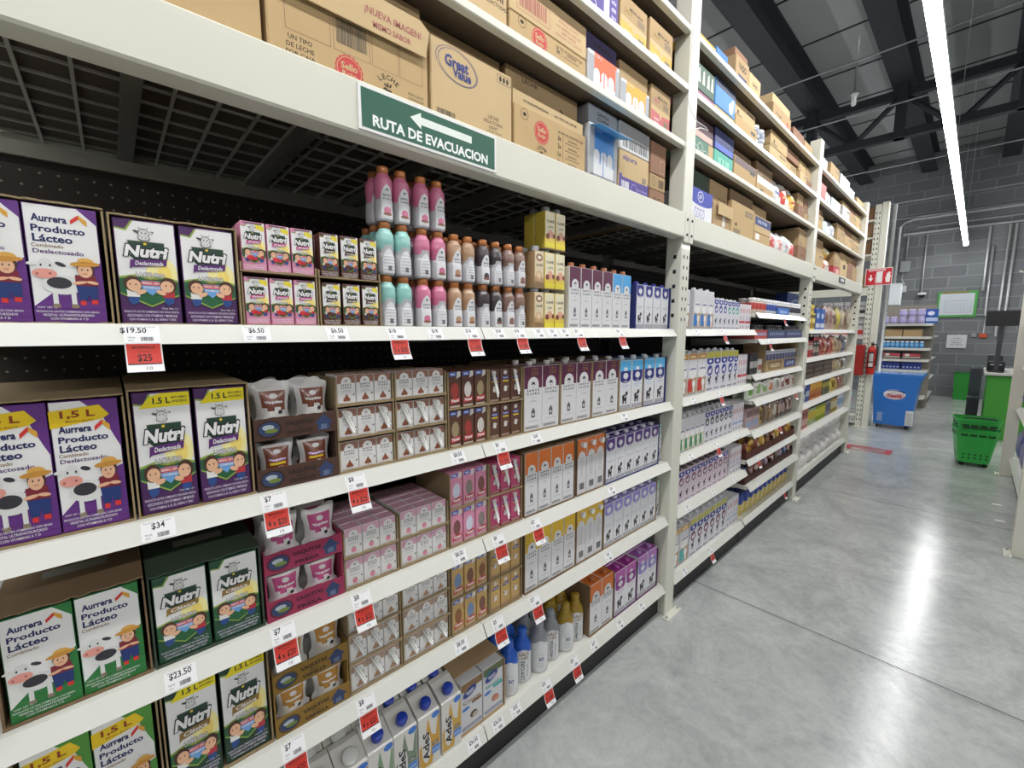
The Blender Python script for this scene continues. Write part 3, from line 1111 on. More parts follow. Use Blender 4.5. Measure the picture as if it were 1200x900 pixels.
def cowface_carton(w, h, d, c):
    C = mat(c)
    b = carton(w, h, d, C, C)
    X = lambda u: (u - .5) * w
    Z = lambda t: t * h
    b.ell(0, Z(.88), .17 * w, .06 * h, mat('#d4cfca'), 12)
    b.pg([(X(.2), Z(.66)), (X(.82), Z(.68)), (X(.80), Z(.78)), (X(.22), Z(.76))], mat('#3a3f8c'))
    b.txt('Vaquitas', 0, Z(.72), w * .5, h * .05, WHITE, .03)
    b.rect(X(.24), Z(.60), X(.8), Z(.65), mat('#d3b52e'))
    cow_head(b, X(.5), Z(.38), .30 * w, mat('#dcd8d2'), INK)
    b.rect(X(.1), Z(.04), X(.9), Z(.10), mat('#a58e7c'))
    return b

def slots(b, x0, x1, z0, z1, nx, nz):
    D = mat('#141414', .9)
    for i in range(nx):
        for k in range(nz):
            x = x0 + (x1 - x0) * (i + .5) / nx
            z = z0 + (z1 - z0) * (k + .5) / nz
            b.rect(x - .005, z - .009, x + .005, z + .009, D)

# ---------------------------------------------------------------- corrugated trays
def jag(x0, x1, z, a, seed, n=14):
    r = random.Random(seed)
    return [(x0 + (x1 - x0) * i / n, z + r.uniform(-a, a)) for i in range(n + 1)]

def tray(w, d, hf, hs, hb, m, t=0.003, seed=1, art=None, slot=False, top=False):
    """open-fronted corrugated tray, torn edges on the walls; base 2 mm"""
    b = B()
    b.box(-w / 2, w / 2, 0, d, 0, .002, m)
    f = [(-w / 2, .002), (w / 2, .002)] + list(reversed(jag(-w / 2, w / 2, hf, .0016, seed)))
    b.prism(f, 0, t, m)
    for s, x in ((1, -w / 2), (2, w / 2 - t)):
        e = [(t, .002), (d - t, .002)] + list(reversed(jag(t, d - t, hs, .002, seed + s)))
        b.prism(e, x, x + t, m, 'x')
    k = [(-w / 2, .002), (w / 2, .002)] + list(reversed(jag(-w / 2, w / 2, hb, .002, seed + 3)))
    b.prism(k, d - t, d, m)
    if slot and not top:
        b.y = d - t
        b.rect(-.05, hb - .042, .05, hb - .018, mat('#8f8c82', .8))
        b.y = 0
    if top:
        e = jag(-w / 2, w / 2, .006, .004, seed + 9, 22)
        b.prism(e + [(w / 2, d), (-w / 2, d)], hs + .002, hs + .005, m, 'z')
        b.up = True
        b.y = hs + .005
        if slot:
            b.rect(-.045, d * .30, .045, d * .30 + .035, mat('#8f8c82', .8))
        b.rect(-w / 2 + .01, d * .62, w / 2 - .01, d * .62 + .004, KRAFTD)
        b.up = False
        b.y = 0
    if art:
        art(b)
    return b

# ---------------------------------------------------------------- bottles and pouches
def wrapsurf(rf, cy):
    return lambda x, z, l: ((rf(z) + l) * math.sin(x / rf(z)), cy - (rf(z) + l) * math.cos(x / rf(z)), z)

def smooth_profile(keys, n=3):
    out = []
    for (r0, z0), (r1, z1) in zip(keys, keys[1:]):
        for i in range(n):
            t = i / n
            s = t * t * (3 - 2 * t)
            out.append((r0 + (r1 - r0) * s, z0 + (z1 - z0) * t))
    out.append(keys[-1])
    return out

def rad_at(prof):
    def f(z):
        for (r0, z0), (r1, z1) in zip(prof, prof[1:]):
            if z0 <= z <= z1 and z1 > z0:
                return r0 + (r1 - r0) * (z - z0) / (z1 - z0)
        return prof[-1][0]
    return f

def shake_bottle(c, upside):
    """pinched plastic bottle: coloured shoulder, pale body with a white tongue, copper cap"""
    C, W, G = mat(c, .3, coat=.3), mat('#dcdbdd', .35, var=.03), mat('#b9b7ba', .3, var=.06, coat=.3)
    prof = smooth_profile([(.020, 0), (.0235, .006), (.0235, .045), (.0215, .055), (.0225, .072), (.0235, .085), (.0225, .100), (.016, .114), (.0125, .118)], 6)
    z_s = .064 if upside else .074
    fn = lambda a, z: G if z < z_s else C
    rf = rad_at(prof)
    b = smooth(B(wrapsurf(rf, .024)))
    b.lathe(prof, G, 28, 0, .024, 0, fn)
    for s in (-1, 1):
        b.tongue(s * .024, z_s - .012, z_s + .006, lambda t: .012 * math.sqrt(max(0, 1 - (2 * t - 1) ** 2)) + .0004, C)
    if upside:
        b.tongue(0, .004, .088, lambda t: .0155 * (min(1, (1 - t) / .3) ** .5 if t > .7 else 1) + .0003, W, 10, 16)
        sprig(b, 0, .075, .0048, INK)
        b.txt('SANTA', 0, .062, .022, .0046, INK, .02)
        b.txt('CLARA', 0, .054, .022, .0046, INK, .02)
        b.tongue(0, .014, .034, lambda t: .0095 * math.sqrt(max(0, 1 - (2 * t - 1) ** 2)) + .0002, C)
        b.tongue(0, .012, .020, lambda t: .0115 * math.sqrt(max(0, 1 - (2 * t - 1) ** 2)) + .0002, mat('#8a5a48', .4))
    else:
        b.tongue(0, .004, .066, lambda t: .0165 * (min(1, (1 - t) / .45) ** .5 if t > .55 else 1) + .0003, W, 10, 16)
        for z in (.012, .020, .028, .036, .044, .052):
            b.rect(-.014, z, .014, z + .0012, mat('#9d9ca2'))
        b.barcode(-.004, .010, .006, .022, INK, 8)
    p = smooth(B())
    p.lathe([(.0135, .116), (.0150, .118), (.0150, .131), (.0138, .134), (0, .134)], mat('#b4713f', .35, .3), 20, 0, .024, 0)
    return Kit('shake_bottle', b, [('cap', p, 'copper coloured cap')])

def protein_bottle(c, words, big):
    C, W = mat(c, .35), mat('#d9d9da', .32, var=.03)
    prof = smooth_profile([(.030, 0), (.036, .006), (.036, .120), (.034, .140), (.022, .165), (.0165, .176)], 4)
    fn = lambda a, z: W if z < .128 + .010 * math.cos(3 * a) else C
    rf = rad_at(prof)
    b = smooth(B(wrapsurf(rf, .037)))
    b.lathe(prof, W, 24, 0, .037, 0, fn)
    G = mat('#8d6b2e')
    if words:
        b.txt('LALA', .004, .118, .040, .014, G, .02)
        b.txt('100', .006, .102, .024, .011, G, .02)
        b.txt(words, -.002, .052, .078, .014, INK, .02, 0, 90)
        b.txt(big, .016, .050, .05, .007, mat('#5f6470'), .01, 0, 90)
    else:
        b.txt('30', .004, .060, .022, .016, mat('#3b4a7c'), .02)
        for z in (.026, .034, .042, .076, .084):
            b.rect(-.016, z, .016, z + .0012, mat('#a3a3a8'))
    p = smooth(B())
    p.lathe([(.0165, .174), (.0185, .177), (.0185, .197), (.016, .202), (0, .202)], C, 20, 0, .037, 0)
    return Kit('protein_milk_bottle', b, [('cap', p)])

def pouch(w, h, c, c2, seed, lowwhite=True, words='Vaquitas'):
    """flat stand-up pouch: bulging middle, pale sealed rim, printed front"""
    r = random.Random(seed)
    W, C, C2 = mat('#d8d4d0', .3, var=.05), mat(c, .3, coat=.3), mat(c2, .3, coat=.3)
    n, q = 14, 16
    def wid(t):
        return .5 * w * (1 - .20 * math.sin(math.pi * t) ** 2 * (t > .35) - .12 * max(0, t - .5))
    wob = [r.uniform(-1, 1) for _ in range(40)]
    def bul(u, t):
        e = max(0, 1 - abs(u) ** 2.6) * max(0, math.sin(math.pi * min(1, t * .92 + .08)) ** .7)
        return .022 * e + .0015 * math.sin(5 * u + wob[3]) * e * math.sin(9 * t + wob[5])
    b = smooth(B(lambda x, z, l: (x, .024 - bul(x / max(1e-6, wid(z / h)), z / h) - l - .0004, z)))
    vs, fs, ms = [], [], []
    for side in (-1, 1):
        base = len(vs)
        for j in range(q + 1):
            t = j / q
            for i in range(n + 1):
                u = 2 * i / n - 1
                x = u * wid(t)
                vs.append((x, .024 + side * bul(u, t), t * h + .006 * math.sin(wob[7] + 3 * u) * (j == q)))
        for j in range(q):
            for i in range(n):
                f = (base + j * (n + 1) + i, base + j * (n + 1) + i + 1, base + (j + 1) * (n + 1) + i + 1, base + (j + 1) * (n + 1) + i)
                u = 2 * (i + .5) / n - 1
                t = (j + .5) / q
                rim = abs(u) > .74 or t > .88
                k = W if rim else (C if t > .54 + .05 * math.sin(7 * u) or not lowwhite else C2)
                if side > 0:
                    k = W
                b.f.append(tuple(a for a in (f if side < 0 else f[::-1])))
                b.m.append(b.mi(k))
    b.v += vs
    b.ell(0, h * .78, w * .10, h * .05, W, 10)
    b.txt(words, 0, h * (.66 if lowwhite else .60), w * .46, h * .07, WHITE if lowwhite else mat('#c9b9e0'), .05)
    if not lowwhite:
        b.rect(-w * .2, h * .49, w * .2, h * .54, mat('#d9bd2e'))
    cow_head(b, w * .06, h * (.50 if lowwhite else .36), w * .13, mat('#e3dfd8'), INK)
    b.ell(w * .14, h * (.47 if lowwhite else .33), w * .06, h * .04, INK, 8)
    return b

def pillow_bag(w, h, d, c, c2, seed, text=None, tc=None, c3=None):
    """soft filled bag: lumpy body with a flat sealed top edge"""
    r = random.Random(seed)
    n, q = 12, 12
    C, C2 = mat(c, .32, coat=.25, bump=.15, scale=60), mat(c2, .32, coat=.25)
    ph = [r.uniform(0, 6.28) for _ in range(6)]
    def pt(u, t, s):
        wd = .5 * w * (1 - .16 * t ** 3 + .05 * math.sin(4 * t + ph[0]))
        e = max(0, 1 - u * u) ** .55 * (max(0, math.sin(math.pi * min(1, .10 + t * .90))) ** .6)
        y = d / 2 + s * d * .5 * e * (1 + .14 * math.sin(6 * u + ph[1]) * math.sin(7 * t + ph[2]))
        return (u * wd, y, t * h + .012 * math.sin(3 * u + ph[3]) * t)
    b = smooth(B())
    for s in (-1, 1):
        base = len(b.v)
        for j in range(q + 1):
            for i in range(n + 1):
                b.v.append(pt(2 * i / n - 1, j / q, s))
        for j in range(q):
            for i in range(n):
                f = (base + j * (n + 1) + i, base + j * (n + 1) + i + 1, base + (j + 1) * (n + 1) + i + 1, base + (j + 1) * (n + 1) + i)
                t, u = (j + .5) / q, 2 * (i + .5) / n - 1
                k = C2 if (.25 < t < .72 and abs(u) < .62 + .15 * math.sin(5 * t + ph[4]) and s < 0) else C
                if c3 and t > .62:
                    k = mat(c3, .32, coat=.25)
                b.f.append(f if s < 0 else f[::-1])
                b.m.append(b.mi(k))
    if text:
        b.surf = lambda x, z, l: (x, pt(max(-.99, min(.99, x / (w * .5))), z / h, -1)[1] - l - .002, z)
        b.txt(text, 0, h * .5, w * .5, h * .1, mat(tc or '#ffffff'), .03)
    return b

def jar(r, h, c, lid, lab, n=14):
    b = smooth(B())
    fn = lambda a, z: mat(lab) if .18 * h < z < .62 * h else mat(c, .25)
    b.lathe(smooth_profile([(r * .85, 0), (r, h * .06), (r, h * .68), (r * .8, h * .80), (r * .8, h * .82)], 3), mat(c, .25), n, 0, r, 0, fn)
    p = smooth(B())
    p.lathe([(r * .84, h * .81), (r * .88, h * .83), (r * .88, h * .98), (r * .8, h), (0, h)], mat(lid, .35), n, 0, r, 0)
    return b, p

def small_carton(w, h, d, base, bands=(), dots=(), text=None, tcol='#ffffff', tz=.6, top=None):
    b = carton(w, h, d, mat(base), mat(base), mat(top) if top else None)
    for z0, z1, c in bands:
        b.rect(-w * .48, z0 * h, w * .48, z1 * h, mat(c))
    for u, t, ru, rt_, c in dots:
        b.ell((u - .5) * w, t * h, ru * w, rt_ * h, mat(c), 12)
    if text:
        b.txt(text, 0, tz * h, w * .7, h * .08, mat(tcol), .03)
    return b

# ---------------------------------------------------------------- shipping boxes
def ship_box(w, h, d, m, art=None, lid=0.0, ch=0.003, gap=True):
    """closed corrugated shipping box with flap seam and printed front"""
    b = B()
    b.box(-w / 2, w / 2, 0, d, 0, h, m, ch)
    if gap:
        b.up = True
        b.y = h
        b.rect(-w / 2 + .004, d * .49, w / 2 - .004, d * .51, KRAFTD)
        b.up = False
        b.y = 0
        b.boxes = []
    if art:
        art(b, w, h)
    return b

def lid_part(w, d, z, hgt, m, tilt=.0, seed=1):
    """tear-off flap of the box, bent forward over its front"""
    b = B()
    pts = [(0, 0)] + [(w, 0)] + [(w - .01, hgt)] + [(w * .5, hgt + .004), (.012, hgt)]
    b.prism([(x - w / 2, z + y) for x, y in pts], -.012 - tilt, -.009 - tilt, m)
    return b
# ---------------------------------------------------------------- near bay, shelf by shelf
Y0 = .042
EPS = .0004
Z1, Z2, Z3, Z4, Z5 = [z + EPS for z in SZ]

def put_tray(x0, x1, z, d, hf, hs, hb, m, label, seed=1, art=None, slot=False, group=None, y=None, top=False):
    return single('carton_tray', tray(x1 - x0, d, hf, hs, hs if top else hb, m, seed=seed, art=art, slot=slot, top=top), label, 'tray', ((x0 + x1) / 2, Y0 - .004 if y is None else y, z), group=group)

TB = .0026      # tray base
# --- 1 litre and 1.5 litre farm cartons and shield cartons in the near columns
PUR, PURD, GRE, GRED = '#63307f', '#4b2263', '#2f7a3c', '#1f5c31'
farm = {}
for nm, c, cd, sub, big, h in (('p1', PUR, PURD, True, False, .190), ('p15', PUR, PURD, True, True, .230),
                               ('g1', GRE, GRED, False, False, .187), ('g15', '#4f8f38', GRED, False, True, .230)):
    farm[nm] = Kit('milk_carton', country_carton(.0862, h, .062, c, cd, sub, big))
shield = {}
for nm, c, rib, sub, big, h in (('p1', '#4a2558', '#5b2a6e', 'Deslactosada', False, .185), ('p15', '#4a2558', '#5b2a6e', 'Deslactosada', True, .235),
                                ('g1', '#1f4a34', '#8c6d35', 'Clásica', False, .180), ('g15', '#1c3a2a', '#8c6d35', 'Clásica', True, .235)):
    shield[nm] = Kit('milk_carton', shield_carton(.0868, h, .062, c, rib, sub, big))
for (z, f, s, zn, fd, sd, hb, tm) in (
        (Z1, 'p1', 'p1', 'top', 'purple and white farm milk carton', 'white and purple shield milk carton', .192, TRAY),
        (Z2, 'p15', 'p15', 'second', 'tall purple and white farm milk carton', 'tall purple shield milk carton with yellow corner', .245, TRAY),
        (Z3, 'g1', 'g1', 'third', 'green and white farm milk carton', 'white and green shield milk carton', .24, KRAFTD),
        (Z4, 'g15', 'g15', 'fourth', 'tall green and white farm milk carton', 'tall dark green shield milk carton', .25, TRAY)):
    hf_, hs_ = {Z1: (.194, .189), Z2: (.234, .239), Z3: (.191, .184), Z4: (.234, .239)}[z]
    put_tray(-.186, .0065, z, .40, .0035, hf_, hb, tm, f'torn open brown case of farm cartons on {zn} shelf', 11, slot=z == Z3, top=True)
    put_tray(.0105, .2025, z, .40, .0035, hs_, hb, TRAYG if z == Z3 else tm, f'torn open case of shield cartons on {zn} shelf', 21, slot=z == Z3, top=True)
    back = 0
    g1, g2 = f'farm milk cartons on the {zn} shelf', f'shield milk cartons on the {zn} shelf'
    row(farm[f], [-.1335, -.0455], Y0 + .003, z + TB, fd, 'milk carton', f'on {zn} shelf', g1, back, .066)
    row(shield[s], [.0600, .1525], Y0 + .003, z + TB, sd, 'milk carton', f'on {zn} shelf', g2, back, .066)

# --- small flavoured shield cartons, two trays high
pinkk = Kit('small_milk_carton', shield_carton(.0455, .100, .036, '#d98fae', '#c05a8c', 'Fresa', False, '#d98fae', True))
chock = Kit('small_milk_carton', shield_carton(.0425, .100, .036, '#5a382c', '#4a2a20', 'Chocolate', False, '#5a382c', True))
for lv, ln in ((0, 'lower tray'), (1, 'upper tray')):
    z = Z1 + .112 * lv
    put_tray(.2055, .3575, z, .20, .004, .1118 if not lv else .02, .1118, TRAY, f'low cardboard tray of small pink milk cartons, {ln}', 31 + lv, y=Y0)
    put_tray(.3610, .5125, z, .20, .004, .1118 if not lv else .02, .1118, TRAY, f'low cardboard tray of small brown milk cartons, {ln}', 41 + lv, y=Y0)
    row(pinkk, [.2335, .2815, .3300], Y0 + .005, z + TB, 'small pink milk carton', 'milk carton', f'in {ln} on top shelf', 'small pink cartons on the top shelf', 1, .039)
    row(chock, [.3890, .4370, .4850], Y0 + .005, z + TB, 'small dark brown milk carton', 'milk carton', f'in {ln} on top shelf', 'small brown cartons on the top shelf', 1, .039)

# --- shake bottles
bcol = (('mint green', '#8fc4bb'), ('pink', '#c9708f'), ('beige', '#b08d6e'), ('charcoal', '#453c3f'), ('taupe', '#86685c'))
bx = ((.541, .590), (.650, .702), (.757, .807), (.865, .917), (.971, 1.021))
SB = {}
for (nm, c), xs in zip(bcol, bx):
    SB[nm] = (shake_bottle(c, True), shake_bottle(c, False))
    for lv, ln in ((0, 'lower layer'), (1, 'second layer')):
        for i, x in enumerate(xs):
            for r in (0, 1, 2):
                k = SB[nm][0 if (lv + i + (nm in ('beige', 'charcoal'))) % 2 == 0 and nm != 'mint green' or (nm == 'beige' and lv == 0) else 1]
                side = ('near' if i == 0 else 'far') + (' one of the pair' if r == 0 else f' one, {ORD[r]} row back')
                k.put((x, Y0 + .004 + r * .0505, Z1 + lv * .1344), f'{nm} topped shake bottle on top shelf, {ln}, {side}', 'bottle', 'shake bottles on the top shelf')
pk = SB['pink'][0]
for r in (0, 1):
    for i, x in enumerate((.541, .590, .650, .702)):
        pk.put((x, Y0 + .004 + r * .0505, Z1 + .2688), f'pink shake bottle in the third layer, {ORD[i]} from near end' + (', row behind' if r else ''), 'bottle', 'pink shake bottles of the third layer')

# --- coffee drink cartons with grey caps, three high
def coffee(c, c2, tan):
    w, h, d = .046 if tan else .051, .124, .05
    b = carton(w, h, d, mat(c), mat('#e3d9b8' if not tan else '#d9c9a8'), mat('#cfc9bd'))
    X = lambda u: (u - .5) * w
    Z = lambda t: t * h
    b.pg([(X(.02), Z(.02)), (X(.98), Z(.02)), (X(.98), Z(.25)), (X(.5), Z(.38)), (X(.02), Z(.30))], mat(c))
    b.pg([(X(.02), Z(.02)), (X(.98), Z(.02)), (X(.98), Z(.14)), (X(.02), Z(.17))], mat(c2))
    if tan:
        b.ell(X(.5), Z(.82), .36 * w, .10 * h, mat('#8a5f44'), 14)
        b.ell(X(.5), Z(.82), .22 * w, .05 * h, mat('#e6ddcc'), 10)
        b.txt('CAFÉ', X(.5), Z(.62), w * .7, h * .07, INK, .03)
        b.ell(X(.45), Z(.33), .32 * w, .13 * h, mat('#c9a27c'), 14)
        b.ell(X(.45), Z(.34), .22 * w, .08 * h, mat('#e0c7a2'), 14)
    else:
        b.txt('CAFÉ', X(.52), Z(.74), w * .74, h * .085, INK, .03)
        b.txt('LATTE', X(.56), Z(.58), w * .46, h * .05, INK, .02)
        b.ell(X(.54), Z(.38), .27 * w, .12 * h, mat('#d9a286'), 14)
        b.ell(X(.25), Z(.32), .18 * w, .08 * h, mat('#7d3d2c'), 12)
        b.ell(X(.86), Z(.34), .13 * w, .07 * h, mat('#7d3d2c'), 10)
    p = cap_part(0, d / 2, h, .016, .018, '#a9a9ab')
    return Kit('coffee_drink_carton', b, [('cap', p, 'grey screw cap')])

cof_t, cof_y = coffee('#b3926a', '#8a6a4a', True), coffee('#d9bf4a', '#e0cf3a', False)
for lv, ln in ((0, 'lowest layer'), (1, 'middle layer'), (2, 'highest layer')):
    z = Z1 + lv * .1385
    for r in (0, 1):
        bk = ', row behind' if r else ''
        yy = Y0 + .002 + r * .054
        if lv < 2:
            cof_t.put((1.0965, yy, z), f'tan coffee drink carton on top shelf, {ln}{bk}', 'drink carton', 'coffee drink cartons')
            SL = .0 if lv == 0 else 0
        cof_y.put((1.1495, yy, z), f'yellow coffee drink carton beside the tan stack, {ln}{bk}' if lv < 2 else f'yellow coffee drink carton in highest layer, near one of two{bk}', 'drink carton', 'coffee drink cartons')
        cof_y.put((1.2045, yy, z), f'yellow coffee drink carton beside maroon cartons, {ln}{bk}', 'drink carton', 'coffee drink cartons')
    if lv:
        s = B().box(-.055 if lv == 2 else -.077, .055, 0, .106, -.0015, -.0002, TRAY)
        single('layer_sheet', s, f'thin cardboard sheet under the {ln} of coffee cartons', 'cardboard sheet', (1.177, Y0, z - .0014 + .0008 - .0006))

# --- tall arch cartons
def arch_kit(w, h, c, gold=None, caps='#b8714a', d=.066, band=.34, capy=None):
    b = arch_carton(w, h, d, c, gold, band)
    return Kit('milk_carton', b, [('cap', cap_part(.0, d * .35 if capy is None else capy, h, .012, .016, caps), 'screw cap')])

MAR, SKY, ORA, YEL = '#5a1f3f', '#4a9fd8', '#d5702a', '#d9b02a'
row(arch_kit(.0665, .229, MAR), [1.2890, 1.3590, 1.4290, 1.4990], Y0, Z1, 'maroon and white arch milk carton', 'milk carton', 'on top shelf', 'maroon arch cartons on the top shelf', 1, .07)
row(arch_kit(.0655, .227, SKY), [1.5690, 1.6370], Y0, Z1, 'sky blue and white arch milk carton', 'milk carton', 'on top shelf', 'blue arch cartons on the top shelf', 1, .07)
b15 = arch_kit(.0905, .228, MAR, '#b08d4a', '#d8d5d0')
put_tray(1.0200, 1.2125, Z2, .30, .003, .232, .234, TRAY, 'cardboard tray around the first pair of maroon cartons', 51)
put_tray(1.2145, 1.4070, Z2, .30, .003, .232, .234, TRAY, 'cardboard tray around the middle pair of maroon cartons', 52)
put_tray(1.4090, 1.6015, Z2, .30, .003, .232, .234, TRAY, 'cardboard tray around the last pair of maroon cartons', 53)
row(b15, [1.0700, 1.1620, 1.2645, 1.3565, 1.4590, 1.5510], Y0 + .002, Z2 + TB, 'big maroon and white arch carton', 'milk carton', 'on second shelf', 'big maroon arch cartons on the second shelf', 1, .07)

def drop_kit(w, h, c, cd, caps=None, d=.062, **k):
    b = drop_carton(w, h, d, c, cd, **k)
    parts = [('cap', cap_part(0, d * .4, h, .0125, .014, caps or '#e4e2e2'), 'screw cap')]
    return Kit('milk_carton', b, parts)

NV = mat('#27306e', .6)
put_tray(1.7150, 2.0280, Z1, .30, .004, .20, .203, NV, 'navy cardboard tray of blue emblem cartons on top shelf', 61)
row(drop_kit(.0655, .195, '#2a2f86', '#232a7c', '#2c3490'), [1.7560, 1.8320, 1.9080, 1.9840], Y0 + .004, Z1 + TB, 'white milk carton with navy emblem', 'milk carton', 'on top shelf', 'navy emblem cartons on the top shelf', 1, .066)
k = drop_kit(.0920, .222, '#3a9fd8', '#262a78', '#e4e2e2', accent='#58b4e4')
put_tray(1.6035, 1.8030, Z2, .30, .003, .229, .231, TRAY, 'cardboard tray around the first pair of blue topped cartons', 62)
put_tray(1.8050, 2.0160, Z2, .30, .003, .229, .231, NV, 'cardboard tray around the last pair of blue topped cartons', 63)
row(k, [1.6540, 1.7520, 1.8570, 1.9590], Y0 + .002, Z2 + TB, 'blue topped emblem milk carton', 'milk carton', 'on second shelf', 'blue topped cartons on the second shelf', 1, .066)

# orange, yellow rows with capped backs
def arch_back(w, h, c, capped, d=.066):
    W, C = mat('#d3d1d1', .42, var=.02), mat(c, .45, var=.12, scale=160)
    b = carton(w, h, d, W, W, C)
    X = lambda u: (u - .5) * w
    Z = lambda t: t * h
    b.rect(X(.015), Z(.66), X(.985), Z(.995), C)
    arch(b, 0, Z(.65), .36 * w, Z(.68), W)
    b.fine(['información', 'nutrimental', 'porción 250 ml', 'energía', 'proteína', 'grasas', 'sodio', 'calcio'], 0, Z(.32), Z(.68), w * .5, mat('#8b8a8d'), [.8, .9, 1, .6, .7, .6, .5, .5])
    b.barcode(X(.3), Z(.08), X(.8), Z(.2), INK, 12)
    p = B()
    p.lathe([(.011, 0), (.012, .004), (.012, .016), (0, .016)], mat('#e4e2e0', .35), 14, 0, 0, .90 * h, axis='y')
    return Kit('milk_carton', b, [('cap', p, 'white screw cap')] if capped else [])

for (z, zn, c, cn, xa, xb) in ((Z3, 'third', ORA, 'orange', [1.0640, 1.1340, 1.2030, 1.2710], [1.3530, 1.4160, 1.4770]),
                               (Z4, 'fourth', YEL, 'yellow', [1.0670, 1.1400, 1.2120, 1.2850], [1.3570, 1.4180, 1.4780])):
    wa = .0655 if z == Z3 else .0690
    put_tray(xa[0] - .040, xa[-1] + .038, z, .34, .003, .2335, .235, KRAFTD, f'torn open brown case of {cn} arch cartons, front labels showing', 71, top=True)
    put_tray(xb[0] - .033, xb[-1] + .034, z, .34, .003, .2335, .235, KRAFTD, f'torn open brown case of {cn} cartons turned cap outward', 72, top=True)
    row(Kit('milk_carton', arch_carton(wa, .230, .066, c)), xa, Y0 + .002, z + TB, f'{cn} and white arch milk carton', 'milk carton', f'on {zn} shelf', f'{cn} arch cartons')
    row(arch_back(.0590, .230, c, True), xb, Y0 + .002, z + TB, f'{cn} milk carton turned cap outward', 'milk carton', f'on {zn} shelf', f'{cn} cartons turned round')

for (z, zn, c, cd, cn, h) in ((Z3, 'third', '#5a3f8f', '#54307c', 'purple', .196), (Z4, 'fourth', '#8f86c4', '#8d83c8', 'lavender', .196)):
    kk = drop_kit(.0715, h, c, cd, '#d9d5de')
    xs = [1.5560 + .0755 * i for i in range(6)]
    put_tray(1.5155, 1.9740, z, .34, .003, h + .008, h + .010, NV if z == Z3 else TRAY, f'low tray around the {cn} emblem cartons on {zn} shelf', 75)
    row(kk, xs, Y0 + .002, z + TB, f'{cn} emblem milk carton', 'milk carton', f'on {zn} shelf', f'{cn} emblem cartons', 2, .067)
    kx = Kit('milk_carton', drop_carton(.030, h, .062, '#7fb0a0', '#8fbfae'))
    row(kx, [2.0000], Y0 + .01, z, 'narrow pale green carton behind the rack post', 'milk carton', f'on {zn} shelf', None)

# --- pouches in printed trays
def tray_art(c, ink):
    def art(b):
        K, BL = mat(ink, .7), mat('#2e3d63', .6)
        b.ell(-.058, .024, .021, .016, BL, 20)
        b.ring(-.058, .024, .024, .019, .1, K, 24)
        b.ell(-.060, .028, .012, .006, mat('#a9b3b8', .6), 12)
        b.ell(-.054, .020, .013, .005, mat('#6f7f3a', .6), 12)
        b.txt('VAQUITAS', .004, .031, .062, .012, K, .05)
        b.txt('sabor', .004, .021, .022, .004, K, .02)
        b.txt({'b': 'CHOCOLATE', 'p': 'FRESA', 'g': 'VAINILLA'}[c], .004, .011, .056, .009, K, .05)
        b.pg([(.044, .006), (.044, .022), (.036, .022), (.058, .044), (.080, .022), (.072, .022), (.072, .006)], BL)
        b.rect(.051, .008, .065, .020, mat('#5d6a88', .6))
    return art

for (z, zn, c, ink, pc, pw, key, cn, d0) in (
        (Z2, 'second', '#4b3126', '#23160f', '#7d4530', '#e3ded9', 'b', 'brown', 0),
        (Z3, 'third', '#96304f', '#45142a', '#bd4f82', '#e6dde0', 'p', 'pink', 1),
        (Z4, 'fourth', '#8a6a2c', '#3c2c10', '#b58238', '#e6e0d4', 'g', 'gold', 2)):
    m = cardboard(c)
    for lv, ln in ((0, 'lower'), (1, 'upper')):
        zz = z + .113 * lv
        put_tray(.2075, .3825, zz, .24, .048, .1128 if lv == 0 else .050, .1128 if lv == 0 else .055, m, f'printed {cn} tray of milk pouches on {zn} shelf, {ln}', 81 + lv, tray_art(key, ink))
        kp = [Kit('milk_pouch', pouch(.080, .100 if lv == 0 else .118, pc, pw, 5 * d0 + 2 * lv + i, lowwhite=not (key == 'b' and lv == 0))) for i in (0, 1)]
        for r in (0, 1, 2):
            for i, x in enumerate((.2530, .3370)):
                bk = '' if r == 0 else f', {ORD[r]} row back'
                kp[(i + r) % 2].put((x, Y0 + .006 + r * .052, zz + TB), f'{cn} milk pouch in {ln} tray on {zn} shelf, {"near" if i == 0 else "far"} side{bk}', 'milk pouch', f'{cn} milk pouches', rz=rnd.uniform(-.05, .05))

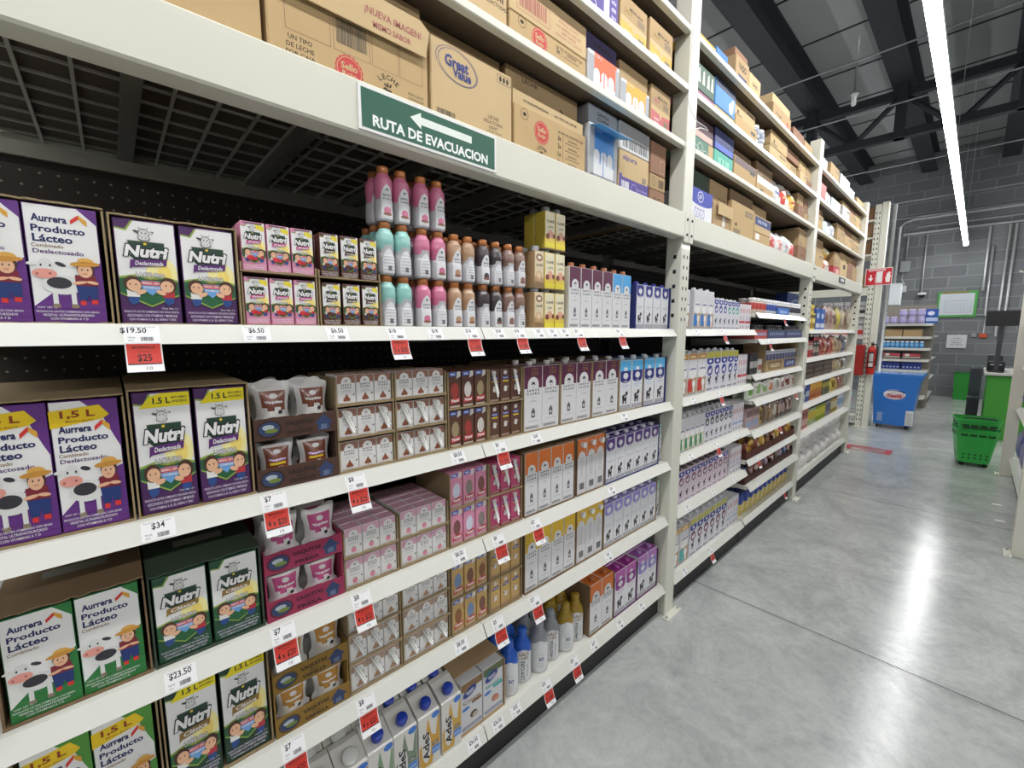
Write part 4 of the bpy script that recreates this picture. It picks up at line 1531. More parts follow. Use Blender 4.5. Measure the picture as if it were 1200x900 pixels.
# --- small arch cartons in thin trays
for (z, zn, c, kind, cn, lv_n, back, straw) in (
        (Z2, 'second', '#8a6150', 'chocolate', 'brown', 3, 1, {(0, 1): (0, 2), (1, 1): (0, 1, 2), (1, 0): (0, 1, 2)}),
        (Z3, 'third', '#d0a0b2', 'fresa', 'pale pink', 2, 4, {}),
        (Z4, 'fourth', '#a58b76', 'capuchino', 'coffee brown', 3, 1, {(0, 0): (0, 1, 2), (0, 1): (0, 1, 2), (1, 0): (0, 1, 2)})):
    plain = [Kit('small_milk_carton', arch_small(w, .0745, .036, c, kind)) for w in (.0462, .0490)]
    strw = [Kit('small_milk_carton', arch_small(w, .0745, .036, c, kind), [('straw', straw_part(w, .0745), 'white wrapped straw')]) for w in (.0462, .0490)]
    for ci, (x0, x1, pit) in enumerate(((.3850, .5370, .0478), (.5405, .7030, .0508))):
        for lv in range(lv_n):
            zz = z + .0838 * lv
            ln = {3: ('bottom', 'middle', 'top'), 2: ('bottom', 'top')}[lv_n][lv]
            cs = 'near' if ci == 0 else 'far'
            put_tray(x0, x1, zz, .20 if back < 2 else .22, .0070, .0836 if lv < lv_n - 1 else .070, .0836 if lv < lv_n - 1 else .072, TRAY, f'thin {ln} tray of {cn} arch cartons, {cs} stack', 90 + lv * 3 + ci)
            for r in range(back + 1):
                for i in range(3):
                    k = strw[ci] if (r == 0 and i in straw.get((ci, lv), ())) else plain[ci]
                    bk = '' if r == 0 else f', {ORD[r]} row back'
                    k.put(((x0 + x1) / 2 + (i - 1) * pit, Y0 + .006 + r * .0385 - .004 + .0015, zz + TB), f'small {cn} arch carton, {ln} tray, {cs} stack, {ORD[i]} from near{bk}', 'milk carton', f'small {cn} arch cartons')

# --- small picture cartons
for (z, zn, c, blobs, cn) in ((Z2, 'second', '#5b3a2c', ('#9a8a68', '#9c3a34', '#cfc8c0'), 'brown'),
                              (Z3, 'third', '#d58ca6', ('#7d4f4a', '#cfd3e0', '#8a7f78'), 'pink'),
                              (Z4, 'fourth', '#c09c62', ('#8a5a3a', '#6f86a8', '#7a5040'), 'tan')):
    ks = [Kit('small_milk_carton', kids_carton(.0450, .112, .036, c, bl)) for bl in blobs]
    kc = Kit('small_milk_carton', cowface_carton(.0435, .110, .036, c if cn != 'pink' else '#b8476e'))
    kcs = Kit('small_milk_carton', cowface_carton(.0435, .110, .036, c if cn != 'pink' else '#b8476e'), [('straw', straw_part(.0435, .110), 'white wrapped straw')])
    for lv, ln in ((0, 'lower'), (1, 'upper')):
        zz = z + .1185 * lv
        put_tray(.7090, .8630, zz, .20, .006, .1183 if lv == 0 else .112, .1183 if lv == 0 else .114, TRAY, f'{ln} cardboard tray of {cn} picture cartons on {zn} shelf', 101 + lv)
        put_tray(.8655, 1.0140, zz, .20, .006, .1183 if lv == 0 else .112, .1183 if lv == 0 else .114, TRAY, f'{ln} cardboard tray of {cn} cow face cartons on {zn} shelf', 103 + lv)
        for r in (0, 1, 2):
            bk = '' if r == 0 else f', {ORD[r]} row back'
            for i in range(3):
                ks[(i + lv + r) % 3].put((.7860 + (i - 1) * .0487, Y0 + .004 + r * .0385, zz + TB), f'small {cn} picture carton, {ln} tray on {zn} shelf, {ORD[i]} from near{bk}', 'milk carton', f'small {cn} picture cartons')
                q = kcs if (r == 0 and ((cn == 'brown' and lv == 1 and i != 1) or cn == 'pink')) else kc
                q.put((.9400 + (i - 1) * .0470, Y0 + .004 + r * .0385, zz + TB), f'small {cn} cow face carton, {ln} tray, {ORD[i]} from near{bk}', 'milk carton', f'small {cn} cow face cartons')

# --- bottom shelf
def white_drink(c):
    b = oat_carton(.074, .185, .072, c, 'Silk', None)
    return b
oc = [Kit('oat_drink_carton', oat_carton(.0735, .178, .080, c, 'AdeS', None), [('cap', smooth(cap_part(0, .0, 0, .0165, .024, '#1f3fae')), 'blue screw cap')]) for c in ('#7f9a78', '#7a8a74', '#c99a3c', '#c9a04a')]
wcb = oat_carton(.0800, .172, .080, '#cf6a2a', 'nuez', None)
wcb.pg([(-.039, .10), (-.004, .12), (.006, .150), (-.010, .168), (-.039, .170)], mat('#d9661f'))
wc = Kit('oat_drink_carton', wcb, [('cap', smooth(cap_part(0, .0, 0, .021, .018, '#d9d7d3')), 'white flip cap')])
def lay_caps(k, h):
    for me in [p[1] for p in k.parts]:
        mt = Matrix.Translation((0, .026, h * 1.062)) @ Matrix.Rotation(math.radians(25), 4, 'X')
        me.transform(mt)
for k in oc:
    lay_caps(k, .178)
lay_caps(wc, .172)
ocn = ('green oat drink carton next to the orange one', 'green oat drink carton beside the golden ones', 'golden oat drink carton beside the green ones', 'golden oat drink carton beside the coconut carton')
for r in (0, 1, 2):
    bk = '' if r == 0 else f', {ORD[r]} row back'
    for i, x in enumerate((.4565, .5325, .6120, .6935)):
        oc[i].put((x, Y0 - .012 + r * .084, Z5), ocn[i] + bk, 'drink carton', 'oat drink cartons on the bottom shelf')
    wc.put((.3790, Y0 - .012 + r * .084, Z5), 'orange nut drink carton with white cap on bottom shelf' + bk, 'drink carton', None)
    wc.put((.2960, Y0 - .012 + r * .084, Z5), 'orange nut drink carton at the very near end of bottom shelf' + bk, 'drink carton', None)
put_tray(.7340, .9310, Z5, .38, .003, .180, .19, KRAFT2, 'opened kraft case of coconut and almond drink on bottom shelf', 111)
for r in (0, 1):
    bk = ', row behind' if r else ''
    if r == 0:
        kco = Kit('plant_drink_carton', oval_logo_carton(.0900, .180, .066, 'Coco', '#8a6a44', '#9a7a52'))
        kal = Kit('plant_drink_carton', oval_logo_carton(.0900, .180, .066, 'Almendra', '#5f6a44', '#3f7a74'))
    kco.put((.7850, Y0 + .002 + r * .07, Z5 + TB), 'coconut drink carton with blue oval logo in opened case' + bk, 'drink carton')
    kal.put((.8790, Y0 + .002 + r * .07, Z5 + TB), 'almond drink carton with blue oval logo in opened case' + bk, 'drink carton')
b = B()
b.box(-.097, .097, .03, .36, 0, .004, KRAFT2)
b.up = True
b.y = .004
b.txt('LECHE DE COCO', 0, .13, .16, .022, mat('#3a2c1e'), .03)
b.txt('ALMENDRA', 0, .22, .13, .02, mat('#3a2c1e'), .03)
single('case_lid', b, 'folded back kraft lid lying over the coconut and almond drinks', 'cardboard lid', (.8325, Y0, Z5 + .1935))
pb = [('#2a5fc0', '', '', 'blue necked protein bottle with plain back'), ('#2a5fc0', 'LOW CARB', 'sin lactosa', 'blue necked protein bottle, low carb label'),
      ('#8d9095', '', '', 'grey necked protein bottle with plain back'), ('#8d9095', '+PROTEÍNA', 'sin lactosa', 'grey necked protein bottle with protein label'),
      ('#a3842c', '', '', 'gold necked protein bottle with plain back'), ('#a3842c', '+PROTEÍNA', 'sin lactosa', 'gold necked protein bottle with protein label')]
for i, (c, wd, bg, lab) in enumerate(pb):
    k = protein_bottle(c, wd, bg)
    for r in (0, 1):
        k.put((.9620 + .0805 * i, Y0 + .006 + (.012 if i % 2 else 0) + r * .085, Z5), lab + ' on bottom shelf' + (', row behind' if r else ''), 'bottle', 'protein milk bottles', rz=-.6)
put_tray(1.4250, 1.6110, Z5, .34, .003, .236, .238, KRAFTD, 'cardboard tray around two orange cartons on bottom shelf', 121)
row(arch_kit(.0870, .232, ORA), [1.4740, 1.5630], Y0 + .002, Z5 + TB, 'orange and white arch carton', 'milk carton', 'on bottom shelf', 'orange arch cartons on the bottom shelf', 1, .07)
put_tray(1.6140, 1.8110, Z5, .34, .003, .20, .245, cardboard('#6a4468'), 'purple tray around the first pair of magenta cartons', 122)
put_tray(1.8130, 2.0130, Z5, .34, .003, .20, .245, cardboard('#6a4468'), 'purple tray around the last pair of violet cartons', 123)
row(drop_kit(.0900, .215, '#a3318f', '#8d2a84', '#b05aa6', accent='#b85aa8'), [1.6660, 1.7590], Y0 + .002, Z5 + TB, 'magenta emblem milk carton', 'milk carton', 'on bottom shelf', 'magenta emblem cartons', 1, .067)
row(drop_kit(.0900, .215, '#a35aac', '#8a7cc4', '#b08ac0', accent='#b77ac0'), [1.8660, 1.9590], Y0 + .002, Z5 + TB, 'violet emblem milk carton', 'milk carton', 'on bottom shelf', 'violet emblem cartons', 1, .067)

# ---------------------------------------------------------------- price tags on the rails
def tag_kit(price, promo, z, w=.050):
    rs = lambda x, t, l: (x, .0205 + .611 * (t - .002) - .0012 - l, z + t)
    b = B(rs)
    W = mat('#e6e5e4', .5, var=.01)
    b.add([rs(-w / 2, -.001, 0), rs(w / 2, -.001, 0), rs(w / 2, -.031, 0), rs(-w / 2, -.031, 0)], [(0, 1, 2, 3)], W)
    b.add([rs(-w / 2, -.001, -.001), rs(w / 2, -.001, -.001), rs(w / 2, -.031, -.001), rs(-w / 2, -.031, -.001)], [(0, 1, 2, 3)], W)
    b.txt(price, -w * (.22 if promo else .0), -.010, None, .011, INK, .02)
    b.txt('leche 1 pieza', -w * .0, -.0035, w * .8, .0025, INK)
    b.barcode(-w * .05, -.028, w * .30, -.021, INK, 14)
    b.txt('750105', -w * .3, -.022, w * .2, .003, INK)
    b.txt('pieza', -w * .32, -.027, w * .14, .003, INK)
    parts = []
    if promo:
        zz = z - .031
        c = lambda t: -.0025 - .0024 - .9 * (t + .031) ** 2 * 4 + .006 * math.sin((-t - .031) * 40) * 0
        s2 = lambda x, t, l: (x, -.0022 - .0012 - 5.0 * (-t - .031) ** 2 * 1.6 - l, z + t)
        p = B(s2)
        n = 6
        vs = []
        for j in range(n + 1):
            t = -.031 - .050 * j / n
            vs += [s2(-w / 2, t, 0), s2(w / 2, t, 0)]
        p.add(vs, [(2 * j, 2 * j + 1, 2 * j + 3, 2 * j + 2) for j in range(n)], W)
        R = mat('#c9382b', .5, var=.02)
        def strip(t0, t1, m, l):
            q = []
            for j in range(5):
                t = t0 + (t1 - t0) * j / 4
                q += [s2(-w * .46, t, l), s2(w * .46, t, l)]
            p.add(q, [(2 * j, 2 * j + 1, 2 * j + 3, 2 * j + 2) for j in range(4)], m)
        strip(-.033, -.067, R, .0003)
        strip(-.067, -.069, INK, .0003)
        p.boxes.append((-w, -.08, w, -.03, 1))
        p.txt('MORRALLA', 0, -.039, w * .62, .005, mat('#4a1510'), .02)
        p.txt('ahorro', 0, -.0455, w * .3, .003, mat('#4a1510'))
        p.txt(promo, 0, -.058, w * (.74 if len(promo) > 4 else .4), .014, mat('#2a0f0c'), .02)
        p.txt('10', w * .1, -.075, w * .16, .005, INK)
        parts.append(('promotion_card', p, 'red promotion card'))
    return Kit('price_tag', b, parts)

TAGS = {0: [(.04, '$19.50', '$25'), (.22, '$6.50', ''), (.385, '$6.50', ''), (.535, '$18', '2 x $30'), (.65, '$18', ''), (.775, '$18', '2 x $30'), (.88, '$18', ''), (.97, '$18', '2 x $30'), (1.06, '$21', ''), (1.13, '$21', ''), (1.195, '$21', ''), (1.275, '$27', '2 x $45'), (1.545, '$28', '2 x $45')],
        1: [(.035, '$34', ''), (.23, '$7', '4 x $20'), (.412, '$8', '4 x $25'), (.72, '$8.50', ''), (.885, '$9', '2 x $16'), (1.05, '$38', ''), (1.60, '$39', '')],
        2: [(.045, '$23.50', ''), (.23, '$7', '4 x $20'), (.412, '$8', '4 x $25'), (.72, '$8.50', ''), (.875, '$9', '2 x $16'), (1.05, '$27', '2 x $45'), (1.52, '$29', '')],
        3: [(.235, '$7', '4 x $20'), (.412, '$8', '4 x $25'), (.72, '$8.50', ''), (.872, '$9', '2 x $16'), (1.05, '$27', '2 x $45'), (1.51, '$29', '')],
        4: [(.765, '$36.50', ''), (.87, '$36.50', ''), (.955, '$32', ''), (1.115, '$32', '2 x $60'), (1.285, '$32', '2 x $60'), (1.42, '$27', ''), (1.62, '$29', ''), (1.81, '$29', '')]}
for s, l in TAGS.items():
    for i, (x, p, q) in enumerate(l):
        k = tag_kit(p, q, SZ[s])
        k.put((x, 0, 0), f'white price label{" with red promotion card" if q else ""} on {SN[s]} shelf rail, {ORD[i]} from near end', 'price tag', 'price tags of the near bay')
# ---------------------------------------------------------------- stored boxes over the beam
D0 = 2.0620
TL, TM, TT = 2.3755, 2.6225, 2.8685
KR = cardboard('#b89c70')
KR2 = cardboard('#aa8f68')
KR3 = cardboard('#c2a87e')
BRN = cardboard('#8f6b54')
SEALR = mat('#c0413f', .7)
INKB = mat('#3a332b', .8)
RINK = mat('#a5605a', .8)

def seal(b, cx, cz, r):
    n = 36
    b.pg([(cx + r * (1.0 if i % 2 else .93) * math.cos(2 * math.pi * i / n), cz + r * (1.0 if i % 2 else .93) * math.sin(2 * math.pi * i / n)) for i in range(n)], SEALR)
    b.ring(cx, cz, r * .86, r * .86, .05, KR3, 28)
    b.txt('Sello', cx, cz + r * .24, r * 1.15, r * .44, KR3, .03)
    b.txt('Rojo', cx, cz - r * .30, r * 1.0, r * .46, KR3, .03)

def leche_arc(b, cx, cz, r, h):
    for i, ch in enumerate('LECHE'):
        a = math.radians(130 - 20 * i)
        b.txt(ch, cx + r * math.cos(a), cz + r * math.sin(a), None, h, INKB, .02, 0, math.degrees(a) - 90)
    for a in (60, 100, 140, 200, 250, 300):
        ra = math.radians(a)
        b.ell(cx + r * .28 * math.cos(ra), cz + r * .30 + r * .22 * math.sin(ra), r * .16, r * .07, INKB, 8, rot=a)
    b.pg([(cx - r * .16, cz - r * .5), (cx + r * .1, cz - r * .55), (cx + r * .22, cz + .2 * r), (cx - r * .25, cz + .2 * r)], INKB)

def art_type(b, w, h):
    x0 = -w / 2
    L = mat('#8a6a56', .8)
    for x, t in ((.035, .095), (.136, .086), (.227, .07), (.30, .065)):
        b.frame(x0 + x, h * .42, x0 + x + t, h * .90, .0012, L)
    for x in (.08, .18, .26, .335):
        b.rect(x0 + x - .02, h * .905, x0 + x + .02, h * .913, RINK)
        b.ell(x0 + x, h * .94, .014, .012, RINK, 10)
    b.barcode(x0 + .143, h * .52, x0 + .215, h * .82, mat('#5a5148', .8), 26)
    b.fine(['UN TIPO', 'DE LECHE', 'POR CAJA'], x0 + .064, h * .12, h * .39, .060, INKB, [.82, .95, 1])
    seal(b, x0 + .170, h * .22, .034)
    leche_arc(b, x0 + .268, h * .14, .036, .012)
    b.fine(['ENDULZADO', 'CON AZÚCAR', 'SOLO UN TIPO', 'DE LECHE'], x0 + .345, h * .05, h * .28, .045, INKB)

def art_flap(b, w, h):
    b.txt('¡NUEVA IMAGEN!', w * .16, h * .52, w * .52, h * .22, RINK, .02)
    b.txt('MISMO SABOR', w * .14, h * .28, w * .34, h * .15, RINK, .02)

def art_gv(b, w, h):
    BL = mat('#3c4478', .75)
    b.ring(-.058, h * .76, .066, .040, .03, BL, 36, rot=-10)
    b.ring(-.060, h * .765, .072, .043, .025, BL, 36, rot=-10)
    b.txt('Great', -.062, h * .80, .080, .030, BL, .04)
    b.txt('Value', -.045, h * .69, .064, .026, BL, .04)
    b.txt('LECHE', .07, h * .34, .042, .010, INKB, .01)
    b.txt('DESLACTOSADA', .07, h * .275, .075, .009, INKB, .01)
    b.txt('LIGHT', .07, h * .21, .034, .009, INKB, .01)
    b.fine(['contenido 12 envases', 'de 1 litro cada uno', 'consérvese en lugar', 'fresco y seco'], .075, h * .04, h * .18, .07, INKB, [.8, 1, .8, .6])
    b.rect(-.135, h * .06, -.065, h * .20, KR3)
    b.barcode(-.130, h * .09, -.07, h * .19, INKB, 18)
    b.frame(.085, h * .84, .14, h * .95, .0012, INKB)
    for x in (.098, .112, .126):
        b.ell(x, h * .895, .005, .008, INKB, 8)

def art_sello(b, w, h):
    seal(b, -.055, max(h * .62, .042), .037)
    b.ring(-.135, h * .84, .017, .017, .1, INKB, 20)
    b.ell(-.135, h * .84, .008, .006, INKB, 8)
    b.txt('UN TIPO DE LECHE POR CAJA', .095, h * .80, .14, .010, INKB, .02)
    for i, t in enumerate(('3x', '2x', '1x', '0x')):
        z = h * (.68 - .17 * i)
        b.txt(t, .035, z, .018, .016, INKB, .03)
        b.rect(.052, z - .012, .0535, z + .012, INKB)
        b.fine(['entera', 'ultrapasteurizada'], .105, z - .012, z + .010, .08, INKB, [.6, 1])
        if h < .12 and i == 0:
            break
    if h > .12:
        leche_arc(b, -.055, .018, .030, .011)

def art_red(b, w, h):
    b.frame(-w * .42, h * .15, -w * .02, h * .75, .0015, RINK)
    b.barcode(-w * .39, h * .25, -w * .06, h * .68, RINK, 18)
    b.fine(['CONSÉRVESE EN LUGAR', 'fresco y seco', 'no estibar más de', 'seis camas', 'manéjese con cuidado'], w * .24, h * .12, h * .80, w * .40, RINK, [1, .7, .85, .5, .95])

def art_words(*ls):
    def f(b, w, h):
        n = len(ls)
        for i, (t, u, v, ww, hh) in enumerate(ls):
            b.txt(t, w * u, h * v, w * ww, h * hh, INKB, .02)
    return f

def art_coco(b, w, h):
    BL = mat('#3a46a8', .6)
    b.rect(-w * .49, h * .66, w * .49, h * .99, BL)
    b.ell(0, h * .66, w * .49, h * .14, BL, 26, 180, 360)
    b.ring(-.015, h * .78, .034, .027, .14, WHITE, 26)
    b.txt('GV', -.015, h * .78, .032, .02, WHITE, .02, .2)
    b.txt('COCO', -.02, h * .30, .12, .052, mat('#3a46a0', .6), -.012)
    b.ring(-.02, h * .42, .055, .03, .04, mat('#8f95c8', .6), 24)
    b.txt('12 x 1 L', .085, h * .08, .05, .012, BL)

def art_alpura(b, w, h):
    b.rect(-w * .49, .002, w * .49, h * .46, mat('#4c3a86', .6))
    b.rect(-w * .40, h * .40, w * .46, h * .99, KR3)
    b.txt('alpura', -w * .16, h * .84, w * .46, h * .15, mat('#4c3f80', .7), .02)
    b.rect(w * .26, h * .42, w * .40, h * .56, mat('#8f8272', .8))
    b.barcode(-w * .42, h * .10, -w * .16, h * .32, WHITE, 8)
    b.ring(-.0, h * .20, .020, .022, .1, mat('#a79fd0', .6), 20)
    b.fine(['Leche deslactosada', 'alpura'], w * .28, h * .10, h * .28, w * .36, mat('#a79fd0', .6))

def art_santa(c, lid=False):
    def f(b, w, h):
        W, G, K = mat('#cfd0d2', .6), mat('#9fa2a6', .6), mat(c, .6)
        b.rect(-w * .49, .002, w * .49, h * .985, W)
        b.rect(-w * .32, h * .36, w * .40, h * .99, K)
        b.rect(-w * .49, .02, -w * .32, h * .9, G)
        b.rect(w * .36, .02, w * .49, h * .9, G)
        for u in (-.24, .0, .22):
            arch(b, w * u, .004, w * .10, h * .50, W)
        b.rect(-w * .02, h * .1, w * .005, h * .72, K)
        b.txt('1.5 L', -w * .18, h * .92, w * .2, h * .06, W, .02)
        b.frame(-w * .44, .004, w * .40, h * .16, .002, INK)
        b.barcode(-w * .42, .008, w * .38, h * .14, mat('#5d6066', .6), 16)
    return f

def art_lala(c, tint):
    def f(b, w, h):
        K = mat(c, .6)
        b.rect(-w * .48, h * .05, w * .48, h * .52, K)
        b.pg([(-w * .48, h * .46), (-w * .08, h * .42), (0, h * .30), (w * .08, h * .42), (w * .48, h * .44), (w * .48, h * .52), (-w * .48, h * .56)], KR3)
        b.txt('MEXICANA', w * .08, h * .78, w * .5, h * .07, INKB, .02)
        b.txt('LALA', -w * .22, h * .70, w * .28, h * .10, mat(tint, .7), .02)
        b.rect(w * .12, h * .58, w * .40, h * .72, mat('#8a7860', .8))
        b.rect(w * .16, h * .14, w * .38, h * .34, mat('#8a7860', .8))
        b.fine(['leche', 'entera'], -w * .2, h * .16, h * .34, w * .24, WHITE)
    return f

def art_stripe(c, z0, z1, text='', tc='#e8e4da'):
    def f(b, w, h):
        b.rect(-w * .49, h * z0, w * .49, h * z1, mat(c, .65))
        if text:
            b.txt(text, -w * .05, h * (z0 + z1) / 2, w * .55, h * (z1 - z0) * .4, mat(tc, .65), .02)
        b.rect(w * .20, h * .62, w * .42, h * .78, mat('#5c5a56', .8)) if not text else None
    return f

def art_plain(b, w, h):
    b.rect(w * .08, h * .72, w * .42, h * .86, mat('#4d4f52', .8))
    b.barcode(w * .10, h * .74, w * .40, h * .84, KR3, 12)
    b.rect(-w * .40, h * .10, -w * .12, h * .26, mat('#8a795c', .8))
    b.ell(-w * .30, h * .38, w * .035, w * .03, INKB, 10)

def sbox(x0, x1, z0, z1, m, label, art=None, y=.045, d=None, parts=(), rz=0.0, gap=True):
    d = d or (.53 if x0 < 2 else .25) + .045 - y
    w, h = x1 - x0 - .002, z1 - z0 - .0008
    return single('shipping_box', ship_box(w, h, d, m, art, gap=gap), label, 'cardboard box', ((x0 + x1) / 2, y, z0), rz, parts=parts)

# near bay, on the deck
sbox(-.19, .276, D0, 2.30, KR, 'plain kraft shipping box at the near end of the deck', art_words(('DEPÓSITO', .40, .50, .10, .05)))
b = lid_part(.375, .02, .137, .100, KR3)
b.y = -.0125
fl = lambda bb: None
lidb = B(None, -.0126)
lidb.prism([(-.185, .140), (.178, .140), (.190, .205), (.165, .222), (-.190, .222)], -.0124, -.0094, KR3)
art_l = B(None, -.0126)
lidb.txt('¡NUEVA IMAGEN!', .090, .182, .150, .020, RINK, .02)
lidb.txt('MISMO SABOR', .085, .158, .10, .014, RINK, .02)
lidb.fine(['anchos de la caja'], -.06, .196, .212, .14, RINK)
sbox(.284, .668, D0, 2.235, KR, 'kraft milk box with folded front flap above the evacuation sign', art_type, parts=[('front_flap', lidb)])
sbox(.284, .668, 2.2352, 2.343, KR2, 'second kraft milk box stacked above the folded flap box', art_words(('LECHE', .1, .5, .2, .12)), y=.075)
sbox(.676, .970, D0, 2.278, KR3, 'kraft box with big oval logo beside the sign', art_gv)
sbox(.676, .970, 2.2783, 2.343, KR2, 'shallow kraft box stacked on the oval logo box', art_words(('Contenido 12 piezas', .2, .5, .4, .16)), y=.10)
tl = B()
tl.prism([(-.176, .0), (.176, .0), (.176, .040), (-.176, .044)], -.003, .0, KR3)
tl.y = -.0032
tl.txt('ULTRAPASTEURIZADA', -.07, .022, .12, .008, INKB, .02)
tl.txt('UN TIPO DE LECHE', .08, .022, .12, .008, INKB, .02)
sbox(.978, 1.340, D0, 2.214, KR, 'kraft milk box with red seal, low on the deck', art_sello)
sbox(.978, 1.340, 2.2143, 2.343, KR2, 'kraft milk box set back above the red seal box', art_words(('LECHE', -.2, .8, .2, .1), ('0x', .25, .5, .06, .14)), y=.085)
single('box_flap', tl, 'torn kraft flap standing on the red seal box', 'cardboard flap', (1.159, .060, 2.2145))
sbox(1.358, 1.545, D0, 2.276, mat('#b9bcc0', .6), 'white and blue carton case with open blue lid on deck', art_santa('#3f82c4'), parts=[('lid_flap', B().add([(-.09, -.001, .200), (.094, -.001, .198), (.10, -.062, .178), (-.085, -.05, .186), (-.09, .0, .2022), (.094, .0, .2002), (.10, -.061, .180), (-.085, -.049, .188)], [(0, 1, 2, 3), (7, 6, 5, 4), (0, 3, 7, 4), (1, 0, 4, 5), (2, 1, 5, 6), (3, 2, 6, 7)], mat('#5fa3dc', .5)), 'light blue lid flap')])
sbox(1.358, 1.545, 2.2763, 2.343, GREY, 'grey carton case with lettering stacked over the blue lid', art_words(('SANTA', .0, .62, .4, .2), ('CLARA', .0, .36, .4, .2)), y=.05)
sbox(1.557, 1.788, D0, 2.235, KR3, 'purple and kraft milk case on the deck', art_alpura)
sbox(1.557, 1.788, 2.2353, 2.342, mat('#c5c4c2', .6), 'white lidded case with big barcode over the purple case', lambda b, w, h: (b.barcode(-w * .4, h * .12, w * .44, h * .5, mat('#55575c', .7), 14), b.rect(-w * .49, h * .55, w * .49, h * .98, mat('#8d8e90', .6))))
sbox(1.800, 1.935, D0, 2.135, BRN, 'brown lower case beside the rack post', art_words(('SC', .0, .4, .5, .3)))
sbox(1.800, 1.935, 2.1353, 2.200, KR2, 'small kraft case with round mark, second up beside post', lambda b, w, h: (b.ring(-w * .28, h * .5, .014, .02, .12, INKB, 20), b.barcode(w * .05, h * .2, w * .4, h * .75, INKB, 8)))
sbox(1.800, 1.935, 2.2003, 2.335, BRN, 'brown case topmost beside the rack post on deck', lambda b, w, h: b.frame(w * .1, h * .1, w * .4, h * .5, .002, KR3))
sbox(1.955, 2.028, D0, 2.26, mat('#2b3a74', .6), 'narrow dark blue case tucked behind the rack post', None, y=.13)

# near bay, rail shelves
sbox(-.15, .29, TL, 2.585, KR, 'kraft box on lower rail shelf, far above the farm cartons', art_plain)
sbox(.30, .63, TL, 2.585, KR2, 'kraft box on lower rail shelf above the folded flap box', art_plain)
sbox(.638, .950, TL, 2.585, KR3, 'kraft box on lower rail shelf lettered for lactose free milk', art_words(('LECHE', .36, .45, .2, .06), ('DESLACTOSADA', .36, .36, .34, .05)))
sbox(.958, 1.334, TL, 2.468, KR, 'kraft milk box with red seal on lower rail shelf', art_sello)
sbox(.958, 1.334, 2.4683, 2.575, KR3, 'kraft box with red print stacked on the upper seal box', art_red)
sbox(1.344, 1.545, TL, 2.520, mat('#c9c7c6', .6), 'orange and white carton case on lower rail shelf', art_santa('#dc5f33'))
sbox(1.344, 1.545, 2.5203, 2.588, mat('#3a2f5c', .6), 'dark violet case stacked on the orange carton case', art_words(('purpura', .0, .5, .5, .3)), y=.06)
sbox(1.556, 1.772, TL, 2.500, mat('#c9c7c6', .6), 'yellow and white carton case on lower rail shelf', art_santa('#dba02f'))
sbox(1.556, 1.772, 2.5003, 2.570, KR2, 'torn kraft case set over the yellow carton case', None, y=.055)
sbox(1.784, 1.955, TL, 2.560, KR2, 'kraft case with pink front on lower rail shelf', art_lala('#bf5f62', '#b0506a'))
sbox(.86, 1.270, TM, 2.83, KR2, 'kraft box on middle rail shelf before the purple case', art_plain)
sbox(1.280, 1.525, TM, 2.80, mat('#4a3a84', .6), 'purple case with white strip on middle rail shelf', lambda b, w, h: (b.rect(w * .12, 0, w * .26, h, mat('#d6d3dc', .6)), b.ring(-w * .15, h * .3, .02, .016, .15, WHITE, 18), b.fine(['leche', 'entera', 'alpura', '1 L'], w * .38, h * .1, h * .7, w * .12, mat('#cfc8e4', .6))))
sbox(1.536, 1.735, TM, 2.80, KR2, 'kraft case with yellow front beside the purple case', art_lala('#c5a13c', '#8f7430'))
sbox(1.756, 1.955, TM, 2.81, KR2, 'kraft case with yellow front beside the tall rack post', art_lala('#c5a13c', '#8f7430'))
sbox(1.62, 1.90, TT, 3.04, mat('#6e2f44', .6), 'maroon case on the upper rail shelf by the post', art_words(('SANTA CLARA', .0, .5, .6, .12)))
sbox(1.2, 1.58, TT, 3.06, KR2, 'kraft box on the upper rail shelf near the maroon case', art_plain)

# second bay
sbox(2.190, 2.458, D0, 2.235, mat('#dcdcdf', .55), 'white and blue coconut drink case on the deck past the post', art_coco)
sbox(2.190, 2.458, 2.2353, 2.335, cardboard('#3c4a3c'), 'dark green case over the blue coconut case', None, y=.07)
sbox(2.470, 2.714, D0, 2.21, KR2, 'worn kraft case with pulled down front flap', lambda b, w, h: (b.rect(w * .02, h * .22, w * .18, h * .62, mat('#d9d5cc', .7)), b.rect(-w * .3, h * .1, w * .4, h * .16, KRAFTD)), parts=[('front_flap', B().box(-.085, .118, -.014, -.011, .085, .149, KR3), None)])
sbox(2.470, 2.714, 2.2103, 2.335, KR2, 'kraft case stacked on the worn flap case', art_words(('Brick Pack', .2, .3, .4, .12)), y=.07)
sbox(2.724, 3.100, D0, 2.27, KR, 'large kraft case with dark label on second bay deck', art_plain)
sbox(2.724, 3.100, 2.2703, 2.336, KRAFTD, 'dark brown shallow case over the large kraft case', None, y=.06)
sbox(3.112, 3.428, D0, 2.150, KR, 'low kraft case with white sticker on second bay deck', lambda b, w, h: b.rect(-w * .42, h * .5, -w * .2, h * .9, WHITE))
sbox(3.112, 3.428, 2.1503, 2.255, KR3, 'kraft case with navy stripe on second bay deck', art_stripe('#33406e', .42, .92, 'NUTRI', '#b9c0d8'))
sbox(3.112, 3.428, 2.2553, 2.336, KR2, 'shaded kraft case over the navy striped case', None, y=.08)
bag = [Kit('sugar_bag', pillow_bag(.155, .165, .10, '#d9d6d4', c, 31 + i, t, '#b03030')) for i, (c, t) in enumerate((('#c9554e', 'SAL'), ('#d9a09a', 'AZÚCAR'), ('#bfc3c8', 'SAL')))]
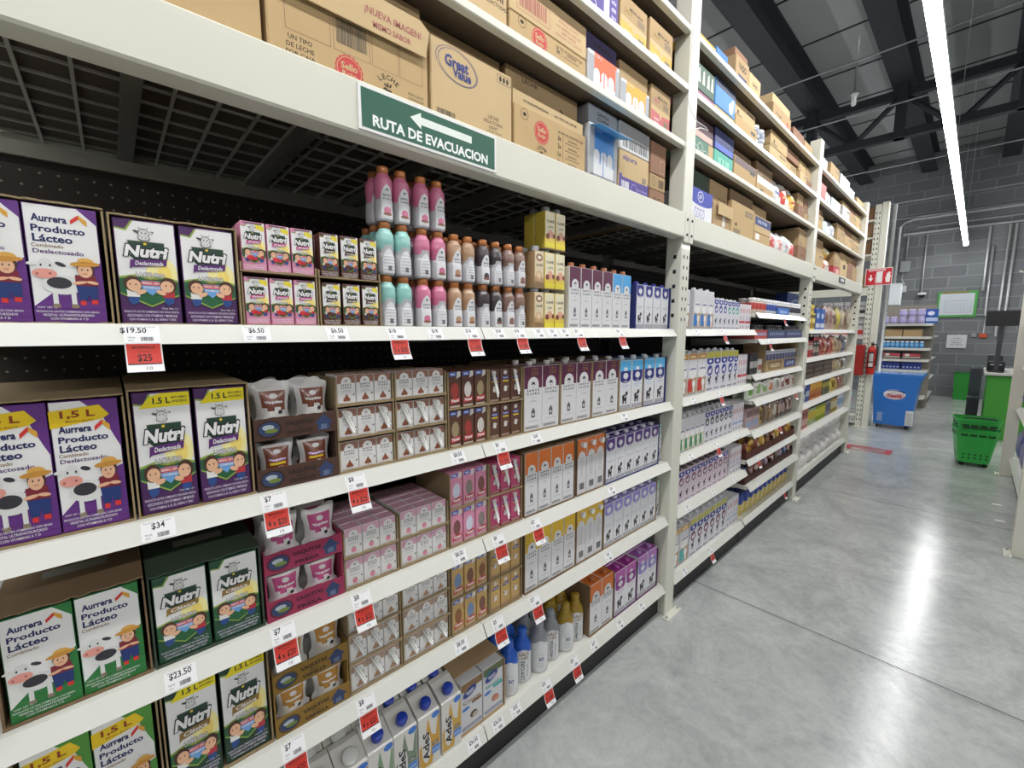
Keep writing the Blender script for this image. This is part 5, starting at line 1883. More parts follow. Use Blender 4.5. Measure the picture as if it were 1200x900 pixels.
for i, x in enumerate((3.525, 3.685, 3.845, 4.005)):
    bag[i % 3].put((x, .05, D0), f'white and red bag standing on second bay deck, {ORD[i]} from near', 'bag', 'white bags on the deck')
    bag[(i + 1) % 3].put((x, .16, D0), f'white and red bag on second bay deck, row behind, {ORD[i]} from near', 'bag', 'white bags on the deck')
sbox(4.110, 4.345, D0, 2.19, BRN, 'reddish brown case at the far end of second bay deck', art_words(('CAFÉ', .0, .5, .4, .15)))
sbox(4.110, 4.345, 2.1903, 2.32, KR2, 'kraft case on the reddish brown case', art_plain)
sbox(2.170, 2.436, TL, 2.475, mat('#4f7a66', .6), 'green patterned case on lower rail shelf past the post', lambda b, w, h: ([b.ring(w * u, h * v, .03, .02, .12, mat('#d9ddd4', .6), 16) for u, v in ((-.3, .4), (-.1, .6), (.12, .35))], b.rect(w * .26, h * .05, w * .48, h * .95, KR3)))
sbox(2.170, 2.436, 2.4753, 2.575, mat('#4a2a34', .6), 'dark maroon case over the green patterned case', lambda b, w, h: b.rect(-w * .48, h * .04, w * .48, h * .35, mat('#c4a79a', .6)), y=.05)
sbox(2.446, 2.704, TL, 2.478, mat('#4fa893', .6), 'teal case on lower rail shelf of second bay', lambda b, w, h: (b.rect(-w * .3, h * .2, w * .3, h * .7, mat('#7dc2ad', .6)), b.txt('1 L', 0, h * .45, w * .3, h * .4, mat('#3a8f7c', .6), .02)))
sbox(2.446, 2.704, 2.4783, 2.585, mat('#2a3468', .6), 'dark blue case over the teal case', lambda b, w, h: b.rect(-w * .48, h * .04, w * .48, h * .32, mat('#4a62b8', .6)))
sbox(2.724, 3.082, TL, 2.520, KR, 'kraft case with mauve top stripe on lower rail shelf', art_stripe('#6f5c5a', .70, .97))
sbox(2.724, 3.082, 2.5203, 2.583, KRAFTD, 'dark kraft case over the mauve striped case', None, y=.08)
sbox(3.098, 3.425, TL, 2.500, KR, 'kraft case with white top band on lower rail shelf', lambda b, w, h: (b.rect(-w * .49, h * .62, w * .49, h * .98, mat('#d5d3d0', .6)), b.rect(-w * .49, .002, w * .49, h * .10, mat('#34356a', .6)), b.rect(-w * .3, h * .25, -w * .1, h * .4, KRAFTD)))
bg2 = [Kit('flour_bag', pillow_bag(.185, .20, .11, '#d8d5d2', c, 41 + i, t, tc)) for i, (c, t, tc) in enumerate((('#c8c8cc', 'HARINA', '#3d4f9a'), ('#cf4a3c', 'MAÍZ', '#f0e0b0'), ('#e0b24a', 'HARINA', '#b03030')))]
for i, x in enumerate((3.535, 3.725, 3.915)):
    bg2[i].put((x, .05, TL), f'white flour bag on lower rail shelf, {ORD[i]} from near', 'bag', 'flour bags on the lower rail shelf')
    bg2[(i + 1) % 3].put((x, .17, TL), f'white flour bag on lower rail shelf, row behind, {ORD[i]} from near', 'bag', 'flour bags on the lower rail shelf')
sbox(4.030, 4.20, TL, 2.50, BRN, 'small brown case behind the flour bags', art_plain)
sbox(4.210, 4.345, TL, 2.46, KR2, 'small kraft case beside the third post on lower rail shelf', art_plain)
sbox(2.186, 2.412, TM, 2.690, mat('#8d5468', .6), 'mauve case on middle rail shelf past the post', None)
sbox(2.186, 2.412, 2.6903, 2.812, mat('#3f5a48', .6), 'green case with pale pattern on middle rail shelf', lambda b, w, h: [b.pg([(w * u, h * .3), (w * (u + .14), h * .3), (w * (u + .1), h * .85), (w * (u + .04), h * .8)], mat('#c5cbb8', .6)) for u in (-.38, -.16, .08, .28)])
sbox(2.422, 2.690, TM, 2.690, KR3, 'kraft case below the bright blue case', art_words(('4 pack', .0, .5, .3, .2)))
sbox(2.422, 2.690, 2.6903, 2.825, mat('#3f7fc4', .6), 'bright blue case with white animal print on middle rail shelf', lambda b, w, h: (b.rect(-w * .49, h * .72, w * .49, h * .98, mat('#1c2748', .6)), b.ell(w * .28, h * .3, .03, .03, WHITE, 14), b.ell(w * .36, h * .5, .016, .024, WHITE, 10)))
sbox(2.702, 3.050, TM, 2.735, KR, 'kraft case with grey stripe on middle rail shelf', art_stripe('#77675f', .1, .42))
sbox(2.702, 3.050, 2.7353, 2.825, KR3, 'kraft case stacked on the grey striped case', art_plain, y=.06)
sh = jar(.045, .085, '#b9bdc4', '#e4e4e6', '#6f7885')
shk = Kit('white_lidded_can', sh[0], [('lid', sh[1])])
for i in range(6):
    shk.put((3.100 + .0 + (i % 2) * .095, .05 + (i // 4) * .1, TM + (.0855 if i in (2, 3) else 0) ), f'grey can with white lid on middle rail shelf, {ORD[i]} of its heap', 'can', 'white lidded cans') if i < 4 else None
sbox(3.300, 3.660, TM, 2.735, KR3, 'tall kraft case on middle rail shelf, lower of two', art_plain)
sbox(3.300, 3.660, 2.7353, 2.83, KR, 'kraft case on middle rail shelf, upper of two', art_plain)
sbox(3.670, 4.000, TM, 2.76, KR, 'kraft case with half open front on middle rail shelf', art_plain, y=.07)
sbox(4.010, 4.200, TM, 2.74, KR3, 'small kraft case before the third post on middle rail shelf', art_plain)
sbox(4.210, 4.350, TM, 2.72, BRN, 'small brown case at the third post on middle rail shelf', None)
sbox(2.182, 2.400, TT, 2.945, mat('#b89a34', .6), 'low yellow case on the upper rail shelf', lambda b, w, h: b.rect(-w * .45, h * .2, w * .45, h * .55, mat('#4a4020', .6)))
sbox(2.408, 2.556, TT, 2.965, mat('#2f6fae', .6), 'small blue case on the upper rail shelf', None)
sbox(2.562, 2.655, TT, 2.94, GREY, 'small grey case on the upper rail shelf', None)
sbox(2.662, 2.862, TT, 3.035, KR2, 'tall kraft case with large lettering on upper rail shelf', lambda b, w, h: (b.txt('VASO', 0, h * .72, w * .6, h * .22, INKB, .03), b.rect(-w * .3, h * .3, w * .35, h * .46, mat('#4a4a64', .7))))
sbox(2.870, 3.060, TT, 3.020, KR3, 'kraft case beside the large lettered case', art_words(('VASO', .0, .65, .5, .16)))
sbox(3.310, 3.700, TT, 3.005, KR2, 'kraft case with red round mark on upper rail shelf', lambda b, w, h: (b.ell(w * .3, h * .5, .03, .03, mat('#b5604a', .7), 18), b.fine(['frágil'], -w * .2, h * .5, h * .7, w * .3, INKB)))
sbox(3.770, 4.040, TT, 2.990, BRN, 'reddish case far along the upper rail shelf', None)
sbox(4.060, 4.300, TT, 2.980, KR2, 'kraft case at the end of the upper rail shelf', None)

# third bay
sbox(4.560, 4.955, D0, 2.21, KR, 'kraft case at the near end of third bay deck', art_plain)
sbox(4.560, 4.955, 2.2103, 2.335, KR2, 'kraft case stacked at the near end of third bay deck', art_plain, y=.06)
yb = [Kit('rice_bag', pillow_bag(.36, .145, .14, '#c96a5c', '#e0dcd2', 61, 'ARROZ', '#b03030')), Kit('rice_bag', pillow_bag(.36, .105, .14, '#e0c24a', '#e8dcae', 62))]
yb[0].put((5.16, .05, D0), 'plump red and white bag on third bay deck', 'bag')
yb[1].put((5.16, .06, D0 + .152), 'yellow bag lying on the plump red bag', 'bag')
sbox(5.370, 5.640, D0, 2.16, mat('#b0404a', .6), 'red case above the dark beam plate', lambda b, w, h: b.rect(-w * .1, h * .3, w * .4, h * .8, mat('#d9b0a8', .6)))
sbox(5.370, 5.640, 2.1603, 2.30, KR2, 'kraft case stacked on the red case', art_plain)
sbox(5.660, 6.020, D0, 2.24, KR3, 'kraft case on third bay deck with dark tag', lambda b, w, h: b.rect(-w * .1, h * .6, w * .2, h * .85, INKB))
sbox(6.040, 6.300, D0, 2.26, BRN, 'reddish brown case on third bay deck', None)
sbox(6.320, 6.565, D0, 2.24, KR2, 'last kraft case on third bay deck', art_plain)
sbox(4.470, 4.820, TL, 2.53, KR, 'kraft case on lower rail shelf past the third post', art_plain)
bb = [Kit('detergent_bag', pillow_bag(.26, .19, .12, c, c2, 71 + i)) for i, (c, c2) in enumerate((('#6f96b8', '#b9cad6'), ('#d5d6d8', '#9aa3ab')))]
bb[0].put((4.970, .05, TL), 'blue bag on lower rail shelf of third bay', 'bag')
bb[1].put((5.250, .05, TL), 'silver and white bag on lower rail shelf of third bay', 'bag')
sbox(5.400, 5.760, TL, 2.54, KR2, 'kraft case after the silver bag on lower rail shelf', art_plain)
sbox(5.770, 6.140, TL, 2.52, KR, 'kraft case near the end of lower rail shelf', art_plain)
sbox(6.150, 6.560, TL, 2.50, KR2, 'last kraft case on the lower rail shelf', art_plain)
sbox(4.470, 4.840, TM, 2.80, mat('#b5625a', .6), 'red and kraft case on middle rail shelf of third bay', lambda b, w, h: b.rect(-w * .49, 0, w * .0, h, KR2))
bb[1].put((5.000, .05, TM), 'white printed bag beside the red and kraft case', 'bag')
def wrap_pack(w, h, d, seed):
    b = B()
    b.box(-w / 2, w / 2, 0, d, 0, h, mat('#b5b9be', .25, .5, bump=.4, scale=30), .008)
    n = max(3, int(w / .08))
    for i in range(n):
        x = -w / 2 + w * (i + .5) / n
        b.lathe([(w / n * .46, 0), (w / n * .46, h - .012), (w / n * .3, h)], mat('#d6d9dd', .2, .3), 10, x, w / n * .42, .002)
    return b
wk = [Kit('shrink_wrapped_pack', wrap_pack(.36, .16, .2, 1)), Kit('shrink_wrapped_pack', wrap_pack(.42, .17, .2, 2))]
wk[0].put((5.330, .06, TM), 'silver shrink wrapped pack on middle rail shelf of third bay', 'pack')
sbox(5.560, 5.900, TM, 2.78, mat('#b9b4ae', .6), 'pale grey case on middle rail shelf of third bay', art_plain)
sbox(5.910, 6.250, TM, 2.77, KR2, 'kraft case on middle rail shelf of third bay', art_plain)
sbox(6.260, 6.560, TM, 2.76, KR, 'last kraft case on the middle rail shelf', art_plain)
wk[0].put((4.700, .06, TT), 'clear wrapped bottle pack on upper rail shelf behind third post', 'pack')
sbox(4.930, 5.280, TT, 3.04, KR2, 'kraft case between the two wrapped packs, upper rail shelf', art_plain)
wk[1].put((5.540, .04, TT), 'bright silver wrapped pack on upper rail shelf', 'pack')
wk[0].put((5.960, .06, TT), 'small silver wrapped pack after the bright one', 'pack')
sbox(6.200, 6.560, TT, 2.99, KR, 'last kraft case on the upper rail shelf', None)
# second tier of stored boxes further along
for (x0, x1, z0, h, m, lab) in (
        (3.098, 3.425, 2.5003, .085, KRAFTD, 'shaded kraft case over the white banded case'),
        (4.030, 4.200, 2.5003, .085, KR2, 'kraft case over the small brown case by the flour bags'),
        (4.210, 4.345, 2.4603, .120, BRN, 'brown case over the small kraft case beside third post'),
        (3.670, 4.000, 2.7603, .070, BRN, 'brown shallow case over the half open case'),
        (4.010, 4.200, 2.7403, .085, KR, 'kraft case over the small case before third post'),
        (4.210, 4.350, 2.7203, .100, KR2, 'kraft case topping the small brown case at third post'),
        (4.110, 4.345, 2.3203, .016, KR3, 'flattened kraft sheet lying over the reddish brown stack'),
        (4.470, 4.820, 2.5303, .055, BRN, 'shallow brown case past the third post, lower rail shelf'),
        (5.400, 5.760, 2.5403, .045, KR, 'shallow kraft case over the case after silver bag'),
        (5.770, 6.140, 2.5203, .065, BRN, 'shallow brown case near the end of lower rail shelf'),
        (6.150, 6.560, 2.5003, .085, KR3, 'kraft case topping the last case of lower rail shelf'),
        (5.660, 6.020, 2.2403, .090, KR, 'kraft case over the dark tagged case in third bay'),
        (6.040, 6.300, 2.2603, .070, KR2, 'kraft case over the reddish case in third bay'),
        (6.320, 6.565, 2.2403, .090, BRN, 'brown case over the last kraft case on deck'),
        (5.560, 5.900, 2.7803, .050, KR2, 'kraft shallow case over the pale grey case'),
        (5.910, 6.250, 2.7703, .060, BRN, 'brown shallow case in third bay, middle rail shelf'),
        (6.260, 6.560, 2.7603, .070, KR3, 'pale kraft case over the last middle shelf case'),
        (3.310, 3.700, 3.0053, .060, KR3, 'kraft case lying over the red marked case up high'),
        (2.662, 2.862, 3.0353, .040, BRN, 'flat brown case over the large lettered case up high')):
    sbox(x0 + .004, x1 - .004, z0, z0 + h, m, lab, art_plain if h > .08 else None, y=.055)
# rear row of stored boxes in the second and third bay
for (x0, x1, bn) in ((-.19, 2.02, 'near bay'), (2.18, 4.34, 'second bay'), (4.47, 6.56, 'third bay')):
    for z, zn, h in ((D0, 'the deck', .26), (TL, 'lower rail shelf', .205), (TM, 'middle rail shelf', .205), (TT, 'upper rail shelf', .15)):
        n = 6
        w = (x1 - x0) / n
        for i in range(n):
            hh = h - .02 * rnd.random()
            sbox(x0 + w * i + .004, x0 + w * (i + 1) - .004, z, z + hh, (KR, KR2, BRN, KR3)[(i * 3 + len(zn)) % 4], f'kraft box in rear row on {zn}, {bn}, {ORD[i]} from near', None, y=.62 if x0 < 2 else .32, d=.27 if x0 < 2 else .56)
# loose cable on the tall post
b = smooth(B())
b.tube([(2.02, -.012, 2.86), (2.015, -.014, 2.70), (2.018, -.014, 2.62), (2.00, -.013, 2.55), (2.03, -.018, 2.50), (2.09, -.020, 2.475), (2.17, -.026, 2.472), (2.19, -.03, 2.462), (2.12, -.024, 2.455), (2.05, -.018, 2.43), (2.00, -.012, 2.39), (1.995, -.010, 2.33), (2.01, -.008, 2.30)], .0022, mat('#d6d5cf', .5), 6)
tag(link('loose_cable', b.mesh('loose_cable')), 'thin white cable looped loosely around the tall rack post', 'cable')
# ---------------------------------------------------------------- second bay, carton half
def sc_carton(w, h, d, kind):
    """tall carton of the second bay"""
    P = lambda c: mat(c, .45)
    b = carton(w, h, d, mat('#d3d1d4', .42))
    X = lambda u: (u - .5) * w
    Z = lambda t: t * h
    top, acc = {'redtan': ('#c58a3a', '#c23a34'), 'bluetan': (None, '#2f78c0'), 'redwhite': (None, '#c23a34'), 'green': (None, '#3f8a58'), 'teal': ('#c99a4a', '#4aa6a8')}[kind]
    if top:
        b.rect(X(.02), Z(.86), X(.98), Z(.99), P(top))
        b.rect(X(.2), Z(.9), X(.8), Z(.94), P('#e6d8b0'))
    b.rect(X(.02), Z(.02), X(.98), Z(.42), P('#b59a7c' if kind != 'green' else '#c2bd9c'))
    b.ell(X(.5), Z(.55), .42 * w, .15 * h, WHITE, 18)
    b.txt('alba', X(.52), Z(.64), w * .66, h * .06, mat('#3a3f8a'), .03, .2)
    b.pg([(X(.02), Z(.08)), (X(.55), Z(.10)), (X(.40), Z(.42)), (X(.02), Z(.36))], P(acc))
    b.ell(X(.66), Z(.28), .17 * w, .09 * h, WHITE, 12)
    b.rect(X(.6), Z(.08), X(.75), Z(.22), WHITE)
    b.rect(X(.1), Z(.02), X(.9), Z(.06), mat('#9a9a9e'))
    return b

def blue_carton(w, h, d, c, c2, top=None, pinkish=False):
    b = carton(w, h, d, mat('#d6d4da' if not pinkish else '#d4c3ce', .42))
    X = lambda u: (u - .5) * w
    Z = lambda t: t * h
    t = .98
    if top:
        b.rect(X(.02), Z(.84), X(.98), Z(.99), mat(top))
        t = .83
    b.rect(X(.04), Z(t - .10), X(.96), Z(t), mat(c))
    b.ell(X(.5), Z(t - .10), .44 * w, .05 * h, mat(c), 14, 180, 360)
    b.ell(X(.5), Z(t - .07), .18 * w, .035 * h, WHITE, 10)
    b.ell(X(.5), Z(t - .30), .36 * w, .13 * h, mat(c2), 16)
    b.pg([(X(.3), Z(t - .30)), (X(.7), Z(t - .24)), (X(.64), Z(t - .35)), (X(.36), Z(t - .38))], WHITE)
    b.ell(X(.42), Z(.30), .16 * w, .05 * h, INK, 10, rot=-25)
    b.ell(X(.58), Z(.36), .10 * w, .035 * h, INK, 8)
    b.rect(X(.34), Z(.18), X(.42), Z(.30), INK)
    b.rect(X(.52), Z(.18), X(.60), Z(.30), INK)
    b.rect(X(.1), Z(.04), X(.9), Z(.09), mat('#8f8f98'))
    return b

def pair_carton(w, h, d, c):
    b = carton(w, h, d, mat('#d9d3d6', .42))
    for u in (-.24, .24):
        b.ell(w * u, h * .74, w * .13, h * .10, mat('#c48f94'), 12)
        b.ell(w * u, h * .46, w * .12, h * .09, mat('#b9b3c4'), 12)
        b.rect(w * (u - .1), h * .06, w * (u + .1), h * .16, mat('#8d8a94'))
    b.rect(-w * .48, h * .26, w * .48, h * .35, mat(c))
    return b

def mk(b, h, d, capc='#dfdfe2', r=.011):
    return Kit('milk_carton', b, [('cap', cap_part(0, d * .4, h, r, .013, capc, 12))])

YB = .046
B1, B2, B3, B4, B5 = Z1, Z2, Z3, Z4, Z5
sec = 'in second bay'
row(mk(sc_carton(.072, .205, .066, 'redwhite'), .205, .066), [2.212], YB, B1, 'red and white carton beside the post', 'milk carton', 'on top shelf, second bay', None)
row(mk(sc_carton(.082, .212, .066, 'bluetan'), .212, .066), [2.340, 2.425, 2.510], YB, B1, 'tan carton with blue triangle', 'milk carton', 'on top shelf, second bay', 'tan and blue cartons', 1, .07)
row(mk(blue_carton(.060, .175, .06, '#2a3490', '#2a3490'), .175, .06), [2.590, 2.655, 2.720], YB, B1, 'blue emblem carton', 'milk carton', 'on top shelf, second bay', 'blue emblem cartons, second bay', 1, .065)
row(mk(blue_carton(.060, .172, .06, '#2a3490', '#3f9a94'), .172, .06), [2.785, 2.850, 2.915], YB, B1, 'teal emblem carton', 'milk carton', 'on top shelf, second bay', 'teal emblem cartons', 1, .065)
row(Kit('milk_carton', pair_carton(.098, .165, .06, '#c2434a')), [3.000, 3.102], YB, B1, 'white double carton with red band', 'milk carton', 'on top shelf, second bay', 'red banded cartons on top shelf', 1, .065)
row(mk(sc_carton(.112, .232, .07, 'redtan'), .232, .07), [2.205, 2.322, 2.440], YB, B2, 'tan carton with orange top', 'milk carton', 'on second shelf, second bay', 'orange topped tan cartons', 1, .075)
row(mk(blue_carton(.098, .236, .07, '#2a3490', '#2a3490', '#c9c24a'), .236, .07), [2.548, 2.650, 2.752, 2.854], YB, B2, 'blue emblem carton with yellow top', 'milk carton', 'on second shelf, second bay', 'yellow topped blue cartons', 1, .075)
row(mk(blue_carton(.070, .232, .07, '#2a3490', '#2a3490', '#c9c24a'), .232, .07), [2.940], YB, B2, 'narrow yellow topped blue carton', 'milk carton', 'on second shelf, second bay', None)
row(Kit('milk_carton', pair_carton(.078, .20, .06, '#c2434a')), [3.020, 3.104], YB, B2, 'white double carton with red band', 'milk carton', 'on second shelf, second bay', 'red banded cartons on second shelf', 1, .065)
row(mk(sc_carton(.059, .190, .064, 'green'), .190, .064), [2.172, 2.234, 2.296, 2.358, 2.420, 2.482], YB, B3, 'white carton with green figure', 'milk carton', 'on third shelf, second bay', 'green figure cartons', 2, .068)
row(mk(blue_carton(.066, .188, .064, '#2a3490', '#26243a'), .188, .064), [2.552, 2.622, 2.692, 2.762, 2.832, 2.902], YB, B3, 'white carton with dark blue emblem', 'milk carton', 'on third shelf, second bay', 'dark blue emblem cartons', 2, .068)
row(Kit('milk_carton', pair_carton(.090, .185, .06, '#8fa4c4')), [2.996, 3.092], YB, B3, 'pale double picture carton', 'milk carton', 'on third shelf, second bay', 'pale double cartons on third shelf', 1, .065)
row(mk(blue_carton(.0715, .186, .064, '#2a3490', '#7a3f5c', None, True), .186, .064, '#5f5358', .018), [2.175 + .0765 * i for i in range(10)], YB, B4, 'pinkish carton with blue top', 'milk carton', 'on fourth shelf, second bay', 'pinkish blue cartons', 2, .068)
row(Kit('milk_carton', pair_carton(.098, .18, .06, '#b9b3bd')), [2.995, 3.098], YB, B4, 'grey double picture carton', 'milk carton', 'on fourth shelf, second bay', 'grey double cartons on fourth shelf', 1, .065)
row(mk(sc_carton(.112, .230, .07, 'teal'), .230, .07), [2.206, 2.324], YB, B5, 'tan carton with teal figure', 'milk carton', 'on bottom shelf, second bay', 'teal figure cartons', 1, .075)
row(mk(blue_carton(.086, .236, .07, '#2a3490', '#6a2f4a', '#bdb858'), .236, .07), [2.440 + .0905 * i for i in range(6)], YB, B5, 'purple emblem carton with yellow top', 'milk carton', 'on bottom shelf, second bay', 'yellow topped purple cartons', 2, .075)
row(Kit('milk_carton', pair_carton(.098, .20, .06, '#a9b6cc')), [3.000, 3.103], YB, B5, 'pale blue double picture carton', 'milk carton', 'on bottom shelf, second bay', 'pale blue double cartons', 1, .065)

# ---------------------------------------------------------------- second bay, bag half
q = [z + EPS for z in S2B]
N12 = lambda x0, x1, n: [x0 + (x1 - x0) * (i + .5) / n for i in range(n)]
XR0, XR1 = 3.185, 4.34
for nm, lid, lab, xs, c in (('red', '#e4e2e0', '#b5423e', N12(3.185, 3.46, 4), '#c9b5a8'), ('blue', '#e6e6e8', '#3a4f9a', N12(3.46, 3.70, 4), '#c4c8cf'), ('white', '#e6e6e8', '#3c3c48', N12(3.70, 4.34, 9), '#d3d2d0')):
    a, p = jar(.029, .105, c, lid, lab)
    k = Kit('food_jar', a, [('lid', p)])
    row(k, xs, .04, q[0], f'small {nm} label jar with white lid', 'jar', 'on highest shelf', f'{nm} label jars', 1, .062, 'from near')
single('display_tray', tray(.24, .13, .05, .05, .05, mat('#3f74c4', .6), art=lambda b: b.txt('yogurt', 0, .026, .15, .022, WHITE, .03)), 'blue display tray between the small jars', 'tray', (3.58, .0385, q[0])) if False else None
b = B()
b.box(-.14, .14, 0, .005, 0, .055, mat('#3f74c4', .6))
b.y = 0
b.txt('lácteos', 0, .028, .18, .026, mat('#b9d0ee', .6), .03)
single('display_card', b, 'bright blue card standing before the small jars', 'card', (3.80, .030, q[0]))
for i, (x0, x1, c, lab) in enumerate(((3.19, 3.44, '#a8413a', 'red display tray of dark topped cups'), (3.45, 3.87, '#3a4468', 'navy display tray of dark cups, near one'), (3.88, 4.34, '#343e60', 'navy display tray of dark cups, far one'))):
    single('display_tray', tray(x1 - x0, .16, .062, .05, .05, mat(c, .6), art=lambda b, w=x1 - x0: [b.ell(-w * .35 + w * .1 * j, .034, .012, .012, mat('#8f98b8', .6), 10) for j in range(8)]), lab, 'tray', ((x0 + x1) / 2, .025, q[1]))
    a, p = jar(.026, .095, '#3a3236', '#27262a', '#584a4c', 12)
    k = Kit('dessert_cup', a, [('lid', p)])
    n = int((x1 - x0 - .02) / .058)
    row(k, [(x0 + x1) / 2 + (j - (n - 1) / 2) * .057 for j in range(n)], .034, q[1] + TB, 'dark dessert cup', 'cup', f'in {"red" if i == 0 else "near navy" if i == 1 else "far navy"} tray', 'dark dessert cups', 1, .056, 'from near')
row(Kit('snack_box', small_carton(.07, .15, .06, '#2c2a2e', [(.3, .6, '#b8b4b0')], top='#b03a36')), [3.230, 3.305], .045, q[2], 'dark snack box with pale band', 'box', 'on third shelf down', 'dark snack boxes')
row(Kit('snack_box', small_carton(.085, .10, .06, '#d3cfca', [(.25, .6, '#a8635a')])), [3.395], .045, q[2], 'white snack box on third shelf beside the case', 'box', 'of second bay', None)
b = tray(.80, .16, .085, .20, .21, KR2, art=lambda b: (b.rect(-.34, .012, -.02, .076, mat('#8a6f48', .7)), b.txt('GALLETA', -.18, .044, .22, .03, mat('#d6c9a6', .7), .03), b.rect(.04, .012, .36, .076, mat('#3a4270', .7)), b.txt('LECHE', .2, .044, .2, .03, mat('#aab0cc', .7), .03)))
single('display_case', b, 'kraft display case with two printed panels holding white packs', 'display case', (3.87, .03, q[2]))
row(Kit('wrapped_pack', small_carton(.072, .15, .05, '#cfd0d6', [(.55, .85, '#4a4f74'), (.9, .97, '#8a8c98')])), [3.520 + .0775 * i for i in range(10)], .038, q[2] + TB, 'white wrapped pack', 'pack', 'in kraft display case', 'white wrapped packs', 0, 0, 'from near')
def bagrow(n, x0, x1, h, d, cols, z, y, desc, where, group, back=1, seed=100, cat='bag'):
    w = (x1 - x0) / n
    ks = [Kit('snack_bag', pillow_bag(w * .88, h * (1 + .1 * math.sin(i * 2.3)), d, c, c2, seed + i)) for i, (c, c2, nm) in enumerate(cols)]
    for r in range(back + 1):
        for i in range(n):
            k = i % len(cols) if len(cols) < n else i
            nm = cols[k][2]
            ks[k].put((x0 + w * (i + .5), y + r * (d + .012), z), f'{nm} {desc} {where}, {ORD[i]} from near' + (', row behind' if r else ''), cat, group, rz=rnd.uniform(-.08, .08))
bagrow(8, 3.19, 4.34, .112, .06, [('#c9d2c0', '#6f9a4a', 'green and white'), ('#d6d3cc', '#7fa85a', 'pale green'), ('#d8d4cc', '#8fae6a', 'white and green'), ('#d5cfc8', '#d0703a', 'orange and white'), ('#c8c4c0', '#9a8f8a', 'grey'), ('#d6cfc8', '#8a4a38', 'white and brown'), ('#d6cfc8', '#7d3f34', 'brown and white'), ('#d2cbc4', '#8a4a38', 'pale brown')], q[3], .04, 'bag', 'on fourth shelf down', 'bags on the fourth shelf down', 1, 100)
row(Kit('snack_box', small_carton(.13, .16, .07, '#bfa3a0', [(.1, .45, '#9aa0b8'), (.6, .9, '#7d5f60')])), [3.255, 3.395], .045, q[4], 'pinkish grey snack box', 'box', 'on fifth shelf down', 'pinkish snack boxes', 1, .08)
bagrow(8, 3.47, 4.34, .150, .06, [('#c9a83a', '#5a4a20', 'yellow'), ('#6f5a46', '#8a7358', 'brown'), ('#77624c', '#a58a68', 'light brown'), ('#8a7a68', '#c9c2b4', 'grey brown'), ('#5c3f34', '#b8a08c', 'dark brown'), ('#54464a', '#b09a94', 'plum'), ('#5e4138', '#c4b09c', 'red brown'), ('#4c3a36', '#a08478', 'deep brown')], q[4], .045, 'bag', 'on fifth shelf down', 'bags on the fifth shelf down', 1, 120)
def choco_tray(z, name, cols, h, seed, c):
    for j, (x0, x1) in enumerate(((3.19, 3.76), (3.77, 4.34))):
        nm = 'near' if j == 0 else 'far'
        single('display_tray', tray(x1 - x0, .20, .055, .075, .085, cardboard(c)), f'brown display tray of {name}, {nm} one', 'tray', ((x0 + x1) / 2, .026, z))
    bagrow(5, 3.197, 3.753, h, .05, cols, z + TB, .038, 'bag', f'in near tray of {name}', name, 1, seed)
    bagrow(5, 3.777, 4.333, h, .05, cols[2:] + cols[:2], z + TB, .038, 'bag', f'in far tray of {name}', name, 1, seed + 7)
choco_tray(q[5], 'gold and red sweets', [('#7a3a2a', '#c9a050', 'red'), ('#c9a23a', '#7a3f28', 'gold'), ('#8a4a34', '#e0d2b8', 'brown'), ('#c49a3a', '#e3c46a', 'yellow'), ('#5d3428', '#a8744a', 'dark brown')], .105, 140, '#5a2f22')
choco_tray(q[6], 'dark mixed sweets', [('#3a4a72', '#8fa0c0', 'blue'), ('#6a3f3a', '#c4a8a0', 'brown'), ('#8a4a44', '#d6c4b8', 'red'), ('#4a3b36', '#8a7468', 'dark'), ('#7a5c6a', '#c9b4c0', 'mauve')], .110, 160, '#4a2b22')
def stand_pouch(i):
    b = pillow_bag(.098, .165, .055, '#c9b25a', '#d6c58a', 180 + i, c3='#33478f')
    b.surf = None
    return b
sp = Kit('drink_pouch', stand_pouch(0), [('spout', cap_part(0, .026, .160, .026, .022, '#2f3f7a', 12), 'dark blue spout cap')])
row(sp, [3.245 + .1055 * i for i in range(11)], .045, q[7], 'yellow drink pouch with blue cap', 'pouch', 'on lowest shelf', 'yellow drink pouches', 1, .07, 'from near')

# ---------------------------------------------------------------- third bay
r3 = [z + EPS for z in S3]
b = B()
b.box(-.33, .33, 0, .10, 0, .335, mat('#22407f', .6), .003)
b.ell(-.05, .20, .20, .085, mat('#7f90a8', .6), 24)
b.ell(-.05, .20, .16, .062, mat('#33538c', .6), 24)
b.txt('cereal', -.05, .20, .2, .05, mat('#b9c4cf', .6), .03, .2)
single('cereal_case', b, 'tall dark blue case with pale oval past the third post', 'case', (4.84, .20, r3[0]))
row(Kit('baby_food_box', small_carton(.12, .15, .07, '#d6bf3a', [(.1, .4, '#8a6a2a'), (.7, .9, '#5a4a30')], [(.5, .55, .3, .12, '#e6dba0')])), [4.535, 4.665, 4.795], .05, r3[0], 'yellow box on the top shelf of third bay', 'box', '', 'yellow boxes', 0)
row(Kit('baby_food_box', small_carton(.12, .075, .07, '#dcc63e', [(.2, .6, '#a8862c')])), [4.730], .05, r3[0] + .1504, 'short yellow box lying on the yellow boxes', 'box', '', None)
row(Kit('baby_food_box', small_carton(.16, .20, .08, '#2f5aa8', [(.1, .3, '#d0d4dc')], [(.4, .65, .3, .14, '#b9c8dc')])), [4.965, 5.140], .05, r3[0], 'royal blue box on the top shelf of third bay', 'box', '', 'royal blue boxes', 0)
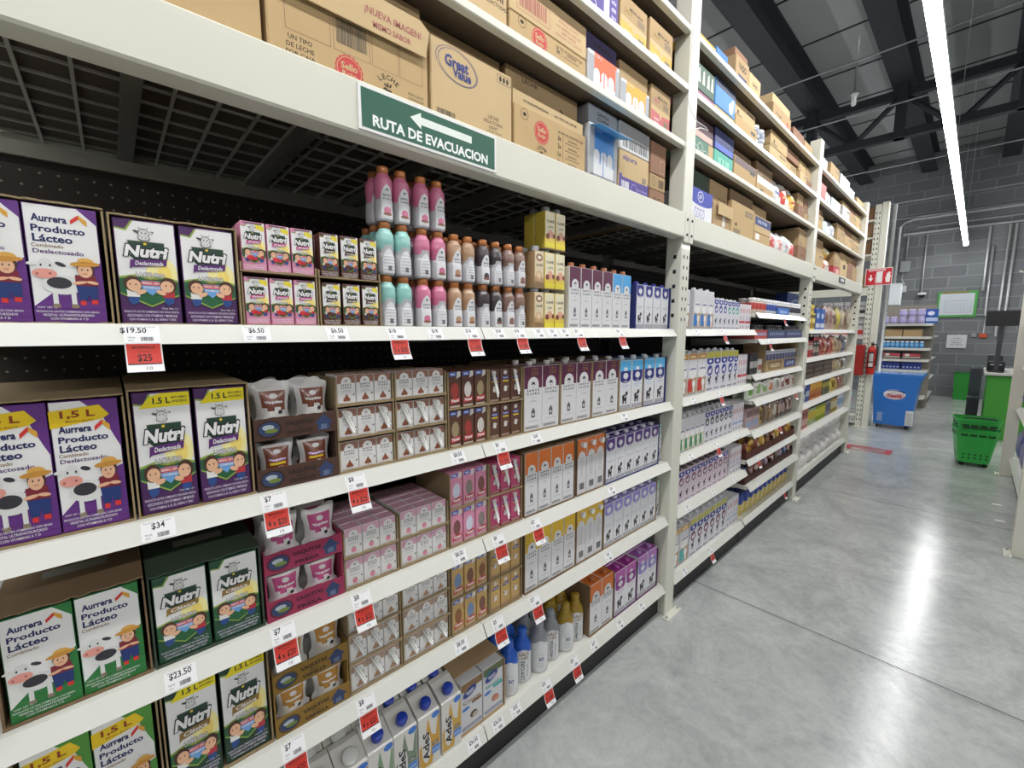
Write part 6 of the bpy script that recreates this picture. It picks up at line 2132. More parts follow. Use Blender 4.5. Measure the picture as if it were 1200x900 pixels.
bagrow(7, 5.25, 6.55, .24, .08, [('#b09a90', '#7d5f5a', 'mauve'), ('#a8958a', '#8f6a62', 'dusty pink'), ('#b8a08c', '#6f5a50', 'tan'), ('#a89a5a', '#c9b84a', 'olive yellow'), ('#8f8474', '#b8a88c', 'grey'), ('#9a8068', '#6a5444', 'brown'), ('#8a7a68', '#b0a48c', 'pale brown')], r3[0], .05, 'bag', 'on top shelf, third bay', 'bags on the top shelf of the third bay', 1, 200)
row(Kit('tea_box', small_carton(.125, .15, .07, '#a8322e', [(.45, .75, '#d3c9b8'), (.1, .25, '#7a1f1e')], text='CAFÉ', tz=.85)), [4.530, 4.660, 4.790], .05, r3[1], 'red box with pale band', 'box', 'on second shelf, third bay', 'red boxes on the second shelf', 0, 0, 'from near')
row(Kit('tea_box', small_carton(.11, .19, .07, '#3a2a28', [(.8, .95, '#c23a34'), (.2, .5, '#a89a88')], text='TÉ', tz=.65)), [4.915, 5.035], .05, r3[1], 'dark box with red top', 'box', 'on second shelf, third bay', 'dark boxes on the second shelf', 0, 0, 'from near')
bagrow(8, 5.11, 6.55, .175, .08, [('#9a3a30', '#b8604a', 'red'), ('#a0382f', '#c9a07a', 'scarlet'), ('#8a2f2a', '#b06a50', 'dark red'), ('#b0503a', '#d6b48a', 'orange red'), ('#a88a68', '#c4b090', 'tan'), ('#8a6a50', '#b89a78', 'brown'), ('#4a5068', '#8a8f9c', 'slate'), ('#8f8478', '#b5aa9c', 'grey')], r3[1], .05, 'bag', 'on second shelf, third bay', 'bags on the second shelf of the third bay', 1, 220)
for i, (x0, x1, c, t) in enumerate(((4.47, 4.94, '#4a3930', 'CHOCO'), (4.95, 5.30, '#54423a', 'CACAO'), (5.31, 5.70, '#5c4a40', 'CANELA'))):
    single('snack_case', small_carton(x1 - x0 - .006, .155, .12, c, [(.15, .22, '#8a7766'), (.78, .84, '#8a7766')], text=t, tcol='#b8a690', tz=.5), f'dark brown case lettered {t.lower()} in the third bay', 'case', ((x0 + x1) / 2, .045, r3[2]))
bagrow(5, 5.72, 6.55, .13, .08, [('#8a7458', '#b8a27c', 'kraft'), ('#a08a68', '#c9b890', 'tan'), ('#b5a68a', '#d3c8ae', 'cream'), ('#8a7a60', '#6f5c44', 'brown'), ('#c9c6bf', '#8fa0a8', 'white')], r3[2], .05, 'bag', 'on third shelf, third bay', 'bags on the third shelf of the third bay', 0, 240)
row(Kit('tea_box', small_carton(.125, .16, .07, '#c3c6cc', [(.5, .85, '#3f5a9a'), (.1, .2, '#7f8a9c')])), [4.530, 4.665], .05, r3[3], 'white box with blue band', 'box', 'on fourth shelf, third bay', 'blue banded boxes', 0, 0, 'from near')
row(Kit('tea_box', small_carton(.13, .17, .07, '#3a4f9a', [(.3, .6, '#c4cad6')])), [4.805], .05, r3[3], 'blue box beside the blue banded boxes', 'box', 'on fourth shelf', None)
row(Kit('tea_box', small_carton(.105, .18, .07, '#c97a2c', [(.55, .9, '#e0b040'), (.1, .3, '#a8502a')])), [4.940, 5.055, 5.170, 5.285], .05, r3[3], 'orange box', 'box', 'on fourth shelf, third bay', 'orange boxes on the fourth shelf', 0, 0, 'from near')
row(Kit('tea_box', small_carton(.16, .16, .07, '#5c5a40', [(.5, .8, '#b8a83a')])), [5.440, 5.610], .05, r3[3], 'olive box', 'box', 'on fourth shelf, third bay', 'olive boxes on the fourth shelf', 0, 0, 'from near')
bagrow(6, 5.71, 6.55, .150, .07, [('#d0b83a', '#e6d878', 'yellow'), ('#c9ae34', '#8a6f28', 'golden'), ('#b8923a', '#d6bf7a', 'ochre'), ('#8a4a44', '#b88a7c', 'red'), ('#9a6a5a', '#c4a594', 'rust'), ('#8f7a6a', '#b8a894', 'brown')], r3[3], .05, 'bag', 'on fourth shelf, third bay', 'bags on the fourth shelf of the third bay', 0, 260)
row(Kit('tea_box', small_carton(.10, .19, .07, '#a8605a', [(.2, .5, '#d3b0a8'), (.7, .8, '#6a3a3a')])), [4.520, 4.625, 4.730, 4.835], .05, r3[4], 'rose box', 'box', 'on fifth shelf, third bay', 'rose boxes on the fifth shelf', 0, 0, 'from near')
for nm, c, l2, xs in (('pale green', '#a8b58a', '#c9b84a', N12(4.90, 5.22, 4)), ('yellow green', '#8f9a34', '#c4c04a', N12(5.23, 5.63, 5)), ('grey', '#8f8c92', '#6f6c78', N12(5.64, 5.88, 3)), ('amber', '#a8924a', '#c9c2a0', N12(5.89, 6.21, 4)), ('white', '#c9ccd2', '#8fa4c4', N12(6.22, 6.54, 4))):
    a, p = jar(.036, .20, c, '#3a3a40' if nm != 'white' else '#dcdcdc', l2, 12)
    row(Kit('sauce_bottle', a, [('lid', p)]), xs, .05, r3[4], f'{nm} sauce bottle', 'bottle', 'on fifth shelf, third bay', f'{nm} sauce bottles', 0, 0, 'from near')
bw = [Kit('tissue_roll_pack', pillow_bag(.24, .14, .13, '#efece8', c, 300 + i)) for i, c in enumerate(('#e6e2dc', '#f0ece6', '#d8cfc8'))]
for lv in (0, 1):
    for i in range(8):
        bw[(i + lv) % 3].put((4.58 + .258 * i, .028 + .012 * lv, r3[5] + .154 * lv), f'white paper roll pack in the third bay, {"lower" if lv == 0 else "upper"} layer, {ORD[i]} from near', 'roll pack', 'white roll packs')

# price labels of the second and third bay
for (z0s, x0, x1, n, lab, yy) in [(z, 2.13, 3.16, 3, f'on {SN[i]} carton shelf, second bay', .02) for i, z in enumerate(SZ)]:
    for j in range(n):
        x = x0 + (x1 - x0) * (j + .4) / n
        k = tag_kit(('$29', '$31', '$27')[j], '2 x $50' if j == 1 and z0s in (SZ[0], SZ[1], SZ[2], SZ[4]) else '', z0s)
        k.put((x, 0, 0), f'small white price label {lab}, {ORD[j]} from near', 'price tag', 'price tags of the second bay')
tk = {}
for i, z in enumerate(S2B):
    for j in range(3):
        yy = -.02 if i in (1, 3, 4, 6) else 0
        k = tag_kit(('$15', '$18', '$12')[j], '2 x $25' if (i + j) % 4 == 1 else '', z)
        k.put((3.36 + .36 * j, yy, 0), f'small price label on {ORD[i]} shelf down beside the cartons, {ORD[j]} from near', 'price tag', 'price tags of the bag shelves')
# ---------------------------------------------------------------- cross aisle: end rack, extinguisher, freezer
b = B()
RX = 8.60
b.box(RX, RX + .10, .055, .135, 0, 3.42, STEEL, .005)
b.box(RX, RX + .10, .140, .215, 0, 3.40, STEEL, .005)
D = mat('#232322', .9)
for z in [.12 + .075 * k for k in range(43)]:
    for y in (.158, .196):
        b.add([(RX - .0006, y - .006, z - .014), (RX - .0006, y + .006, z - .014), (RX - .0006, y + .006, z + .014), (RX - .0006, y - .006, z + .014)], [(0, 1, 2, 3)], D)
p = B().box(RX - .04, RX + .14, .03, .24, .0005, .008, STEEL)
single('rack_upright', b, 'perforated double steel post beside the blue freezer', 'rack post', parts=[('base_plate', p)])
b = B()
b.box(RX, RX + .09, 1.75, 1.83, 0, 3.4, STEEL, .005)
single('rack_upright', b, 'far post of the end rack hidden behind milk rack', 'rack post')
for z, t, n in ((3.19, .03, 'highest'), (2.93, .03, 'second'), (2.68, .03, 'third'), (2.18, .12, 'deep'), (1.77, .04, 'white upper'), (1.43, .04, 'white middle'), (.86, .04, 'white lower'), (.10, .05, 'white base')):
    b = B().box(RX + .012, RX + .06, .2165, 1.748, z - t, z, STEEL if n[:5] != 'white' else RAIL, .002)
    pd = B().box(RX + .061, RX + .70, .2165, 1.748, z - .02, z - .002, STEEL)
    single('storage_shelf', b, f'{n} shelf of the end rack past the milk shelves', 'storage shelf', parts=[('deck_board', pd)])
for z, h, c, lab in ((3.191, .20, '#8f6f52', 'highest'), (2.931, .21, '#9a7a58', 'second highest'), (2.681, .20, '#8a6a4e', 'third highest'), (2.181, .22, '#a98c66', 'lowest')):
    for k in range(3):
        w = .40
        single('shipping_box', ship_box(w, h, .35, cardboard(c), art_plain if k == 1 else None), f'kraft box on {lab} storage shelf of end rack, {ORD[k]} from post', 'cardboard box', (RX + .075, .43 + .42 * k, z), -math.pi / 2)
for z, h, c, c2, lab, d in ((1.7705, .20, '#b9b6b4', '#2a2a2e', 'grey', 'upper white'), (1.4305, .28, '#c9c4c2', '#c23a34', 'white and red', 'middle white')):
    k = Kit('packaged_appliance', small_carton(.13, h, .12, c, [(.1, .35, c2), (.6, .7, '#7a7a80')]))
    for i in range(4):
        k.put((RX + .07, .295 + .14 * i, z), f'{lab} boxed item on {d} shelf of end rack, {ORD[i]} from post', 'box', f'{lab} boxed items', rz=-math.pi / 2)
k = [Kit('round_tub', jar(.05, .092, '#dfe3e6', '#e6e6e8', c, 14)[0]) for c in ('#3fa0b4', '#c25a6a')]
for i in range(5):
    k[i % 2].put((RX + .03, .285, .1505 - .05 + .0925 * i), f'tub of the teal and red tub column on base shelf, {ORD[i]} from bottom', 'tub', 'tub column')

# fire extinguisher with its red cabinet
b = B()
b.box(RX - .16, RX - .012, .165, .290, .83, 1.30, mat('#8f2420', .4), .006)
b.y = 0
single('extinguisher_cabinet', b, 'dark red metal box fixed to the end rack post', 'cabinet', parts=[('hinge_strip', B().box(RX - .163, RX - .160, .17, .285, .835, 1.295, mat('#a02a24', .4)), None)])
b = smooth(B())
b.lathe(smooth_profile([(.046, 0), (.052, .012), (.052, .36), (.044, .40), (.020, .43), (.016, .44)], 3), mat('#c42a22', .28, coat=.4), 20)
v = smooth(B())
v.lathe([(.016, .44), (.018, .445), (.018, .475), (0, .48)], BLACK, 12)
v.box(-.012, .012, -.075, .02, .472, .482, BLACK)
v.box(-.010, .010, -.080, .0, .490, .498, BLACK)
hz = smooth(B())
hz.tube([(.0, -.02, .455), (.045, -.04, .46), (.066, -.03, .40), (.062, -.02, .25), (.056, -.03, .13)], .009, RUBBER, 8)
lb = B(lambda x, z, l: ((.0525 + l) * math.sin(x / .052), -(.0525 + l) * math.cos(x / .052), z))
lb.rect(-.035, .10, .035, .34, mat('#26262a', .5))
lb.rect(-.028, .20, .028, .32, mat('#b9b5ae', .5))
lb.rect(-.028, .12, .028, .18, mat('#cfcabf', .5))
single('fire_extinguisher', b, 'red fire extinguisher with black label hung on the perforated post', 'fire extinguisher', (RX - .065, .080, .85), -math.pi / 2, parts=[('valve', v), ('hose', hz), ('printed_label', lb)])
s = B()
s.box(RX - .02, RX - .0005, .06, .10, .93, .96, RED)
s.box(RX - .02, RX - .0005, .06, .10, 1.16, 1.19, RED)
single('wall_bracket', s, 'red bracket holding the fire extinguisher on the post', 'bracket')

b = B()
b.box(-.158, .158, 0, .004, 0, .255, WHITE, .001)
b.rect(-.150, .008, .150, .247, mat('#c8202c', .45))
W2 = mat('#f0eeea', .45)
b.txt('EXTINTOR', -.02, .226, .20, .026, W2, .03)
b.pg([(-.122, .11), (-.098, .11), (-.098, .16), (-.082, .16), (-.082, .11), (-.06, .11), (-.091, .06)], W2)
b.rect(-.02, .045, .045, .20, W2)
b.pg([(-.03, .04), (-.038, .05), (-.028, .19), (-.012, .205), (.05, .205), (.05, .196), (-.01, .196), (-.02, .185)], W2)
b.rect(-.035, .03, .05, .036, W2)
b.pg([(.088, .04), (.135, .04), (.135, .11), (.142, .13), (.130, .15), (.135, .18), (.118, .20), (.105, .17), (.092, .18), (.09, .13), (.08, .11)], W2)
single('extinguisher_sign', b, 'red and white fire extinguisher sign on the end rack', 'sign', (RX - .012, .100, 2.20), -math.pi / 2 - .0)

# freezer
b = B()
FX = 8.80
FB = mat('#2b76cd', .35, coat=.3)
def ringf(y0, y1, x0, x1, z):
    return [(x0, y0, z), (x0, y1, z), (x1, y1, z), (x1, y0, z)]
lv = [ringf(.015, -.415, FX + .012, FX + .50, .055), ringf(.060, -.470, FX, FX + .55, .70), ringf(.085, -.500, FX - .01, FX + .57, .80), ringf(.095, -.512, FX - .016, FX + .576, .815), ringf(.095, -.512, FX - .016, FX + .576, .855)]
vs = [p for l in lv for p in l]
fs = [(4 * j + i, 4 * j + (i + 1) % 4, 4 * j + 4 + (i + 1) % 4, 4 * j + 4 + i) for j in range(4) for i in range(4)] + [(0, 1, 2, 3), (16, 17, 18, 19)]
b.add(vs, fs, FB)
b.add([(FX, .078, .85551), (FX, -.495, .85551), (FX + .56, -.495, .85551), (FX + .56, .078, .85551)], [(0, 1, 2, 3)], mat('#6fa0d8', .15))
fx = lambda z: FX + .012 - .012 * (z - .055) / .645
b.surf = lambda x, z, l: (fx(z) - .002 - l, -.205 - x, z)
b.ell(.0, .535, .130, .078, mat('#e8e8ea', .4), 28)
b.ell(.012, .572, .108, .034, mat('#1d3f86', .4), 24)
b.ell(-.01, .556, .112, .036, mat('#e8e8ea', .4), 24)
b.ell(.008, .515, .112, .048, mat('#d9d4d6', .4), 26)
b.ring(.008, .515, .112, .048, .07, mat('#c2383c', .4), 28)
b.txt('Nestlé', .006, .517, .17, .058, mat('#c2303a', .4), .05)
b.rect(-.185, .10, -.115, .25, mat('#5f92d4', .4))
b.fine(['helados', 'abrir', 'cerrar', 'frío'], -.15, .11, .24, .06, WHITE)
v = B()
v.box(FX - .012, FX + .02, -.445, -.355, .075, .30, mat('#dcdcd8', .5), .004)
v.surf = lambda x, z, l: (FX - .0122 - l, -.40 - x, z)
for kk in range(8):
    v.rect(-.03, .10 + .022 * kk, .03, .108 + .022 * kk, GREY)
parts = [('vent_panel', v, 'white vent panel')]
for (x, y) in ((FX + .06, -.03), (FX + .06, -.37), (FX + .44, -.03), (FX + .44, -.37)):
    parts.append(('caster', smooth(B()).lathe([(.0, -.012), (.026, -.012), (.026, .012), (0, .012)], RUBBER, 14, x, y, .0275, axis='y')))
single('chest_freezer', b, 'blue chest freezer with oval emblem standing at the aisle end', 'freezer', parts=parts)
g = B()
g.box(FX + .02, FX + .035, .10, .112, .02, .42, PIPE)
g.box(FX + .02, FX + .30, .10, .112, .02, .035, PIPE)
single('guard_post', g, 'low grey guard rail between the freezer and perforated post', 'guard rail')

# floor marking
b = B(None, .002)
b.up = True
RM = mat('#9c2e37', .6, var=.1)
x0, x1, y0, y1 = 6.86, 7.16, -.40, .06
b.rect(x0, y0, x1, y0 + .065, RM)
b.rect(x0, y1 - .065, x1, y1, RM)
b.rect(x0, y0 + .065, x0 + .035, y1 - .065, RM)
b.rect(x1 - .035, y0 + .065, x1, y1 - .065, RM)
for xa, xb in ((x0 + .05, x0 + .17), (x0 + .16, x1 - .06)):
    b.pg([(xa, y0 + .065), (xa + .04, y0 + .065), (xb + .04, y1 - .065), (xb, y1 - .065)], RM)
o = link('floor_marking', b.mesh('floor_marking'))
tag(o, 'red striped keep clear rectangle painted on the grey floor', 'floor marking')

# ---------------------------------------------------------------- end gondola by the block wall
EX = 11.30
ez = [1.66, 1.41, 1.19, .97, .77, .25]
for i, z in enumerate(ez):
    b = B()
    b.prism([(.30, EX + .02), (.24, EX - .03), (-.32, EX - .03), (-.40, EX + .05), (-.40, EX + .40), (.30, EX + .40)], z - .045, z, RAIL, 'z')
    b.v = [(y, x, zz) for x, y, zz in b.v]
    single('gondola_shelf', b, f'{ORD[i]} white shelf down on the end display by the block wall', 'shelf')
b = B()
b.box(EX + .402, EX + .44, -.42, .33, 0, 2.02, mat('#8a8378', .6))
b.box(EX + .46, 13.7, -.02, .02, 0, 1.70, mat('#8a8378', .6))
single('display_board', b, 'grey back board of the end display by the block wall', 'back panel', parts=[('corner_post', B().box(EX + .37, EX + .40, .302, .332, 0, 1.9, PIPE))])
tb, tp = jar(.058, .135, '#a99fc8', '#c9c2dc', '#b3a8d4', 14)
tub = Kit('softener_tub', tb, [('lid', tp)])
for i in range(5):
    tub.put((EX - .0, .215 - .128 * i - .058 + .058, ez[0] + EPS), f'lavender tub on top of the end display, lower row, {ORD[i]} from post', 'tub', 'lavender tubs')
    if i > 1:
        tub.put((EX - .0, .215 - .128 * i, ez[0] + EPS + .1355), f'lavender tub on top of the end display, upper row, {ORD[i - 2]} from post', 'tub', 'lavender tubs')
single('detergent_box', small_carton(.17, .27, .12, '#2050a8', [(.15, .4, '#b9c6e0')], [(.4, .7, .3, .15, '#dfe4f0')]), 'blue detergent box standing at the end display corner', 'box', (EX + .14, -.385 + .005, ez[0] + EPS), -math.pi / 2 + .25)
for i in range(2):
    single('open_tray', tray(.26, .25, .13, .14, .15, KR2), f'kraft tray on the second display shelf, {"near post" if i == 0 else "near wall side"}', 'tray', (EX - .0, .135 - .275 * i, ez[1] + EPS), -math.pi / 2)
bb_, bp_ = jar(.030, .13, '#3f8fd0', '#d6e2ee', '#6fb0e0', 12)
bk = Kit('cleaner_bottle', bb_, [('lid', bp_)])
for i in range(9):
    bk.put((EX - .0, .235 - .069 * i, ez[2] + EPS), f'light blue cleaner bottle on the end display, {ORD[i]} from post', 'bottle', 'light blue bottles')
for i in range(2):
    single('soap_box', small_carton(.26, .12, .15, '#4a3a40', [(.55, .9, '#c2434a'), (.2, .45, '#b9a89c')], [(.25, .7, .14, .2, '#e0d6d0')]), f'black and red soap case on the end display, {"near post" if i == 0 else "wall side"}', 'box', (EX - .0, .125 - .29 * i, ez[3] + EPS), -math.pi / 2)
for i in range(2):
    single('detergent_pack', small_carton(.28, .14, .15, '#1f2f78', [(.05, .2, '#2a418f')], [(.12 + .19 * j, .34, .06, .11, '#aab4d8') for j in range(5)]), f'dark blue detergent pack on the end display, {"near post" if i == 0 else "wall side"}', 'pack', (EX - .0, .125 - .30 * i, ez[4] + EPS), -math.pi / 2)
for i, (c, z) in enumerate((('#c9c2b0', .251), ('#a8553f', .251), ('#7a8a9c', .251))):
    single('cleaning_bag', pillow_bag(.17, .24, .12, c, '#d6d0c8', 400 + i), f'{("pale", "rust", "slate")[i]} bag on the lowest display shelf', 'bag', (EX + .02, .18 - .20 * i, z), -math.pi / 2)
for i, z in enumerate((1.42, .95, .55, .17)):
    b = B().box(EX + .47, 13.6, -.40, -.021, z - .03, z, RAIL)
    single('gondola_shelf', b, f'{ORD[i]} shelf down along the side of the end display', 'shelf')
    for j in range(5):
        single('cleaning_bag', pillow_bag(.30, .26, .16, ('#b9a58a', '#c95a48', '#8f9a6a', '#c9c3b4', '#9a8468')[(i + j) % 5], '#d2ccc2', 420 + 5 * i + j), f'cleaning bag on {ORD[i]} side shelf of end display, {ORD[j]} from its corner', 'bag', (12.0 + .34 * j, -.30, z + EPS), 0)

# ---------------------------------------------------------------- block wall fittings
WX = 14.15
def wall_b():
    return B(lambda x, z, l: (WX - .03 - l, -x, z))
b = B().box(WX - .03, WX - .002, -.93, -.29, 1.83, 2.41, mat('#4a9a48', .5), .003)
b.surf = lambda x, z, l: (WX - .0302 - l, -x, z)
b.rect(.33, 1.88, .88, 2.36, mat('#c6ccd2', .3))
b.rect(.36, 2.37, .78, 2.40, mat('#9a6a3c', .6))
b.frame(.42, 1.93, .84, 2.20, .006, mat('#8d97a8', .5))
for k in range(6):
    b.rect(.46 + .055 * k, 1.96, .463 + .055 * k, 2.17, mat('#9aa3b2', .5))
for k in range(4):
    b.rect(.45, 1.98 + .05 * k, .81, 1.983 + .05 * k, mat('#9aa3b2', .5))
single('notice_board', b, 'white notice board with green frame on the block wall', 'board')
b = B().box(WX - .022, WX - .002, -.84, -.52, 1.13, 1.43, mat('#d2d4d6', .5), .003)
b.surf = lambda x, z, l: (WX - .0222 - l, -x, z)
b.fine(['AVISO', 'de privacidad', 'clientes', 'ruta segura'], .68, 1.18, 1.38, .24, mat('#5c6066', .6), [.5, .9, .6, .8])
single('wall_notice', b, 'small white notice on the block wall below the board', 'sign')
single('fire_alarm', B().box(WX - .05, WX - .002, -1.14, -1.02, 1.37, 1.46, mat('#c2502c', .4), .01), 'orange red alarm box on the block wall', 'alarm box')
single('switch_box', B().box(WX - .04, WX - .002, -.98, -.90, 1.38, 1.47, mat('#8d9092', .5), .006), 'grey switch box beside the orange alarm', 'switch box')
def wtube(name, pts, r, label):
    single(name, smooth(B()).tube(pts, r, PIPE, 8), label, 'conduit')
wtube('conduit', [(WX - .03, .0, 3.765), (WX - .03, .0, 2.42)], .014, 'thin conduit running down to the dome camera')
b = smooth(B())
b.lathe([(.0, -.06), (.035, -.05), (.055, -.02), (.06, 0)], mat('#1a1a1c', .2), 16, WX - .08, -.02, 2.36)
h = smooth(B())
h.lathe([(.07, 0), (.075, .01), (.07, .05), (0, .055)], mat('#dcdcdc', .4), 16, WX - .08, -.02, 2.36)
single('dome_camera', b, 'small white dome camera below its conduit on the wall', 'camera', parts=[('housing', h)])
single('junction_box', B().box(WX - .09, WX - .002, .24, .42, 2.92, 3.18, mat('#8f9396', .5), .006), 'grey electrical box high on the block wall', 'electrical box', parts=[('cable_tail', smooth(B()).tube([(WX - .04, .36, 2.92), (WX - .05, .37, 2.75), (WX - .04, .30, 2.62)], .015, PIPE, 6)), ('socket', B().box(WX - .06, WX - .01, .27, .34, 2.45, 2.60, mat('#c9c9c6', .5)))])
wtube('conduit', [(WX - .03, .33, 3.18), (WX - .03, .33, 3.765)], .014, 'thin conduit above the grey electrical box')
wtube('conduit', [(WX - .03, -.985, 3.765), (WX - .04, -.99, 2.40)], .022, 'bright conduit just past the strip light end')
wtube('conduit', [(WX - .04, -1.06, 3.35), (WX - .04, -1.07, 1.85)], .020, 'conduit second from the strip light end')
wtube('conduit', [(WX - .03, -1.27, 3.765), (WX - .04, -1.26, 1.4)], .022, 'conduit third from the strip light end')
wtube('conduit', [(WX - .03, -1.36, 3.765), (WX - .04, -1.355, 1.4)], .022, 'conduit fourth from the strip light end')
wtube('conduit', [(WX - .03, -.94, 1.87), (WX - .03, -2.6, 1.87)], .014, 'thin level conduit beside the notice board')
wtube('conduit', [(WX - .03, -1.08, 1.85), (WX - .03, -1.08, 1.47)], .012, 'thin conduit dropping to the orange alarm')
wtube('conduit', [(WX - .10, -6.5, 4.0), (WX - .10, -1.5, 4.12), (WX - .10, .26, 4.12), (WX - .10, .41, 4.08), (WX - .10, .48, 3.98), (WX - .10, .50, 2.2)], .035, 'thick conduit bending down across the block wall')
wtube('conduit', [(WX - .08, -6.5, 3.80), (WX - .08, .42, 3.80)], .030, 'level conduit high across the block wall')
wtube('conduit', [(WX - .08, -6.5, 3.93), (WX - .08, .20, 3.93)], .016, 'thin level conduit between the two thick ones')
wtube('downpipe', [(9.46, .085, 3.54), (9.46, .085, 0)], .024, 'pale standing pipe behind the perforated post')
b = B().box(12.2, 12.45, .18, .36, 2.06, 2.50, mat('#dfe3e6', .4), .006)
b.box(12.19, 12.46, .17, .37, 2.50, 2.515, mat('#d2d6da', .4))
single('wall_cabinet', b, 'white cabinet standing high beside the pale pipe', 'cabinet', parts=[('support_column', B().box(12.30, 12.36, .24, .30, 0, 2.06, PIPE))])
single('waste_bin', B().prism([(-.74, .0), (-1.08, .0), (-1.10, .58), (-.72, .58)], 13.70, 14.05, mat('#1f8a2c', .5), 'x'), 'green bin standing against the block wall', 'bin', parts=[('rim', B().box(13.69, 14.06, -1.11, -.71, .581, .60, mat('#1a7626', .5)))])

# ---------------------------------------------------------------- checkout corner
GP = mat('#3f8f30', .4)
b = B().box(8.90, 10.2, -1.75, -1.145, .0, .90, GP, .004)
t = B().box(8.86, 10.24, -1.78, -1.11, .901, .935, mat('#b4b3ad', .4), .004)
single('checkout_counter', b, 'bright green checkout counter with grey top behind baskets', 'counter', parts=[('countertop', t)])
b = B().box(9.00, 9.05, -1.62, -1.06, 1.58, 1.79, BLACK, .006)
s = B().box(9.04, 9.07, -1.24, -1.19, .9355, 1.579, mat('#3a3a3e', .4))
s.box(9.0, 9.11, -1.29, -1.14, .9352, .95, BLACK)
single('monitor', b, 'black checkout monitor on a pole above green counter', 'monitor', parts=[('stand', s)])
b = B().box(9.16, 9.36, -1.30, -1.13, .9352, 1.08, BLACK, .01)
single('receipt_printer', b, 'black receipt printer on the green counter', 'printer', parts=[('paper_slot', B().box(9.158, 9.1598, -1.27, -1.16, 1.03, 1.045, mat('#d6d6d6', .5)))])
b = B().box(9.44, 9.64, -1.28, -1.13, .9352, 1.16, mat('#2a2a2e', .5), .01)
single('card_reader', b, 'taller black device behind the receipt printer', 'card reader', parts=[('screen', B().box(9.438, 9.4398, -1.26, -1.15, 1.06, 1.14, mat('#50565e', .2)))])
b = B().box(9.0, 9.12, -1.50, -1.38, .9352, 1.42, mat('#c9c9c6', .5), .01)
single('scanner_post', b, 'pale scanner column beside the monitor', 'scanner', parts=[('scan_window', B().box(8.998, 8.9998, -1.48, -1.40, 1.2, 1.38, BLACK))])
b = B()
WB = mat('#2a2a2c', .5, .3)
x0, x1, y0, y1 = 9.10, 9.40, -1.085, -.985
b.box(x0, x1, y0, y1, .002, .012, WB)
for z in (.10, .2, .3, .40, .50, .60):
    for (p, q2) in (((x0, y0), (x1, y0)), ((x1, y0), (x1, y1)), ((x1, y1), (x0, y1)), ((x0, y1), (x0, y0))):
        b.tube([(p[0], p[1], z), (q2[0], q2[1], z)], .003, WB, 5)
for i in range(9):
    for (x, y) in ((x0, y0 + (y1 - y0) * i / 8), (x1, y0 + (y1 - y0) * i / 8)):
        b.tube([(x, y, .012), (x, y, .62)], .0025, WB, 5)
for i in range(1, 12):
    for y in (y0, y1):
        b.tube([(x0 + (x1 - x0) * i / 12, y, .012), (x0 + (x1 - x0) * i / 12, y, .62)], .0025, WB, 5)
single('wire_basket', b, 'black wire basket standing beside the green counter', 'basket', parts=[('liner', B().box(x0 + .02, x1 - .02, y0 + .02, y1 - .02, .0125, .12, BLACK))])
b = B().prism([(9.62, .0), (9.98, .0), (9.92, .46), (9.92, .93), (9.87, .93), (9.86, .50), (9.62, .48)], -1.10, -.97, mat('#3c4046', .6), 'y')
single('chair', b, 'dark grey chair seen from behind near the counter', 'chair', parts=[('seat_pad', B().box(9.61, 9.85, -1.105, -.965, .4805, .50, mat('#4a4e54', .8)))])

# rolling baskets
def basket():
    G = mat('#34b24a', .4, coat=.2)
    b = B()
    def ringp(z, k):
        w, l = (.125 + .055 * k), (.135 + .055 * k)
        r = .05
        pts = []
        for cx, cy, a0 in ((w - r, l - r, 0), (-w + r, l - r, 90), (-w + r, -l + r, 180), (w - r, -l + r, 270)):
            for i in range(5):
                a = math.radians(a0 + 90 * i / 4)
                pts.append((cx + r * math.cos(a), cy + r * math.sin(a), z))
        return pts
    N = 20
    prof = [(.045, 0.0), (.06, .02), (.30, .55), (.40, .80), (.41, .90), (.43, .90), (.43, .85)]
    rings = [ringp(z, k) for z, k in prof]
    vs = [p for r in rings for p in r]
    fs = [(N * j + i, N * j + (i + 1) % N, N * j + N + (i + 1) % N, N * j + N + i) for j in range(len(prof) - 1) for i in range(N)]
    fs.append(tuple(range(N)))
    b.add(vs, fs, G)
    inner = [ringp(z, k - .06) for z, k in ((.06, .02), (.425, .86))]
    vs = [p for r in inner for p in r]
    b.add(vs, [(i, (i + 1) % N, N + (i + 1) % N, N + i) for i in range(N)] + [tuple(range(N))], mat('#279a3c', .5))
    D2 = mat('#0f4a1c', .7)
    for z, n in ((.10, 5), (.14, 5), (.36, 4)):
        k = .55 * (z - .06) / .24 if z < .3 else .7
        for i in range(n):
            u = (i - (n - 1) / 2) * (.045 if z < .3 else .07)
            w, l = .125 + .055 * k + .0015, .135 + .055 * k + .0015
            hw = .009 if z < .3 else .028
            hh = .008 if z < .3 else .012
            b.add([(-w, u - hw, z - hh), (-w, u + hw, z - hh), (-w - .0005, u + hw, z + hh), (-w - .0005, u - hw, z + hh)], [(0, 1, 2, 3)], D2)
            b.add([(u - hw, -l, z - hh), (u + hw, -l, z - hh), (u + hw, -l - .0005, z + hh), (u - hw, -l - .0005, z + hh)], [(0, 1, 2, 3)], D2)
    parts = []
    for sx in (-1, 1):
        for sy in (-1, 1):
            parts.append(('wheel', smooth(B()).lathe([(0, -.010), (.022, -.010), (.022, .010), (0, .010)], RUBBER, 12, sx * .09, sy * .10, .023, axis='y')))
    hd = smooth(B())
    hd.tube([(-.12, -.187, .442), (-.11, -.204, .452), (.0, -.210, .456), (.11, -.204, .452), (.12, -.187, .442)], .008, BLACK, 6)
    parts.append(('handle', hd, 'black folding handle'))
    return b, parts
bb1, pp1 = basket()
bkk = Kit('rolling_basket', bb1, pp1)
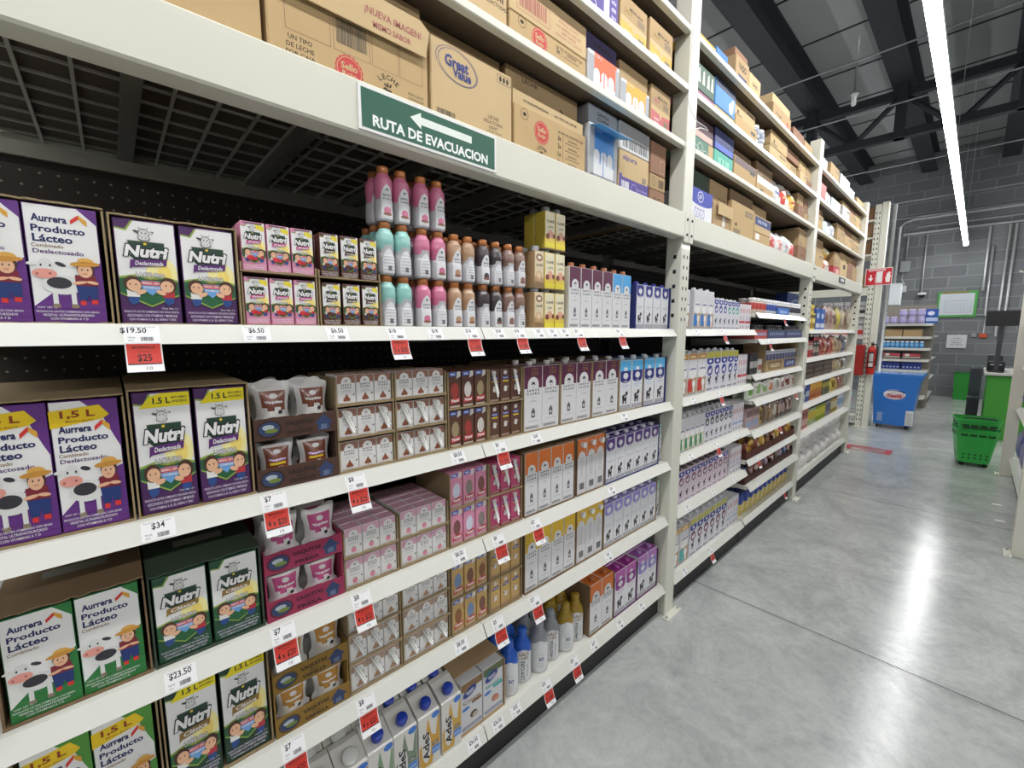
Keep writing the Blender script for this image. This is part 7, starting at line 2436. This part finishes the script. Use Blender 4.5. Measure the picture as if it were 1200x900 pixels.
bkk.put((7.07, -1.075, .0), 'green rolling basket standing on the floor, lowest of the nest', 'shopping basket', 'nested green baskets', rz=.15 - math.pi / 2)
bkk2 = Kit('rolling_basket', bb1, [p for p in pp1 if p[0] == 'handle'])
bkk2.put((7.07, -1.075, .108), 'green rolling basket nested inside the lower one, rim on top', 'shopping basket', 'nested green baskets', rz=.15 - math.pi / 2)

# ---------------------------------------------------------------- low rack on the other side of the aisle
RY = -1.285
for x, lab in ((4.36, 'pale steel post of the opposite rack, near camera side'), (6.79, 'leaning looking pale post of the opposite rack near baskets')):
    upright(x, RY, .08, 3.0, lab.replace('leaning looking ', 'tall ').replace(', near camera side', ' before its lilac packs'), flip=-1)
rz_ = [1.165, .735, .215]
for i, z in enumerate(rz_):
    gondola_shelf(4.42, 6.735, z, f'{ORD[i]} white shelf down of the opposite rack', y1=RY - .44, base=i == 2, y0=RY - .07, flip=-1)
single('back_panel', B().box(4.42, 6.735, RY - .47, RY - .46, 0, 1.9, PEG), 'dark perforated panel of the opposite rack', 'back panel')
for i, (z, cols, h, nm) in enumerate(((rz_[0], [('#8f7aa8', '#b8a4c8', 'lilac'), ('#a088b4', '#c4b4d0', 'pale lilac')], .40, 'top'), (rz_[1], [('#b8707c', '#d0a8b0', 'pink'), ('#7f6a98', '#a898bc', 'plum')], .30, 'middle'), (rz_[2], [('#5a5c98', '#c4b46a', 'blue'), ('#8a84a8', '#b4b0c8', 'grey violet')], .38, 'lowest'))):
    ks = [Kit('diaper_pack', pillow_bag(.26, h, .20, c, c2, 500 + 3 * i + j)) for j, (c, c2, n) in enumerate(cols)]
    for j in range(8):
        ks[j % 2].put((4.58 + .285 * j, RY - .275, z + EPS), f'{cols[j % 2][2]} pack on {nm} shelf of opposite rack, {ORD[j]} from near', 'pack', f'packs on the {nm} opposite shelf', rz=rnd.uniform(-.08, .08))
b = smooth(B())
b.tube([(6.80, RY + .0, 2.10), (6.80, RY + .04, 2.10)], .008, STEEL, 6)
b.tube([(6.80, RY + .045, 2.10), (6.80, RY + .05, 2.12)], .008, STEEL, 6)
tag(link('hook_peg', b.mesh('hook_peg')), 'small pale hook on the opposite rack post', 'hook')
for k, (x, y, lab) in enumerate(((5.55, -1.245, 'farther'), (5.08, -1.250, 'nearer'))):
    c = B().box(x - .012, x + .012, y - .028, y + .028, .0003, .0022, mat('#e6e6e2', .6))  # thin white pieces lying flat on the floor
    single('paper_scrap', c, f'thin white paper scrap on the floor beside opposite rack, {lab} of two', 'paper scrap')
